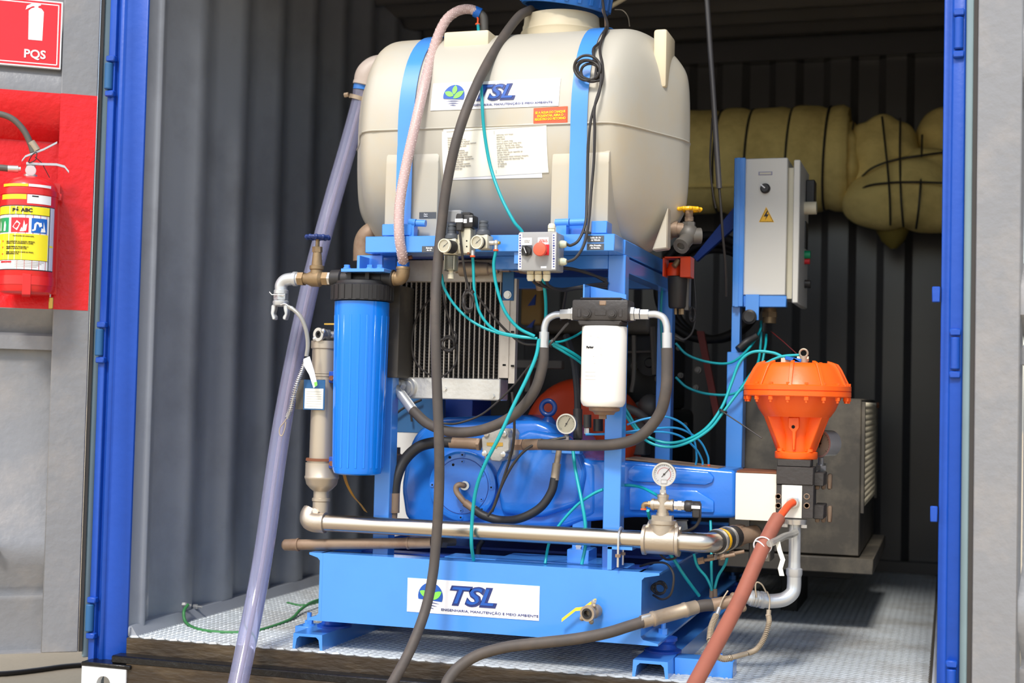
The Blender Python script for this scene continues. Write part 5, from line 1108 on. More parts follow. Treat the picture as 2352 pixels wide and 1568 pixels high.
# plastic wrap and tie on it
t = thing('cable_tie_wrap', 'twisted clear plastic wrap tying the brown hose to the silver pipe', 'tie', P(1790, 1240, .05))
hose_part('twisted_film', PP([(1768, 1248, .0), (1785, 1240, .05), (1800, 1232, .10), (1815, 1228, .15), (1828, 1222, .18)]), .010, clear_plastic, t, 3, 8)
b = MB(); cA_ = P(1752, 1252, .018); dd = (hs[3]-hs[2]).normalized(); b.torus(cA_, dd+V((.2, 0, .5)), .0235, .0018, 24, 6); b.torus(cA_+V((-.006, 0, -.012)), dd+V((-.5, 0, .2)), .026, .0018, 24, 6); obj('white_tie', b, paper, t)
b = MB(); b.strip(PP([(1786, 1243, .04), (1790, 1262, .04), (1798, 1285, .035), (1792, 1305, .035), (1796, 1322, .035)]), (.006, .002, 0), (0, .0008, 0)); obj('hanging_tag', b, paper_warm, t)
# whip check on delivery side
t = thing('whip_check_loop', 'beige spring safety cable looping from the silver coupling down to the floor', 'safety cable', P(1720, 1510, .05))
hose_part('wire', PP([(1738, 1372, .13), (1735, 1350, .13), (1738, 1337, .13), (1750, 1342, .13), (1760, 1360, .13)]), .0022, spring_mat, t)
hose_part('wire', PP([(1762, 1358, .135), (1768, 1375, .13), (1767, 1395, .12), (1766, 1402, .115)]), .0022, spring_mat, t)
pipe('ferrule', P(1766, 1400, .115), P(1765, 1412, .112), .0065, spring_mat, t, 10)
sp = PP([(1765, 1412, .11), (1766, 1430, .1), (1755, 1465, .08), (1738, 1490, .06), (1718, 1500, .04)]); hose_part('core_wire', sp, .003, spring_mat, t); spring('spring', sp, .0062, .0018, 34, spring_mat, t)
pipe('splice', P(1716, 1500, .04), P(1680, 1510, .01), .007, spring_mat, t, 10)
sp = PP([(1680, 1510, .01), (1664, 1513, -.0), (1650, 1508, -.01), (1640, 1495, -.02), (1630, 1470, .0)]); hose_part('core_wire', sp, .003, spring_mat, t); spring('spring', sp, .0075, .0018, 18, spring_mat, t)
sp = PP([(1630, 1470, .0), (1634, 1440, .03), (1645, 1412, .06)]); hose_part('core_wire', sp, .003, spring_mat, t); spring('spring', sp, .0075, .0018, 18, spring_mat, t)
pipe('ferrule', P(1646, 1412, .06), P(1652, 1396, .075), .006, zinc, t, 10); hose_part('wire', PP([(1652, 1396, .075), (1660, 1375, .1), (1672, 1356, .11)]), .0022, spring_mat, t)
# ================================================================== LONG HOSES IN FRONT
t = thing('return_hose', 'long worn black hose hanging from the tank neck across the front and over the sill', 'hose', (1.0, -.6, -.22))
hs = PP([(1220, 22, .34), (1188, 42, .27), (1135, 118, .11), (1088, 210, -.02), (1052, 310, -.07), (1027, 420, -.075), (1014, 520, -.078), (1005, 610, -.09), (1000, 700, -.11), (1001, 800, -.12), (1004, 900, -.12), (1008, 1000, -.12), (1009, 1100, -.11), (1006, 1180, -.10), (1001, 1250, -.10), (994, 1320, -.11), (977, 1400, -.14), (944, 1488, -.20), (903, 1565, -.27), (878, 1605, -.31)])
e_ = hs[-1]; hs += [V((e_.x-.06, e_.y-.10, -.203)), V((e_.x-.25, e_.y-.4, -.2055)), V((e_.x-.6, e_.y-1.0, -.2055))]
hose_part('rubber_hose', hs, .0142, rubber, t, 8, 16)
t = thing('clear_suction_hose', 'wide clear lilac hose slanting from the tank elbow down over the sill at left', 'hose', (.5, -.4, -.22))
hs = PP([(831, 208, .36), (826, 240, .36), (800, 335, .34), (771, 435, .30), (742, 540, .25), (716, 640, .21), (695, 735, .17), (674, 835, .13), (656, 930, .09), (641, 1020, .06), (628, 1110, .03), (616, 1200, .0), (602, 1290, -.04), (585, 1385, -.09), (566, 1478, -.16), (547, 1568, -.22), (535, 1620, -.26)])
e_ = hs[-1]; hs += [V((e_.x-.06, e_.y-.12, -.18)), V((e_.x-.2, e_.y-.4, -.191)), V((e_.x-.5, e_.y-1.1, -.191))]
hose_part('clear_wall', hs, .0285, clear_hose, t, 8, 22)
hose_part('residue_streak', [p+V((.006, -.010, 0)) for p in hs[:-3]], .0065, mat('water_core', (178, 160, 152), .4, var=.2, stretch=(1, 1, .3)), t, 6, 8)
p, q = P(829, 196, .36), P(823, 222, .36); pipe('blue_cuff', P(836, 190, .36), P(833, 208, .36), .0315, blue_cap, t, 24); a = P(826, 222, .36); b = MB(); d = (P(822, 236, .36)-P(829, 212, .36)).normalized(); b.ring(a, d, .0325, .029, .013, 26); b.hexnut(a+V((-.034, -.01, .006)), a+V((-.048, -.01, .004)), .008); obj('hose_clamp', b, ferrule, t)
b = MB(); b.tube(smooth(PP([(838, 194, .36), (842, 172, .36), (855, 158, .37), (872, 152, .38), (895, 152, .40)]), 6), .036, 22); b.lathe(P(837, 198, .36), P(841, 180, .36)-P(837, 198, .36), [(0, .030), (.002, .038), (.012, .038)], 22); obj('tank_elbow', b, mat('greyed_pvc_elbow', (182, 168, 158), .5, dirt=(150, 120, 100), damt=.4), t)
t = thing('lower_tank_elbow', 'weathered brown grey pipe elbow under the left end of the tank', 'pipe fitting', P(850, 560, .30))
b = MB(); b.tube(smooth(PP([(900, 525, .34), (872, 530, .32), (850, 538, .30), (838, 558, .30), (836, 600, .30)]), 6), .034, 20); obj('elbow', b, brown_pipe, t); pipe('elbow_collar', P(876, 527, .325), P(890, 526, .335), .038, brown_pipe, t)
t = thing('braided_hose', 'pinkish braided clear hose from the tank top to the brass elbow at filter', 'hose', el_top)
hs = PP([(1096, 28, .33), (1078, 21, .32), (1050, 26, .29), (1022, 50, .24), (998, 105, .16), (976, 190, .04), (953, 290, -.01), (931, 390, -.03), (918, 470, -.045), (917, 540, -.05), (924, 585, -.03)]) + [el_top+V((0, 0, .012)), el_top+V((0, 0, .004))]
hose_part('braided_wall', hs, .0148, braid_hose, t, 8, 18)
b = MB(); sp_ = smooth(hs, 8); cum = [0]
for a, c in zip(sp_, sp_[1:]): cum.append(cum[-1]+(c-a).length)
def along(s):
    s = max(0, min(cum[-1], s)); k = 0
    while k < len(cum)-2 and cum[k+1] < s: k += 1
    f_ = (s-cum[k])/max(1e-9, cum[k+1]-cum[k]); return sp_[k].lerp(sp_[k+1], f_), (sp_[k+1]-sp_[k]).normalized()
for sg in (1, -1):
    for ph in range(5):
        pts = []; n_ = 150
        for i in range(n_+1):
            p, tg = along(cum[-1]*i/n_); u, v = b.frame(tg); a = sg*2*pi*(22*i/n_)+2*pi*ph/5; pts.append(p+(u*cos(a)+v*sin(a))*.0149)
        b.tube(pts, .0007, 4)
o = obj('braid_threads', b, mat('white_pink_thread', (244, 226, 222), .5), t); o['kind'] = 'stuff'
pipe('blue_collar', *PP([(1090, 26, .33), (1104, 32, .335)]), .0175, blue_ink, t); b = MB(); b.ring(el_top+V((0, 0, .020)), (0, 0, 1), .0165, .0146, .008, 24); b.hexnut(el_top+V((.016, 0, .026)), el_top+V((.026, 0, .028)), .006); obj('hose_clamp', b, rust, t)
b = MB(); b.tube(smooth(PP([(1100, 30, .335), (1110, 38, .335), (1112, 52, .335), (1112, 76, .335)]), 5), .013, 14); obj('tank_top_bend', b, engine_grey, t)
# teal and blue air tubes
def tube_thing(label, pts, r=.0040, m=None, name='air_tube', extra=None, group=None):
    p = PP(pts) if not isinstance(pts[0], V) else pts
    b = MB(); b.tube(smooth(p, 8), r, 10); t = tag(obj(name, b, m or teal), label, 'tube', group); return t
b = MB(); b.lathe(P(1097, 54, .32), (0, 0, -1), [(0, .0075), (.004, .0075), (.005, .005)], 12); b.tube(PP([(1097, 54, .32), (1098, 44, .325), (1094, 30, .33)]), .003, 8); tag(obj('orange_tube_fitting', b, orange_clip), 'small orange ring fitting where a teal tube starts at the tank top', 'tube fitting')
tube_thing('teal tube crossing the tank front stickers down to the button box', [(1098, 57, .32), (1101, 100, .2), (1104, 170, .06), (1107, 230, .012), (1112, 300, .005), (1126, 380, .0), (1150, 450, -.02), (1180, 508, -.03), (1199, 532, -.02), (1204, 560, -.015)], .0048)
tube_thing('teal tube from under the cream gauge of the right regulator to tube junction', [f1b+V((0, 0, -.004))]+PP([(1087, 610, -.06), (1090, 670, -.055), (1103, 720, -.05), (1135, 757, -.04), (1180, 770, -.03), (1228, 776, -.02)]), .0042)
tube_thing('teal tube from right elbow of the air regulator sweeping right to tube junction', [f2+V((0, 0, -.004))]+PP([(1134, 610, -.06), (1141, 660, -.055), (1160, 715, -.05), (1190, 752, -.035), (1228, 772, -.025)]), .0046)
tube_thing('teal tube from behind the clear regulator bowl across the cooler fins', [(1014, 630, -.05), (1022, 665, -.05), (1048, 705, -.045), (1085, 738, -.045), (1130, 760, -.04), (1180, 772, -.03), (1234, 777, -.02)], .0040)
tube_thing('teal tube dropping from beneath the button box behind the silver elbow', [(1247, 640, -.02), (1252, 672, .0), (1254, 710, .03), (1252, 745, .04), (1246, 790, .04)], .0048)
tube_thing('teal tube running from the tube junction down to pass the pump end plate into skid', [(1238, 778, -.015), (1232, 815, -.02), (1214, 860, -.03), (1180, 930, -.05), (1148, 1000, -.06), (1112, 1070, -.05), (1092, 1130, -.03), (1084, 1200, -.012), (1083, 1250, -.006), (1088, 1286, .03)], .0052)
tube_thing('thin teal tube curving up right from the junction to the white filter', [(1262, 786, -.0), (1290, 784, .03), (1320, 772, .06), (1340, 760, .09)], .0034)
tube_thing('upper teal tube of the pair running right behind the white filter', [(1262, 784, .0), (1300, 802, .03), (1340, 828, .08), (1400, 880, .16), (1440, 945, .2), (1470, 990, .2), (1520, 1015, .2), (1570, 1012, .2), (1620, 985, .2), (1658, 935, .22), (1680, 880, .24), (1700, 830, .25), (1730, 808, .25), (1775, 810, .25), (1802, 822, .24)], .0046)
tube_thing('lower teal tube of the pair arching up to the orange actuator top', [(1262, 788, .0), (1296, 808, .03), (1336, 834, .08), (1396, 890, .16), (1436, 952, .19), (1480, 1008, .19), (1530, 1026, .19), (1580, 1016, .19), (1630, 985, .2), (1662, 945, .21), (1700, 895, .23), (1745, 845, .24), (1790, 820, .24), (1836, 815, .235)], .0042)
b = MB(); b.ring(P(1660, 946, .21), (.4, 0, .9), .012, .009, .006, 14); b.tube(PP([(1662, 947, .20), (1700, 972, .18), (1750, 1006, .16)]), .0018, 6); tag(obj('black_tie', b, cable_black), 'black cable tie with long tail binding two teal tubes left of the actuator', 'tie')
tube_thing('highest sky blue tube arching from the post to the pump beam top', [(1440, 975, .14), (1480, 962, .16), (1530, 957, .18), (1570, 975, .22), (1594, 1010, .26), (1600, 1050, .29), (1597, 1072, .30)], .0032, sky_tube)
tube_thing('middle sky blue tube arching to the pump beam top, rightmost of three', [(1345, 997, .12), (1400, 996, .13), (1500, 984, .17), (1560, 984, .22), (1605, 1010, .27), (1625, 1045, .30), (1628, 1068, .31)], .0032, sky_tube)
tube_thing('lowest sky blue tube arching to the pump beam top between the other two', [(1345, 998, .13), (1440, 994, .15), (1510, 991, .18), (1560, 1000, .22), (1596, 1028, .27), (1612, 1055, .30), (1614, 1070, .305)], .0032, sky_tube)
for i, (x, y, Y, nm) in enumerate(((1597, 1073, .30, 'left'), (1614, 1071, .305, 'middle'), (1628, 1069, .31, 'right'))):
    b = MB(); p = P(x, y, Y); b.cyl(p+V((0, 0, -.008)), p+V((0, 0, .004)), .0045, n=10); tag(obj('push_fitting', b, orange_clip), 'tiny orange push fitting on pump beam top, %s of three' % nm, 'tube fitting')
tube_thing('teal tube curving from beside the right post over to the gauge cross', [(1360, 1135, .1), (1390, 1122, .14), (1430, 1114, .145), (1470, 1118, .14), (1500, 1132, .09), (1516, 1142, .06)], .0042)
tube_thing('teal tube rising from skid beam behind the pipe to right post', [(1252, 1294, .06), (1262, 1245, .09), (1285, 1205, .1), (1325, 1160, .1), (1362, 1134, .1), (1384, 1124, .1)], .0042)
tube_thing('teal tube falling straight from the manifold into the skid beam', [(1316, 1032, .15), (1322, 1080, .12), (1336, 1150, .08), (1344, 1200, .07), (1345, 1250, .07), (1336, 1296, .06)], .0050)
tube_thing('teal tube slanting from below the tee down into the skid side', [(1488, 1172, .03), (1494, 1195, .07), (1515, 1240, .12), (1546, 1282, .14), (1574, 1325, .16), (1606, 1368, .2)], .0048)
for lab, pts in (('left of three teal tubes joining beneath the rubber joint', [(1594, 1272, .16), (1602, 1300, .17), (1622, 1325, .18), (1632, 1345, .18), (1635, 1356, .18)]), ('middle straight one of three teal tubes beneath the rubber joint', [(1632, 1195, .26), (1634, 1260, .22), (1634, 1300, .2), (1635, 1356, .19)]), ('right of three teal tubes joining beneath the rubber joint', [(1670, 1262, .24), (1668, 1290, .22), (1650, 1322, .2), (1643, 1345, .19), (1641, 1356, .19)])):
    tube_thing(lab, pts, .0040, sky_tube if False else teal)
b = MB(); b.cyl(P(1635, 1352, .185), P(1634, 1372, .185), .0065, n=10); b.cyl(P(1642, 1352, .185), P(1643, 1370, .185), .0065, n=10); tag(obj('tube_joiner', b, brown_pipe), 'small rusty joiner gathering the three teal tubes above the discharge hose', 'tube fitting')
tube_thing('dark teal tube sagging between rear post and cabinet post, upper one', [(1552, 788, .8), (1580, 815, .8), (1630, 832, .82), (1680, 832, .85), (1720, 800, .9), (1745, 760, .95), (1748, 738, 1.0)], .0042)
tube_thing('dark teal tube sagging between rear post and cabinet post, lower one', [(1552, 866, .8), (1580, 890, .8), (1630, 905, .82), (1690, 902, .85), (1740, 860, .9), (1757, 800, .95), (1760, 768, 1.0)], .0042)
tube_thing('teal tube dropping from the cabinet gland, left of its two', [(1748, 762, .98), (1746, 800, .95), (1740, 835, .9), (1722, 862, .86), (1700, 892, .8)], .0042)
tube_thing('vertical dark teal tube down the rear right post', [(1521, 660, .78), (1518, 720, .78), (1521, 800, .78), (1524, 860, .78)], .0042)
# tube junction tie
b = MB(); b.tube(PP([(1268, 786, -.01), (1282, 768, -.01), (1300, 746, .0), (1308, 738, .01)]), .0034, 8); b.ring(P(1266, 786, -.005), (.9, 0, -.4), .014, .010, .006, 14); b.tube(PP([(1264, 790, -.008), (1284, 766, -.012), (1306, 742, .0)]), .0034, 8); tag(obj('black_cable_pair', b, cable_black), 'pair of short black cables at the teal tube junction by silver elbow', 'cable')

# black cables
def cable(label, pts, r=.0034, m=None, closed=False, name='black_cable'):
    b = MB()
    for seg in (pts if isinstance(pts[0], list) else [pts]): b.tube(smooth(PP(seg), 7), r, 8)
    return tag(obj(name, b, m or cable_black), label, 'cable')
def coil(cx, cy, Y, rx, ry, turns, jx=6, jy=6, tilt=0, seed=1):
    rnd = random.Random(seed); out = []
    for k in range(turns):
        ox, oy = rnd.uniform(-jx, jx), rnd.uniform(-jy, jy); sx, sy = rnd.uniform(.75, 1.1), rnd.uniform(.75, 1.1)
        for i in range(9): a = 2*pi*i/9+k*.4; x, y = rx*sx*cos(a), ry*sy*sin(a); out.append((cx+ox+x*cos(tilt)-y*sin(tilt), cy+oy+x*sin(tilt)+y*cos(tilt), Y-.004*(i % 2)-.003*k))
    return out
cable('coiled black cable hanging over the right blue tank strap', [[(1384, 0, .30), (1388, 30, .28), (1396, 62, .20), (1380, 95, .13), (1362, 118, .07)]+coil(1350, 158, .03, 30, 26, 4, 8, 10, .4, 2)+[(1372, 150, .03), (1380, 175, .02), (1376, 215, .01), (1362, 255, .005), (1354, 300, .0), (1350, 370, .0), (1349, 440, -.01), (1345, 510, -.04), (1330, 550, -.06), (1312, 563, -.075), (1302, 561, -.08)],
   [(1392, 62, .19), (1378, 110, .08), (1384, 150, .03), (1383, 185, .02), (1366, 245, .005), (1366, 300, .0), (1364, 370, .0), (1358, 440, -.01), (1352, 510, -.045), (1342, 560, -.06), (1322, 592, -.075), (1303, 601, -.08)]], .0040)
b = MB(); p = P(1347, 534, -.045); b.obox(p, (.012, 0, -.001), (0, .008, 0), (0, 0, .003), .001); tag(obj('cable_tie', b, cable_black), 'small black cable tie on the cable pair above the dark plates', 'tie')
b = MB(); b.tube(PP([(1384, -6, .34), (1386, 10, .33), (1384, 24, .32), (1390, 40, .31), (1391, 62, .28)]), .003, 8); spring('x', PP([(1384, -6, .34), (1386, 12, .33), (1385, 28, .32), (1391, 62, .28)]), .004, .002, 10, brown_pipe, None) if False else None; tag(obj('twisted_cord', b, brown_pipe), 'brown twisted cord hanging beside the blue tank lid', 'cord')
cable('thin black cable from solenoid plug down over cooler with a small coil', [[(1056, 530, -.09), (1060, 570, -.088), (1066, 615, -.08), (1073, 650, -.07)]+coil(1074, 690, -.06, 11, 24, 3, 3, 3, 0, 5)+[(1085, 668, -.06), (1110, 698, -.04), (1140, 735, -.02), (1168, 764, .0), (1200, 788, .0), (1240, 792, -.0)]], .0036)
cable('thin black cable looping over the left half of the cooler fins', [[(1016, 660, .10), (985, 690, .13), (957, 730, .15), (946, 780, .15), (950, 820, .15), (966, 845, .14), (990, 862, .13), (1010, 865, .10), (1030, 855, .10), (1048, 830, .12), (1050, 790, .13)]], .0030)
cable('small coil of black cable hanging right of the big black hose', [[(1016, 640, .06), (1022, 700, .08), (1035, 745, .10)]+coil(1030, 790, .11, 18, 17, 3, 3, 3, 0, 9)+[(1048, 770, .11), (1040, 760, .11)]], .0034)
cable('thin black cable drooping from tube junction down past the cooler corner', [[(1250, 815, .02), (1215, 842, .03), (1180, 885, .04), (1140, 925, .05), (1100, 955, .06), (1050, 972, .06), (1016, 972, .05), (990, 970, .08)]], .0030)
cable('bundle of black cables under the button box glands running right', [[(1220, 640, -.08), (1232, 652, -.06), (1260, 660, -.02), (1300, 664, .02), (1340, 658, .05), (1395, 655, .08)], [(1238, 640, -.08), (1248, 655, -.05), (1275, 664, -.01), (1310, 662, .03), (1350, 655, .055), (1397, 650, .08)], [(1256, 640, -.08), (1260, 655, -.05), (1290, 667, 0), (1330, 662, .04), (1394, 660, .08)], [(1280, 612, .0), (1320, 618, .03), (1360, 630, .06), (1394, 648, .08)], [(1284, 614, .0), (1330, 622, .04), (1394, 642, .08)], [(1300, 668, .02), (1295, 700, .06), (1288, 735, .1)]], .0040)
cable('black cables from grey flange block down to behind the stainless pipe', [[(1176, 900, .09), (1181, 960, .09), (1180, 1010, .10), (1172, 1050, .11), (1156, 1100, .11), (1136, 1160, .1), (1120, 1185, .1)], [(1300, 1004, .12), (1240, 1016, .10), (1205, 1035, .09), (1176, 1070, .09), (1150, 1120, .1), (1130, 1175, .1)]], .0040)
t = cable('black hose rising behind the white filter to the manifold', [[(1300, 770, .3), (1318, 830, .27), (1326, 900, .24), (1327, 945, .23)]], .0105, rubber_dark, name='rear_hose')
b = MB(); b.cyl(P(1327, 940, .23), P(1327, 1008, .21), .0135, n=14); b.cyl(P(1327, 1005, .21), P(1327, 1022, .205), .010, n=12); tag(obj('dark_pipe_stub', b, black_iron), 'dark iron pipe stub right of the manifold gauge', 'pipe fitting')
t = thing('black_sensor', 'small black cylindrical sensor below the white filter drain plug', 'sensor', P(1348, 1000, .13)); pipe('sensor_cap', P(1349, 952, .13), P(1349, 982, .13), .0115, black_plastic, t); nut('sensor_nut', P(1348, 983, .13), P(1348, 996, .13), .008, zinc, t); pipe('second_cap', P(1374, 962, .15), P(1374, 990, .15), .014, black_plastic, t)
cable('brown thin cable looping at the right end of the skid beam', [[(1470, 1300, .10), (1500, 1292, .08), (1530, 1294, .06), (1546, 1316, .05), (1546, 1345, .05), (1538, 1368, .06), (1520, 1376, .08), (1500, 1366, .1)], coil(1516, 1352, .12, 16, 13, 3, 4, 4, 0, 3), [(1512, 1268, .1), (1530, 1284, .1), (1552, 1280, .1), (1557, 1262, .1)]], .0032)
b = MB(); b.tube(smooth(PP([(1110, 1240, .3), (1100, 1255, .3), (1098, 1275, .3), (1097, 1290, .3)]), 5), .008, 10); tag(obj('black_drop_pipe', b, near_black), 'short black pipe dropping behind the stainless pipe into the skid', 'pipe')
t = thing('amber_strap', 'thin amber yellow strap curving behind the foot of the blue filter', 'strap', P(820, 1180, .22)); b = MB(); b.strip(smooth(PP([(790, 1088, .15), (797, 1112, .18), (812, 1140, .2), (828, 1158, .22), (840, 1175, .24)]), 4), (.006, 0, -.003), (0, .002, 0)); obj('band', b, amber, t)

# ================================================================== TANK DRAIN VALVE AND RED BOWL FILTER
Yd = .36; t = thing('yellow_wheel_valve', 'old metal globe valve with yellow handwheel on the right end of the tank', 'valve', P(1580, 590, Yd))
b = MB(); b.cyl(P(1532, 527, Yd), P(1572, 528, Yd), .021, n=18); b.lathe(P(1536, 527, Yd), (1, 0, 0), [(0, .030), (.010, .030), (.010, .024), (.028, .024)], 22); obj('tank_flange', b, brown_pipe, t)
b = MB(); q = P(1582, 538, Yd); b.sphere(q, .030, 1, 1, 1.05, 18, 12); b.cyl(q+V((.01, 0, -.005)), q+V((.034, .01, -.004)), .024, n=18); b.hexnut(q+V((0, 0, .022)), q+V((0, 0, .036)), .020); obj('valve_body', b, engine_grey, t)
b = MB(); b.cyl(q+V((0, 0, .03)), P(1583, 485, Yd), .0115, n=12); b.hexnut(P(1583, 508, Yd), P(1583, 498, Yd), .014); obj('stem', b, brown_pipe, t)
hw = P(1583, 481, Yd); b = MB(); b.torus(hw, (0, 0, 1), .030, .0062, 30, 8)
for k in range(10): a = 2*pi*k/10; b.sphere(hw+V((.034*cos(a), .034*sin(a), 0)), .0062, n=8, m=6)
for k in range(5): a = 2*pi*k/5; b.tube([hw, hw+V((.03*cos(a), .03*sin(a), 0))], .0045, 6)
obj('handwheel', b, yellow_paint, t, 'yellow handwheel'); b = MB(); b.cyl(hw-V((0, 0, .005)), hw+V((0, 0, .009)), .012, n=14); obj('wheel_nut', b, zinc, t)
b = MB(); e_ = V((-.25, -.8, -.55)).normalized(); a = q+V((-.004, -.015, -.018)); b.cyl(a, a+e_*.03, .022, n=18); b.lathe(a+e_*.03, e_, [(0, .024), (.012, .024), (.012, .012), (.004, .011), (.004, 0)], 18); obj('outlet', b, engine_grey, t)
Yl = .52; t = thing('red_bowl_filter', 'red air filter bracket with black bowl hanging under the tank valve', 'air filter', P(1560, 715, Yl))
b = MB(); b.fbox(1522, 589, 1526, 634, Yl-.04, Yl+.03); b.fbox(1522, 589, 1586, 592, Yl-.04, Yl+.03); b.fbox(1562, 591, 1586, 636, Yl-.045, Yl+.02, .001); obj('red_bracket', b, orange_dark, t, 'orange red bracket')
b = MB(); vlathe(b, 1549, 625, Yl, [(634, 0), (634, 34), (618, 36), (610, 30), (604, 26), (604, 0)]); obj('filter_cap', b, orange_dark, t)
b = MB(); vlathe(b, 1556, 670, Yl, [(708, 0), (708, 34), (704, 40), (640, 46), (636, 46)]); obj('black_bowl', b, black_plastic, t)
b = MB(); b.fbox(1572, 636, 1582, 712, Yl, Yl+.04, .001); obj('mounting_strip', b, engine_grey, t)
b = MB(); b.cyl(P(1552, 708, Yl), P(1552, 722, Yl), .005, n=10); b.hexnut(P(1565, 709, Yl), P(1565, 722, Yl), .009); b.cyl(P(1548, 612, Yl-.04), P(1558, 598, Yl-.03), .009, n=10); obj('drain_cock', b, brass, t)
cable('dark thin cable hanging below the red bowl filter with small loop', [[(1590, 590, .55), (1595, 650, .55), (1598, 700, .55)]+coil(1592, 722, .55, 6, 16, 2, 2, 2, 0, 4)+[(1596, 740, .55), (1588, 766, .55), (1570, 780, .55), (1552, 772, .55)]], .0034, rubber_dark)

# ================================================================== CONTROL CABINET on its post
Yc = .9; t = thing('control_cabinet', 'off white electric cabinet with a warning triangle on a blue post', 'cabinet', P(1750, 1060, Yc))
Xc0, Xc1 = P(1709, 520, Yc).x, P(1807, 520, Yc).x; Zc0, Zc1 = P(1755, 678, Yc).z, P(1755, 363, Yc).z
b = MB(); b.box(Xc0, Xc1, Yc, Yc+.32, Zc0, Zc1, .003); obj('cabinet_body', b, cab_white, t)
b = MB(); b.box(Xc1, P(1824, 520, Yc+.02).x, Yc+.025, Yc+.30, Zc0-.01, Zc1-.03, .001); obj('door_recess', b, beige_grey, t)
xd0, xd1 = P(1821, 520, Yc+.0).x, P(1836, 520, Yc).x; b = MB(); b.box(xd0, xd1, Yc, Yc+.30, Zc0-.025, Zc1-.008, .003); dr = obj('cabinet_door', b, cab_white, t)
for (y, m_, r_, k) in ((478, cream_plastic, .022, .04), (585, led_green, .014, .02), (652, black_plastic, .014, .02), (600, red_ink, .010, .018)):
    b = MB(); p = PX(1848, y, xd1); b.cyl(p-V((.001, 0, 0)), p+V((k, 0, 0)), r_, n=16); obj('door_control', b, m_, dr)
b = MB(); p = PX(1852, 435, xd1); b.box(p.x, p.x+.03, p.y-.02, p.y+.05, p.z-.05, p.z+.03, .003); obj('door_instrument', b, black_plastic, dr); b = MB(); p = PX(1850, 540, xd1); b.box(p.x, p.x+.004, p.y-.03, p.y+.05, p.z-.045, p.z+.045); obj('door_instrument', b, black_plastic, dr)
b = MB(); b.fbox(1684, 362, 1709.5, 704, Yc-.02, Yc+.05, .002); b.fbox(1690, 362, 1698, 704, Yc-.026, Yc-.02); bl = obj('support_channel', b, blue, t)
b = MB(); b.fbox(1708, 679, 1806, 705, Yc-.006, Yc+.03, .002); b.fbox(1712, 676, 1743, 735, Yc-.02, Yc-.006, .001); obj('support_bracket', b, blue, t)
b = MB(); b.fbox(1680, 704, 1699, 815, Yc, Yc+.05, .001); b.fbox(1668, 808, 1706, 1075, Yc-.01, Yc+.06, .002); obj('post', b, blue, t)
b = MB(); b.fbox(1742, 394, 1774, 402, Yc-.002, Yc); obj('name_strip', b, mat('lilac_grey_label', (150, 148, 168), .5), t); b = MB(); b.fbox(1745, 396, 1771, 400, Yc-.0026, Yc-.002); obj('strip_field', b, beige_grey, t)
b = MB(); p = P(1758, 433, Yc); b.lathe(p, FRONT, [(0, .0165), (.006, .0165), (.008, .013), (.022, .012), (.022, 0)], 22); kn = obj('rotary_switch', b, black_plastic, t); b = MB(); b.obox(p+V((-.006, -.0225, .005)), (.007, 0, -.006), (0, .0006, 0), (.0012, 0, .0014)); obj('pointer', b, white_ink, kn)
def tri(Y, s, m, name, par): b = MB(); b.prism([P(1760-17*s, 496+14*s, Y), P(1777-17+17*s-.5, 496+14*s, Y), P(1760, 496-20*s, Y)], (0, -.0008, 0)); return obj(name, b, m, par)
b = MB(); b.prism([P(1743, 510, Yc), P(1778, 510, Yc), P(1760, 475, Yc)], (0, -.001, 0)); wt = obj('warning_triangle', b, yellow_paint, t, 'yellow warning triangle with lightning bolt')
b = MB(); b.prism([P(1762, 483, Yc-.0011), P(1754, 497, Yc-.0011), P(1760, 497, Yc-.0011), P(1757, 506, Yc-.0011), P(1766, 492, Yc-.0011), P(1761, 492, Yc-.0011), P(1764, 484, Yc-.0011)], (0, -.0005, 0)); obj('lightning_bolt', b, ink_black, wt)
b = MB()
for a, c in (((1745.5, 508.5), (1775.5, 508.5)), ((1745.5, 508.5), (1760, 479)), ((1775.5, 508.5), (1760, 479))): b.tube([P(*a, Yc-.0012), P(*c, Yc-.0012)], .0006, 4)
obj('triangle_border', b, ink_black, wt)
b = MB(); p = P(1723, 728, Yc-.02); b.lathe(p, FRONT, [(0, .022), (.02, .024), (.024, .017), (.026, .017), (.026, .012), (.024, 0)], 22); obj('black_socket', b, black_plastic, t)
b = MB(); p = P(1768, 708, Yc+.1); b.cyl(p+V((0, 0, .0)), p-V((0, 0, .05)), .022, n=16); b.hexnut(p-V((0, 0, .012)), p-V((0, 0, .03)), .027); obj('bottom_gland', b, brass, t); pipe('black_gland', P(1754, 742, Yc+.1), P(1752, 762, Yc+.1), .014, black_plastic, t)
b = MB(); b.tube(PP([(1770, 760, Yc+.1), (1800, 785, Yc-.1), (1836, 818, .4), (1850, 824, .26)]), .0016, 6); tag(obj('red_wire', b, mat('dark_red_wire', (110, 24, 24), .5)), 'thin dark red wire from the cabinet bottom to actuator top', 'wire')
b = MB(); b.tube(smooth(PP([(1740, 770, Yc), (1715, 785, Yc), (1695, 802, Yc-.02)])), .012, 10); tag(obj('black_sleeve', b, rubber_dark), 'short black cable sleeve entering top of the thick cabinet post', 'cable')
b = MB(); p, q = P(1540, 640, 1.0), P(1700, 480, 1.0); b.prism([P(1592, 590, 1.0), P(1690, 470, 1.0), P(1690, 520, 1.0), P(1600, 600, 1.0)], (0, .03, 0), .001); tag(obj('diagonal_brace', b, blue_dark), 'dark blue diagonal brace behind the yellow wheel valve', 'brace')

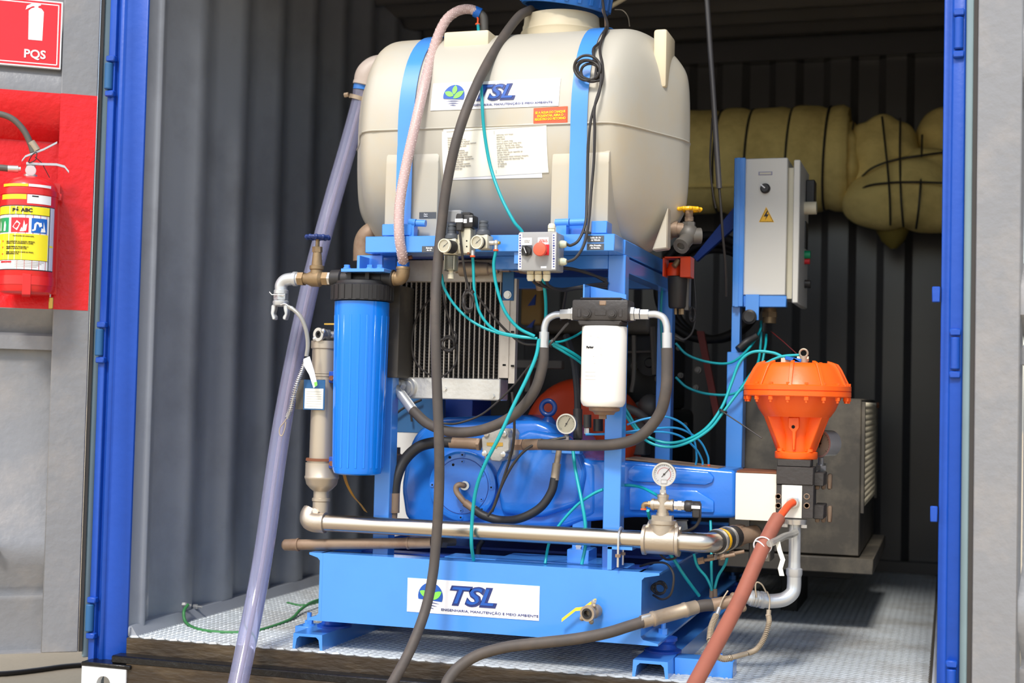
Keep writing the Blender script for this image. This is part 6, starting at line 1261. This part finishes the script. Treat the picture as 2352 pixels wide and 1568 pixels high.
# ================================================================== BLACK RADIATOR CASE on the right
Yk = 1.0; t = thing('engine_radiator_case', 'large sooty black metal case with mesh side behind the orange actuator', 'engine housing', P(1825, 1310, Yk))
xk0, xk1 = P(1675, 1100, Yk).x, P(1976, 1100, Yk).x; zk1, zk0 = P(1825, 912, Yk).z, P(1825, 1270, Yk).z; yk1 = 1.9
b = MB(); b.box(xk0, xk1, Yk, yk1, zk0, zk1, .004); obj('case_body', b, black_steel, t)
b = MB(); b.box(xk0-.03, xk1+.045, Yk-.02, yk1, zk0-.055, zk0-.004, .003); obj('base_tray', b, black_steel, t)
b = MB()
b.box(1.55, xk1-.05, Yk+.45, Yk+.53, .13, zk0-.055, .002); b.box(1.55, xk1-.05, Yk+.75, Yk+.83, .13, zk0-.055, .002); b.box(xk1-.3, xk1-.24, Yk+.45, Yk+.83, 0, .13, .002)
obj('support_arm', b, near_black, t)
b = MB(); xg = xk1+.006; y0, y1, za, zb_ = Yk+.04, yk1-.05, zk0+.16, zk1-.01; cy_, cz_ = .030, .020; nx, nz = int((y1-y0)/cy_), int((zb_-za)/cz_)
for i in range(nx):
    for j in range(nz):
        y, z = y0+i*cy_+(cy_/2 if j % 2 else 0), za+j*cz_
        for s_ in (-1, 1): b.obox((xg, y+cy_/4*0+s_*cy_/4, z+cz_/2), (.002, 0, 0), V((.0, s_*cy_/4, -cz_/2)), V((0, .0026, s_*.0036)))
o = obj('mesh_grille', b, grille_mat, t, flat=True); o['kind'] = 'stuff'
b = MB(); b.box(xk1+.0005, xk1+.012, y0-.03, y0, za-.02, zb_, .001); b.box(xk1+.0005, xk1+.012, y1, y1+.03, za-.02, zb_, .001); obj('grille_frame', b, black_steel, t)
b = MB(); p = P(2014, 918, 1.5); b.hexnut((xk1+.012, 1.78, zk1-.02), (xk1+.02, 1.78, zk1-.02), .012); obj('rusty_bolt', b, rust, t)

# ================================================================== ENGINE behind the front frame
t = thing('diesel_engine', 'dark grey diesel engine with pulleys and pipes behind the pump', 'engine', (1.15, 1.25, .286))
b = MB(); b.box(.86, 1.43, 1.05, 1.62, .28, .72, .02, 2); b.box(.90, 1.40, 1.08, 1.58, .72, .98, .015, 2); obj('engine_block', b, near_black, t)
b = MB(); b.box(.93, 1.36, 1.10, 1.5, .98, 1.05, .02, 3); obj('rocker_cover', b, engine_grey, t)
for x, z, r, m_ in ((1.22, .80, .085, near_black), (1.36, .70, .05, engine_grey), (1.20, .96, .055, engine_grey), (1.38, .88, .045, near_black)):
    b = MB(); b.lathe((x, 1.05, z), FRONT, [(0, r*.5), (.02, r*.5), (.022, r), (.03, r), (.034, r*.86), (.042, r*.86), (.046, r), (.054, r), (.056, r*.4), (.07, r*.3), (.07, 0)], 26); obj('pulley', b, m_, t)
b = MB(); b.tube(smooth([V((1.12, 1.01, .8)), V((1.22, 1.01, .89)), V((1.32, 1.01, .92)), V((1.42, 1.01, .9)), V((1.42, 1.01, .84)), V((1.36, 1.01, .655)), V((1.22, 1.01, .71)), V((1.13, 1.01, .74))], 4, True), .007, 6, closed=True); obj('drive_belt', b, rubber_dark, t)
b = MB(); b.fbox(1196, 660, 1244, 745, .95, 1.02, .006); obj('tan_panel', b, mat('tan_engine_panel', (150, 122, 70), .6), t)
b = MB(); b.fbox(1185, 826, 1290, 846, .8, .84, .003); b.fbox(1205, 846, 1218, 900, .8, .83, .002); obj('cross_bracket', b, engine_grey, t)
b = MB(); b.prism([P(1212, 702, .9), P(1230, 676, .9), P(1228, 700, .9)], (0, .01, 0)); b.prism([P(1208, 752, .9), P(1228, 734, .9), P(1222, 752, .9)], (0, .01, 0)); obj('blue_fan_tip', b, blue_dark, t)
b = MB(); b.tube(smooth(PP([(1436, 935, .8), (1460, 945, .8), (1480, 960, .82), (1500, 985, .85)])), .014, 12); b.sphere(P(1495, 935, .9), .045, n=14, m=10); b.fbox(1436, 958, 1482, 1045, .85, .95, .004); obj('alternator', b, engine_grey, t)
b = MB(); b.tube(smooth(PP([(1456, 770, .95), (1456, 860, .95), (1450, 900, .95)])), .008, 8); b.tube(smooth(PP([(1500, 750, .95), (1505, 860, .95)])), .012, 8); b.tube(smooth(PP([(1440, 808, .95), (1520, 806, .95)])), .004, 6); obj('engine_pipe', b, engine_grey, t)
for px, r in (((1460, 840), .014), ((1490, 830), .018), ((1515, 870), .014), ((1565, 862), .01), ((1605, 850), .012), ((1560, 800), .008), ((1600, 890), .01), ((1575, 975), .008)):
    p = P(*px, 1.04); b = MB(); b.lathe(p, FRONT, [(0, r), (.02, r), (.02, r*.6), (.03, r*.6), (.03, 0)], 12); obj('engine_fitting', b, engine_grey, t)
t = thing('orange_cowl', 'round orange red cowl behind the blue pump and its eye bolt', 'engine cowl', P(1320, 1020, .80))
q = P(1322, 1000, .78); R = S(133, q); b = MB(); b.lathe(q+V((0, .2, 0)), FRONT, [(0, R), (.14, R), (.17, R*.97), (.195, R*.9), (.21, R*.75), (.215, R*.4), (.215, 0)], 48); obj('cowl_shell', b, orange_dark, t)
t = thing('hose_coil', 'big dark ring shaped hose coil hanging behind the rear right post', 'hose', P(1645, 720, 1.3))
b = MB(); p = P(1625, 660, 1.35)
for k in range(3): b.torus(p+V((.01*k, .03*k, -.01*k)), (.1, 1, .05), .19-.012*k, .016, 40, 10)
obj('coil_ring', b, near_black, t)
b = MB(); b.prism(PP([(1600, 760, 1.2), (1616, 760, 1.2), (1655, 960, 1.2), (1640, 960, 1.2)]), (0, .02, 0)); tag(obj('dark_red_strut', b, mat('dark_red_paint', (90, 22, 20), .5)), 'dark red slanting strut in the shade behind the rear post', 'strut')
t = thing('metal_sheet', 'teal blue metal sheet behind the left post under the oil cooler', 'sheet', P(960, 1000, .7)); b = MB(); b.fbox(893, 912, 1012, 994, .62, .66, .002); obj('front_sheet', b, teal_panel, t); b = MB(); b.fbox(1022, 918, 1085, 985, .7, .9, .002); obj('side_sheet', b, blue_dark, t)
cable('thin black cable crossing the teal panel under the oil cooler', [[(897, 960, .6), (930, 935, .6), (968, 918, .6)], [(944, 950, .6), (946, 968, .6)]], .004)
t = thing('cream_canister', 'cream white canister glimpsed between left post and pump', 'canister', P(940, 1280, .95)); b = MB(); p = P(935, 1100, .95); b.lathe((p.x, .95, P(935, 1280, .95).z), (0, 0, 1), [(0, 0), (0, .08), (.02, .085), (P(935, 1000, .95).z-P(935, 1280, .95).z-.03, .085), (P(935, 985, .95).z-P(935, 1280, .95).z, .07), (P(935, 985, .95).z-P(935, 1280, .95).z, 0)], 28); obj('canister_body', b, white_paint, t)

# ================================================================== CANVAS ROLLS on the back wall, hanging rod
random.seed(11)
def lump(b, c, r, sx, sy, sz, n=28, m=18, amp=.05, f=3.1, ph=0):
    s0 = len(b.bm.verts); b.sphere(c, r, sx, sy, sz, n, m); b.bm.verts.ensure_lookup_table()
    for v in b.bm.verts[s0:]:
        d = v.co-V(c); k = 1+amp*(sin(d.x*f*9+ph)*cos(d.z*f*7+ph*2)+.6*sin(d.z*f*15+d.y*20+ph)); v.co = V(c)+d*k
Yo_ = 2.60; t = thing('canvas_roll', 'long mustard canvas roll tied with black cords on back wall', 'canvas roll', P(1700, 470, Yo_))
xa_, xb_ = 1.00, P(1948, 350, Yo_-.1).x; zc_ = (P(1760, 232, Yo_-.2).z+P(1760, 470, Yo_-.2).z)/2; rr = .236
ties = [P(x, 350, Yo_-.2).x for x in (1640, 1712, 1806, 1893)]
b = MB(); prof = []; N = 70
for i in range(N+1):
    x = xa_+(xb_-xa_)*i/N; k = 1-.045*sum(math.exp(-((x-tx)/.022)**2) for tx in ties)+.012*sin(x*23)
    if i > N-2: k *= .97 if i == N-1 else .93
    prof.append((x-xa_, rr*k))
prof = [(0, 0), (.0, rr*.6)]+prof+[(xb_-xa_-.01, rr*.8), (xb_-xa_+.004, rr*.78), (xb_-xa_+.0, rr*.55), (xb_-xa_-.03, rr*.5), (xb_-xa_-.03, 0)]
b.lathe((xa_, Yo_, zc_), (1, 0, 0), prof, 48); obj('rolled_canvas', b, yellow_cloth, t)
b = MB(); lump(b, (xb_+.015, Yo_-.02, zc_-.03), .17, .30, 1.0, 1.05, amp=.08); obj('folded_end', b, yellow_cloth, t)
for tx in ties:
    b = MB(); b.tube([(tx+.02*sin(a)*.6, Yo_-rr*.972*cos(a), zc_+rr*.972*sin(a)) for a in [2*pi*i/36 for i in range(36)]], .0055, 6, closed=True); obj('tie_cord', b, cable_black, t)
b = MB(); b.strip([(xa_, Yo_-rr*.82, zc_-rr*.58), (xb_-.2, Yo_-rr*.82, zc_-rr*.58)], (0, .006, .008), (0, -.004, 0)); obj('canvas_edge', b, yellow_cloth, t)
def cord(pts, par, r=.0045): b = MB(); b.tube(smooth(PP(pts), 6), r, 6); return obj('tie_cord', b, cable_black, par)
Yq2 = 2.55
def W_(x, y, Y=Yq2): return P(x, y, Y)
t = thing('canvas_bundle', 'lumpy folded mustard canvas bundle with cords right of the long roll', 'canvas bundle', W_(2040, 560))
b = MB()
lump(b, W_(2022, 366), .185, .70, .75, 1.0, amp=.07, ph=1); lump(b, W_(1984, 374), .155, .5, .8, 1.1, amp=.08, ph=2); lump(b, W_(2062, 362), .165, .62, .7, .95, amp=.07, ph=2.4)
bu = obj('upper_fold', b, yellow_cloth, t)
b = MB(); lump(b, W_(2025, 462, Yq2-.06), .165, 1.05, .8, .78, amp=.04, ph=3); lump(b, W_(2090, 440, Yq2-.08), .18, 1.1, .75, .85, amp=.045, ph=4); lump(b, W_(2140, 470, Yq2-.04), .17, 1.0, .7, .75, amp=.05, ph=5)
lump(b, W_(2120, 390, Yq2-.04), .14, 1.1, .7, .7, amp=.05, ph=6); bl_ = obj('lower_fold', b, yellow_cloth, t)
for o in (bu, bl_):
    m_ = o.modifiers.new('blend', 'REMESH'); m_.mode = 'VOXEL'; m_.voxel_size = .011; m_.use_smooth_shade = True; m2 = o.modifiers.new('soften', 'SMOOTH'); m2.iterations = 8; m2.factor = .6
b = MB(); q = W_(2050, 500); b.lathe(q, (.05, -.02, -1), [(0, .07), (.05, .072), (.10, .05), (.135, .012), (.135, 0)], 20); obj('hanging_corner', b, mat('olive_canvas', (128, 112, 48), .9, bump=.4), t); pipe('white_tip', W_(2052, 545), W_(2053, 572), .008, clear_plastic, t, 10)
for pts in ([(2026, 268, 2.46), (2034, 340, 2.375), (2040, 400, 2.345), (2044, 460, 2.325), (2045, 500, 2.36), (2045, 516, 2.42)], [(2068, 272, 2.47), (2067, 340, 2.39), (2068, 410, 2.345), (2070, 460, 2.32), (2073, 500, 2.35), (2075, 520, 2.42)], [(2118, 310, 2.5), (2116, 380, 2.39), (2114, 430, 2.325), (2110, 480, 2.325), (2104, 525, 2.42)], [(1962, 450, 2.44), (1990, 428, 2.365), (2040, 420, 2.335), (2100, 418, 2.315), (2165, 420, 2.33)], [(1975, 410, 2.46), (2005, 385, 2.385), (2055, 367, 2.385), (2110, 358, 2.385), (2165, 350, 2.42)], [(1962, 272, 2.50), (1952, 340, 2.46), (1952, 400, 2.45), (1968, 465, 2.48)]): cord(pts, t)
t = thing('canvas_bundle', 'partly hidden mustard canvas bundle beside the right post', 'canvas bundle', W_(2160, 420, 2.62))
b = MB(); lump(b, W_(2165, 335, 2.66), .15, .8, .7, 1.1, amp=.06, ph=7); lump(b, W_(2210, 380, 2.66), .2, 1, .7, 1.2, amp=.06, ph=8); o = obj('folded_canvas', b, yellow_cloth, t); m_ = o.modifiers.new('blend', 'REMESH'); m_.mode = 'VOXEL'; m_.voxel_size = .012; m_.use_smooth_shade = True; m2 = o.modifiers.new('soften', 'SMOOTH'); m2.iterations = 6
t = thing('hanging_rod', 'thin dark metal rod hanging from the ceiling in front of the rolls', 'rod', P(1665, 600, .62))
pa, pb_ = P(1622, -30, .55), P(1652, 432, .62); top_ = pa+(pa-pb_).normalized()*((2.38-pa.z)/((pa-pb_).normalized().z)); pipe('rod', top_, pb_, .0088, mat('dark_grey_rod', (96, 94, 96), .35, .5), t, 14)
hose_part('lower_wire', [pb_]+PP([(1656, 480, .62), (1660, 540, .63), (1666, 610, .66), (1668, 680, .7)]), .0042, cable_black, t)
hose_part('slack_cord', PP([(1636, 270, .60), (1631, 370, .62), (1637, 440, .63), (1644, 478, .64)]), .003, cable_black, t)
t = thing('pale_strut', 'short pale wooden stick above the tank vent near ceiling', 'stick', P(1395, 22, .9)); pipe('stick', P(1388, 24, .9), P(1450, -12, .9), .008, tank_neck, t); hose_part('loose_wire', PP([(1412, 22, .5), (1430, 24, .5), (1442, 38, .5), (1446, 60, .46)]), .0018, spring_mat, t)

# ================================================================== CABLES ON THE FLOOR, GROUND
b = MB(); pts = [PX(424, 1388, .012)+V((.012, 0, 0)), PX(416, 1404, .02)+V((.01, 0, 0)), PZ(428, 1430, .01), PZ(460, 1446, .006), PZ(520, 1452, .006), PZ(580, 1450, .006), PZ(630, 1437, .006), PZ(670, 1420, .01), PZ(690, 1400, .02), PZ(712, 1385, .03), PZ(735, 1376, .03)]
b.tube(smooth(pts, 7), .0052, 10); tag(obj('green_earth_cable', b, green_cable), 'green earth cable on the tread floor left of the skid', 'cable')
b = MB(); b.tube(smooth([PZ(660, 1384, .006), PZ(690, 1390, .006), PZ(720, 1386, .006), PZ(760, 1372, .006)]), .0045, 8); tag(obj('second_green_cable', b, green_cable), 'second green cable on the floor behind the skid corner', 'cable')
b = MB(); gz_ = -.22; pts = [PZ(-60, 1550, gz_+.008), PZ(20, 1546, gz_+.008), PZ(90, 1538, gz_+.008), PZ(150, 1530, gz_+.008), PZ(230, 1524, gz_+.008)]; b.tube(smooth(pts), .009, 10); tag(obj('ground_cable', b, cable_black), 'black cable lying on the tan ground under the left door', 'cable')

# ================================================================== FIRE EXTINGUISHER AND SIGN on the left door
def onq(px, py, d):   # point on a plane d in front of the left door
    n = V((sin(PHI), -cos(PHI), 0)); o_ = V((-.171, 0, 0))+n*d; r_ = ray(px, py); return CAM+r_*((o_-CAM).dot(n)/r_.dot(n))
nD = V((sin(PHI), -cos(PHI), 0)); eD = V((cos(PHI), sin(PHI), 0))     # eD points right in the picture
t = thing('fire_extinguisher', 'red dry powder fire extinguisher with yellow label on left door', 'fire extinguisher', onq(62, 680, .09))
dE = .085; cE = onq(65, 540, dE); RE = S(62, cE); Zx = lambda y: onq(65, y, dE).z
b = MB(); b.lathe((cE.x, cE.y, 0), (0, 0, 1), [(Zx(676), 0), (Zx(676), RE*.8), (Zx(672), RE*.94), (Zx(664), RE), (Zx(445), RE), (Zx(430), RE*.97), (Zx(418), RE*.84), (Zx(410), RE*.6), (Zx(406), RE*.3), (Zx(405), 0)], 48); obj('cylinder', b, red_paint, t)
def wrap(y0, y1, x0, x1, lift, m, name, par):   # band printed round the cylinder, pixel x measured from the axis
    b = MB(); n_ = 10; A, B = [], []
    a0, a1 = math.asin(max(-1, min(1, (x0-65)/62))), math.asin(max(-1, min(1, (x1-65)/62)))
    vd = (CAM-cE); vd.z = 0; vd.normalize(); vr = V((-vd.y, vd.x, 0))
    for i in range(n_+1):
        a = a0+(a1-a0)*i/n_; d = vd*cos(a)+vr*sin(a); A.append(b.bm.verts.new(V((cE.x, cE.y, Zx(y1)))+d*(RE+lift))); B.append(b.bm.verts.new(V((cE.x, cE.y, Zx(y0)))+d*(RE+lift)))
    for i in range(n_): b.face([A[i], A[i+1], B[i+1], B[i]])
    return obj(name, b, m, par)
vd = (CAM-cE); vd.z = 0; vd.normalize(); vr = V((-vd.y, vd.x, 0))
def wfn(px, py, lift):
    a_ = math.asin(max(-1, min(1, (px-65)/62))); z_ = Zx(py)
    def fn(x, y, z):
        a = a_+x/RE; d = vd*cos(a)+vr*sin(a); return V((cE.x, cE.y, z_+y))+d*(RE+lift+z)
    return fn
lb = wrap(480, 624, 3.2, 119, .0006, paper, 'main_label', t); lb['label'] = 'white and yellow instruction label'
wrap(478.5, 480.3, 3.2, 119, .0012, ink_black, 'label_border', lb); wrap(623, 625, 3.2, 119, .0012, ink_black, 'label_border', lb)
wrap(481, 499, 3.2, 109, .0010, yellow_ink, 'title_band', lb); wrap(499, 500.4, 3.2, 109, .0012, ink_black, 'label_border', lb); wrap(481, 623, 108.6, 110, .0012, ink_black, 'label_border', lb)
wrap(543, 602, 3.2, 107, .0010, yellow_ink, 'instruction_field', lb); wrap(602, 603, 3.2, 108, .0012, ink_black, 'label_border', lb)
text('title', 'PÓ ABC', wfn(50, 490, .0012), .0145, ink_black, lb, bold=.0006, sx=1.12)
for (x0, x1, m_) in ((1, 23, green_ink), (28, 65, red_ink), (71, 104, blue_ink)): wrap(507, 540, x0 if x0 > 3 else 3.2, x1, .0012, m_, 'pictogram', lb)
def pict(pts, cx, cy):   # white silhouette in pixels
    f_ = wfn(cx, cy, .0016); k = S(1, cE); b = MB(); b.face(b._v([f_((x-cx)*k, (cy-y)*k, 0) for x, y in pts])); obj('pictogram_shape', b, white_ink, lb)
pict([(30, 528), (40, 513), (48, 520), (41, 536)], 39, 524); pict([(46, 538), (50, 528), (52, 532), (55, 512), (58, 524), (62, 520), (60, 536), (54, 538)], 55, 528)
pict([(72, 533), (76, 532), (77, 520), (82, 515), (87, 516), (90, 518), (86, 520), (82, 520), (80, 534), (73, 537)], 80, 525); pict([(84, 518), (92, 516), (94, 524), (88, 527)], 89, 521); pict([(90, 538), (92, 528), (96, 530), (97, 514), (100, 528), (102, 537)], 96, 530)
pict([(5, 536), (6, 513), (9, 520), (10, 536)], 7, 525); pict([(11, 537), (13, 518), (16, 514), (19, 524), (18, 537)], 15, 526)
text('heading', 'INSTRUÇÕES DE OPERAÇÃO', wfn(54, 548.5, .0012), .0042, ink_black, lb, sx=1.1)
text('instructions', 'USE O EXTINTOR NA POSIÇÃO VERTICAL\nE PUXE A TRAVA ROMPENDO O LACRE\n\nSEGURE FIRME NA MANGUEIRA E\nAPERTE O GATILHO ATÉ O FIM\n\nDIRIJA O JATO DE PÓ À BASE DO FOGO,\nESPALHANDO O PÓ', wfn(20, 575, .0012), .0052, ink_black, lb, align='LEFT', sx=.86)
for y in (560, 574, 589):
    b = MB(); f_ = wfn(12, y, .0014); b.face(b._v([f_(.003*cos(2*pi*i/12), .003*sin(2*pi*i/12), 0) for i in range(12)])); obj('bullet', b, orange_clip, lb); wrap(y-4, y+6, 3.2, 6.5, .0014, paper, 'picture_box', lb)
text('maker_script', 'EXTINCENDIO', wfn(19, 607, .0012), .0062, red_ink, lb, bold=.0004, shear=.2)
for k in range(4): wrap(605.5+k*3.6, 606.9+k*3.6, 38, 100-k*5, .0012, ink_grey, 'faint_line', lb)
wrap(480, 622, 110.5, 119, .0009, mat('pale_lilac_print', (205, 205, 220), .5), 'side_column', lb); wrap(566, 570, 110.5, 118, .0012, yellow_ink, 'side_mark', lb)
wrap(430, 436, 9, 61, .0008, yellow_ink, 'top_tape', t); wrap(430, 436, 62, 110, .0008, paper, 'top_tape', t); wrap(454, 465, 7, 58, .0008, yellow_ink, 'date_label', t); cl2 = wrap(454, 474, 60, 111, .0008, paper, 'test_label', t)
wrap(456, 459, 70, 84, .0012, ink_black, 'date_mark', cl2)
for y0, y1 in ((440, 452), (637, 657)): b = MB(); b.lathe((cE.x, cE.y, Zx(y1)), (0, 0, 1), [(0, RE), (0, RE+.0022), (Zx(y0)-Zx(y1), RE+.0022), (Zx(y0)-Zx(y1), RE)], 40, close=False); obj('bracket_band', b, red_paint, t)
b = MB(); q = V((cE.x, cE.y, Zx(650)))
b.obox(q+vd*(RE+.001)+vr*RE*.0+V((0, 0, -.008)), vr*.012, vd*.002, V((0, 0, .03)), .0005); b.obox(V((cE.x, cE.y, Zx(676)-.004))+vd*.02, vr*.012, vd*(RE-.018), V((0, 0, .002)), .0005); obj('bracket_foot', b, red_paint, t)
sd_ = V((cE.x, cE.y, 0))-nD*(dE-.012)
b = MB(); b.obox(V((sd_.x, sd_.y, Zx(540)))+eD*(RE*.85), eD*.016, nD*.006, V((0, 0, .17))); b.obox(V((sd_.x, sd_.y, Zx(447)))+eD*(RE*1.02)+nD*.03, eD*.008, nD*.03, V((0, 0, .010)), .001); obj('bracket_back', b, red_paint, t)
b = MB(); vb = V((cE.x, cE.y, Zx(404))); b.lathe(vb, (0, 0, 1), [(-.004, .02), (.004, .02), (.006, .014), (.02, .013)], 18); b.obox(vb+V((0, 0, .022)), vr*.013, vd*.012, V((0, 0, .014)), .003); obj('valve_head', b, zinc, t)
gq = vb+V((0, 0, .014))+vd*.018; b = MB(); b.lathe(gq-vd*.008, vd, [(0, .013), (.008, .0155), (.012, .0155), (.012, 0)], 26); gc = obj('pressure_gauge', b, zinc, t); b = MB(); b.cyl(gq+vd*.0042, gq+vd*.0048, .0135, n=22); obj('gauge_dial', b, mat('pale_pink_dial', (236, 190, 190), .4), gc)
def onp(px, py, d=.10): return onq(px, py, d)
b = MB(); b.strip([onp(50, 372), onp(58, 362), onp(76, 355), onp(100, 346), onp(131, 330)], vd*.007, (0, 0, .006)); obj('upper_lever', b, silver, t)
b = MB(); b.strip([onp(60, 378), onp(90, 380), onp(130, 381), onp(148, 386), onp(158, 398)], vd*.007, (0, 0, .007)); obj('lower_lever', b, silver, t)
hose_part('hose', [onp(76, 350)]+[onp(*q) for q in ((70, 330), (55, 300), (30, 274), (0, 262), (-40, 258), (-75, 285), (-85, 360), (-80, 470))], .0095, engine_grey, t, 7, 14)
b = MB(); b.cyl(onp(85, 346), onp(71, 326), .0118, n=16); obj('hose_ferrule', b, spring_mat, t)
b = MB(); b.cyl(onp(18, 387), onp(42, 388), .0105, n=16); b.cyl(onp(40, 388), onp(48, 388), .007, n=12); obj('side_ferrule', b, zinc, t)
hose_part('side_hose', [onp(20, 387), onp(0, 385), onp(-40, 384), onp(-72, 390)], .0098, engine_grey, t, 5, 14)
b = MB(); b.tube(smooth([onp(66, 371, .11), onp(74, 356, .118), onp(84, 350, .118), onp(82, 366, .118), onp(70, 373, .11)], 5, True), .0014, 6, closed=True); b.tube([onp(80, 360, .112), onp(96, 374, .105), onp(114, 408, .10)], .0012, 6); obj('seal_wire', b, cable_black, t)
t = thing('padlock', 'small brass padlock hanging at the lower right of the fire extinguisher', 'padlock', onq(117, 712, .09))
b = MB(); c_ = onq(117, 696, .09); b.obox(c_, vr*.0068, vd*.007, V((0, 0, .0175)), .002); obj('lock_body', b, brass_bright, t)
b = MB(); b.tube(smooth([c_+V((0, 0, .016))-vr*.003, c_+V((0, 0, .05))-vr*.002, c_+V((0, 0, .056))-vr*.006, c_+V((0, 0, .05))-vr*.010, c_+V((0, 0, .03))-vr*.010]), .0026, 8); obj('shackle', b, zinc, t)
# sign
t = thing('extinguisher_sign', 'square red PQS sign with white extinguisher symbol on left door', 'sign', Q1(.22, .0, 1.725))
s0, s1, z0, z1 = .112, .325, 1.7265, 1.9345
def qb(sa, sb, za, zb_, d0, d1, m_, name, par, lab=None):
    b = MB(); b.hexa([Q1(sb, d0, za), Q1(sa, d0, za), Q1(sa, d1, za), Q1(sb, d1, za), Q1(sb, d0, zb_), Q1(sa, d0, zb_), Q1(sa, d1, zb_), Q1(sb, d1, zb_)]); return obj(name, b, m_, par, lab)
pl = qb(s0, s1, z0, z1, -.012, .004, paper, 'sign_board', t)
qb(s0+.004, s1-.004, z0+.004, z1-.004, .004, .0046, red_ink, 'red_field', pl)
for q in ((s0+.010, s1-.010, z0+.010, z0+.013), (s0+.010, s1-.010, z1-.013, z1-.010), (s0+.010, s0+.013, z0+.010, z1-.010), (s1-.013, s1-.010, z0+.010, z1-.010)): qb(*q, .0046, .005, white_ink, 'white_border', pl)
sf = lambda x, y, z: Q1((s0+s1)/2-x-.018, .005+z, (z0+z1)/2+y)
sym = [(-.022, -.045), (.022, -.045), (.024, .052), (.016, .062), (.006, .064), (.006, .070), (.014, .073), (.012, .080), (-.012, .078), (-.03, .068), (-.034, .054), (-.028, .058), (-.012, .068), (-.006, .068), (-.006, .064), (-.016, .060), (-.024, .052)]
b = MB(); b.face(b._v([sf(x*.92+.012, y*.92+.02, .0004) for x, y in sym])); obj('extinguisher_symbol', b, white_ink, pl)
text('sign_lettering', 'PQS', lambda x, y, z: sf(x+.012, y-.066, z), .036, white_ink, pl, bold=.0008)

# ------------------------------------------------------------------ shared group phrases of alike things
for o in col.objects:
    if o.parent or 'label' not in o: continue
    n = o.name.split('.')[0]
    g_ = {'air_tube': 'teal and sky blue air tubes', 'black_cable': 'black cables on the machine', 'push_fitting': 'push fittings on the pump beam', 'hydraulic_hose': 'hydraulic hoses of the white oil filter', 'canvas_bundle': 'canvas bundles on the back wall'}.get(n)
    if g_: o['group'] = g_
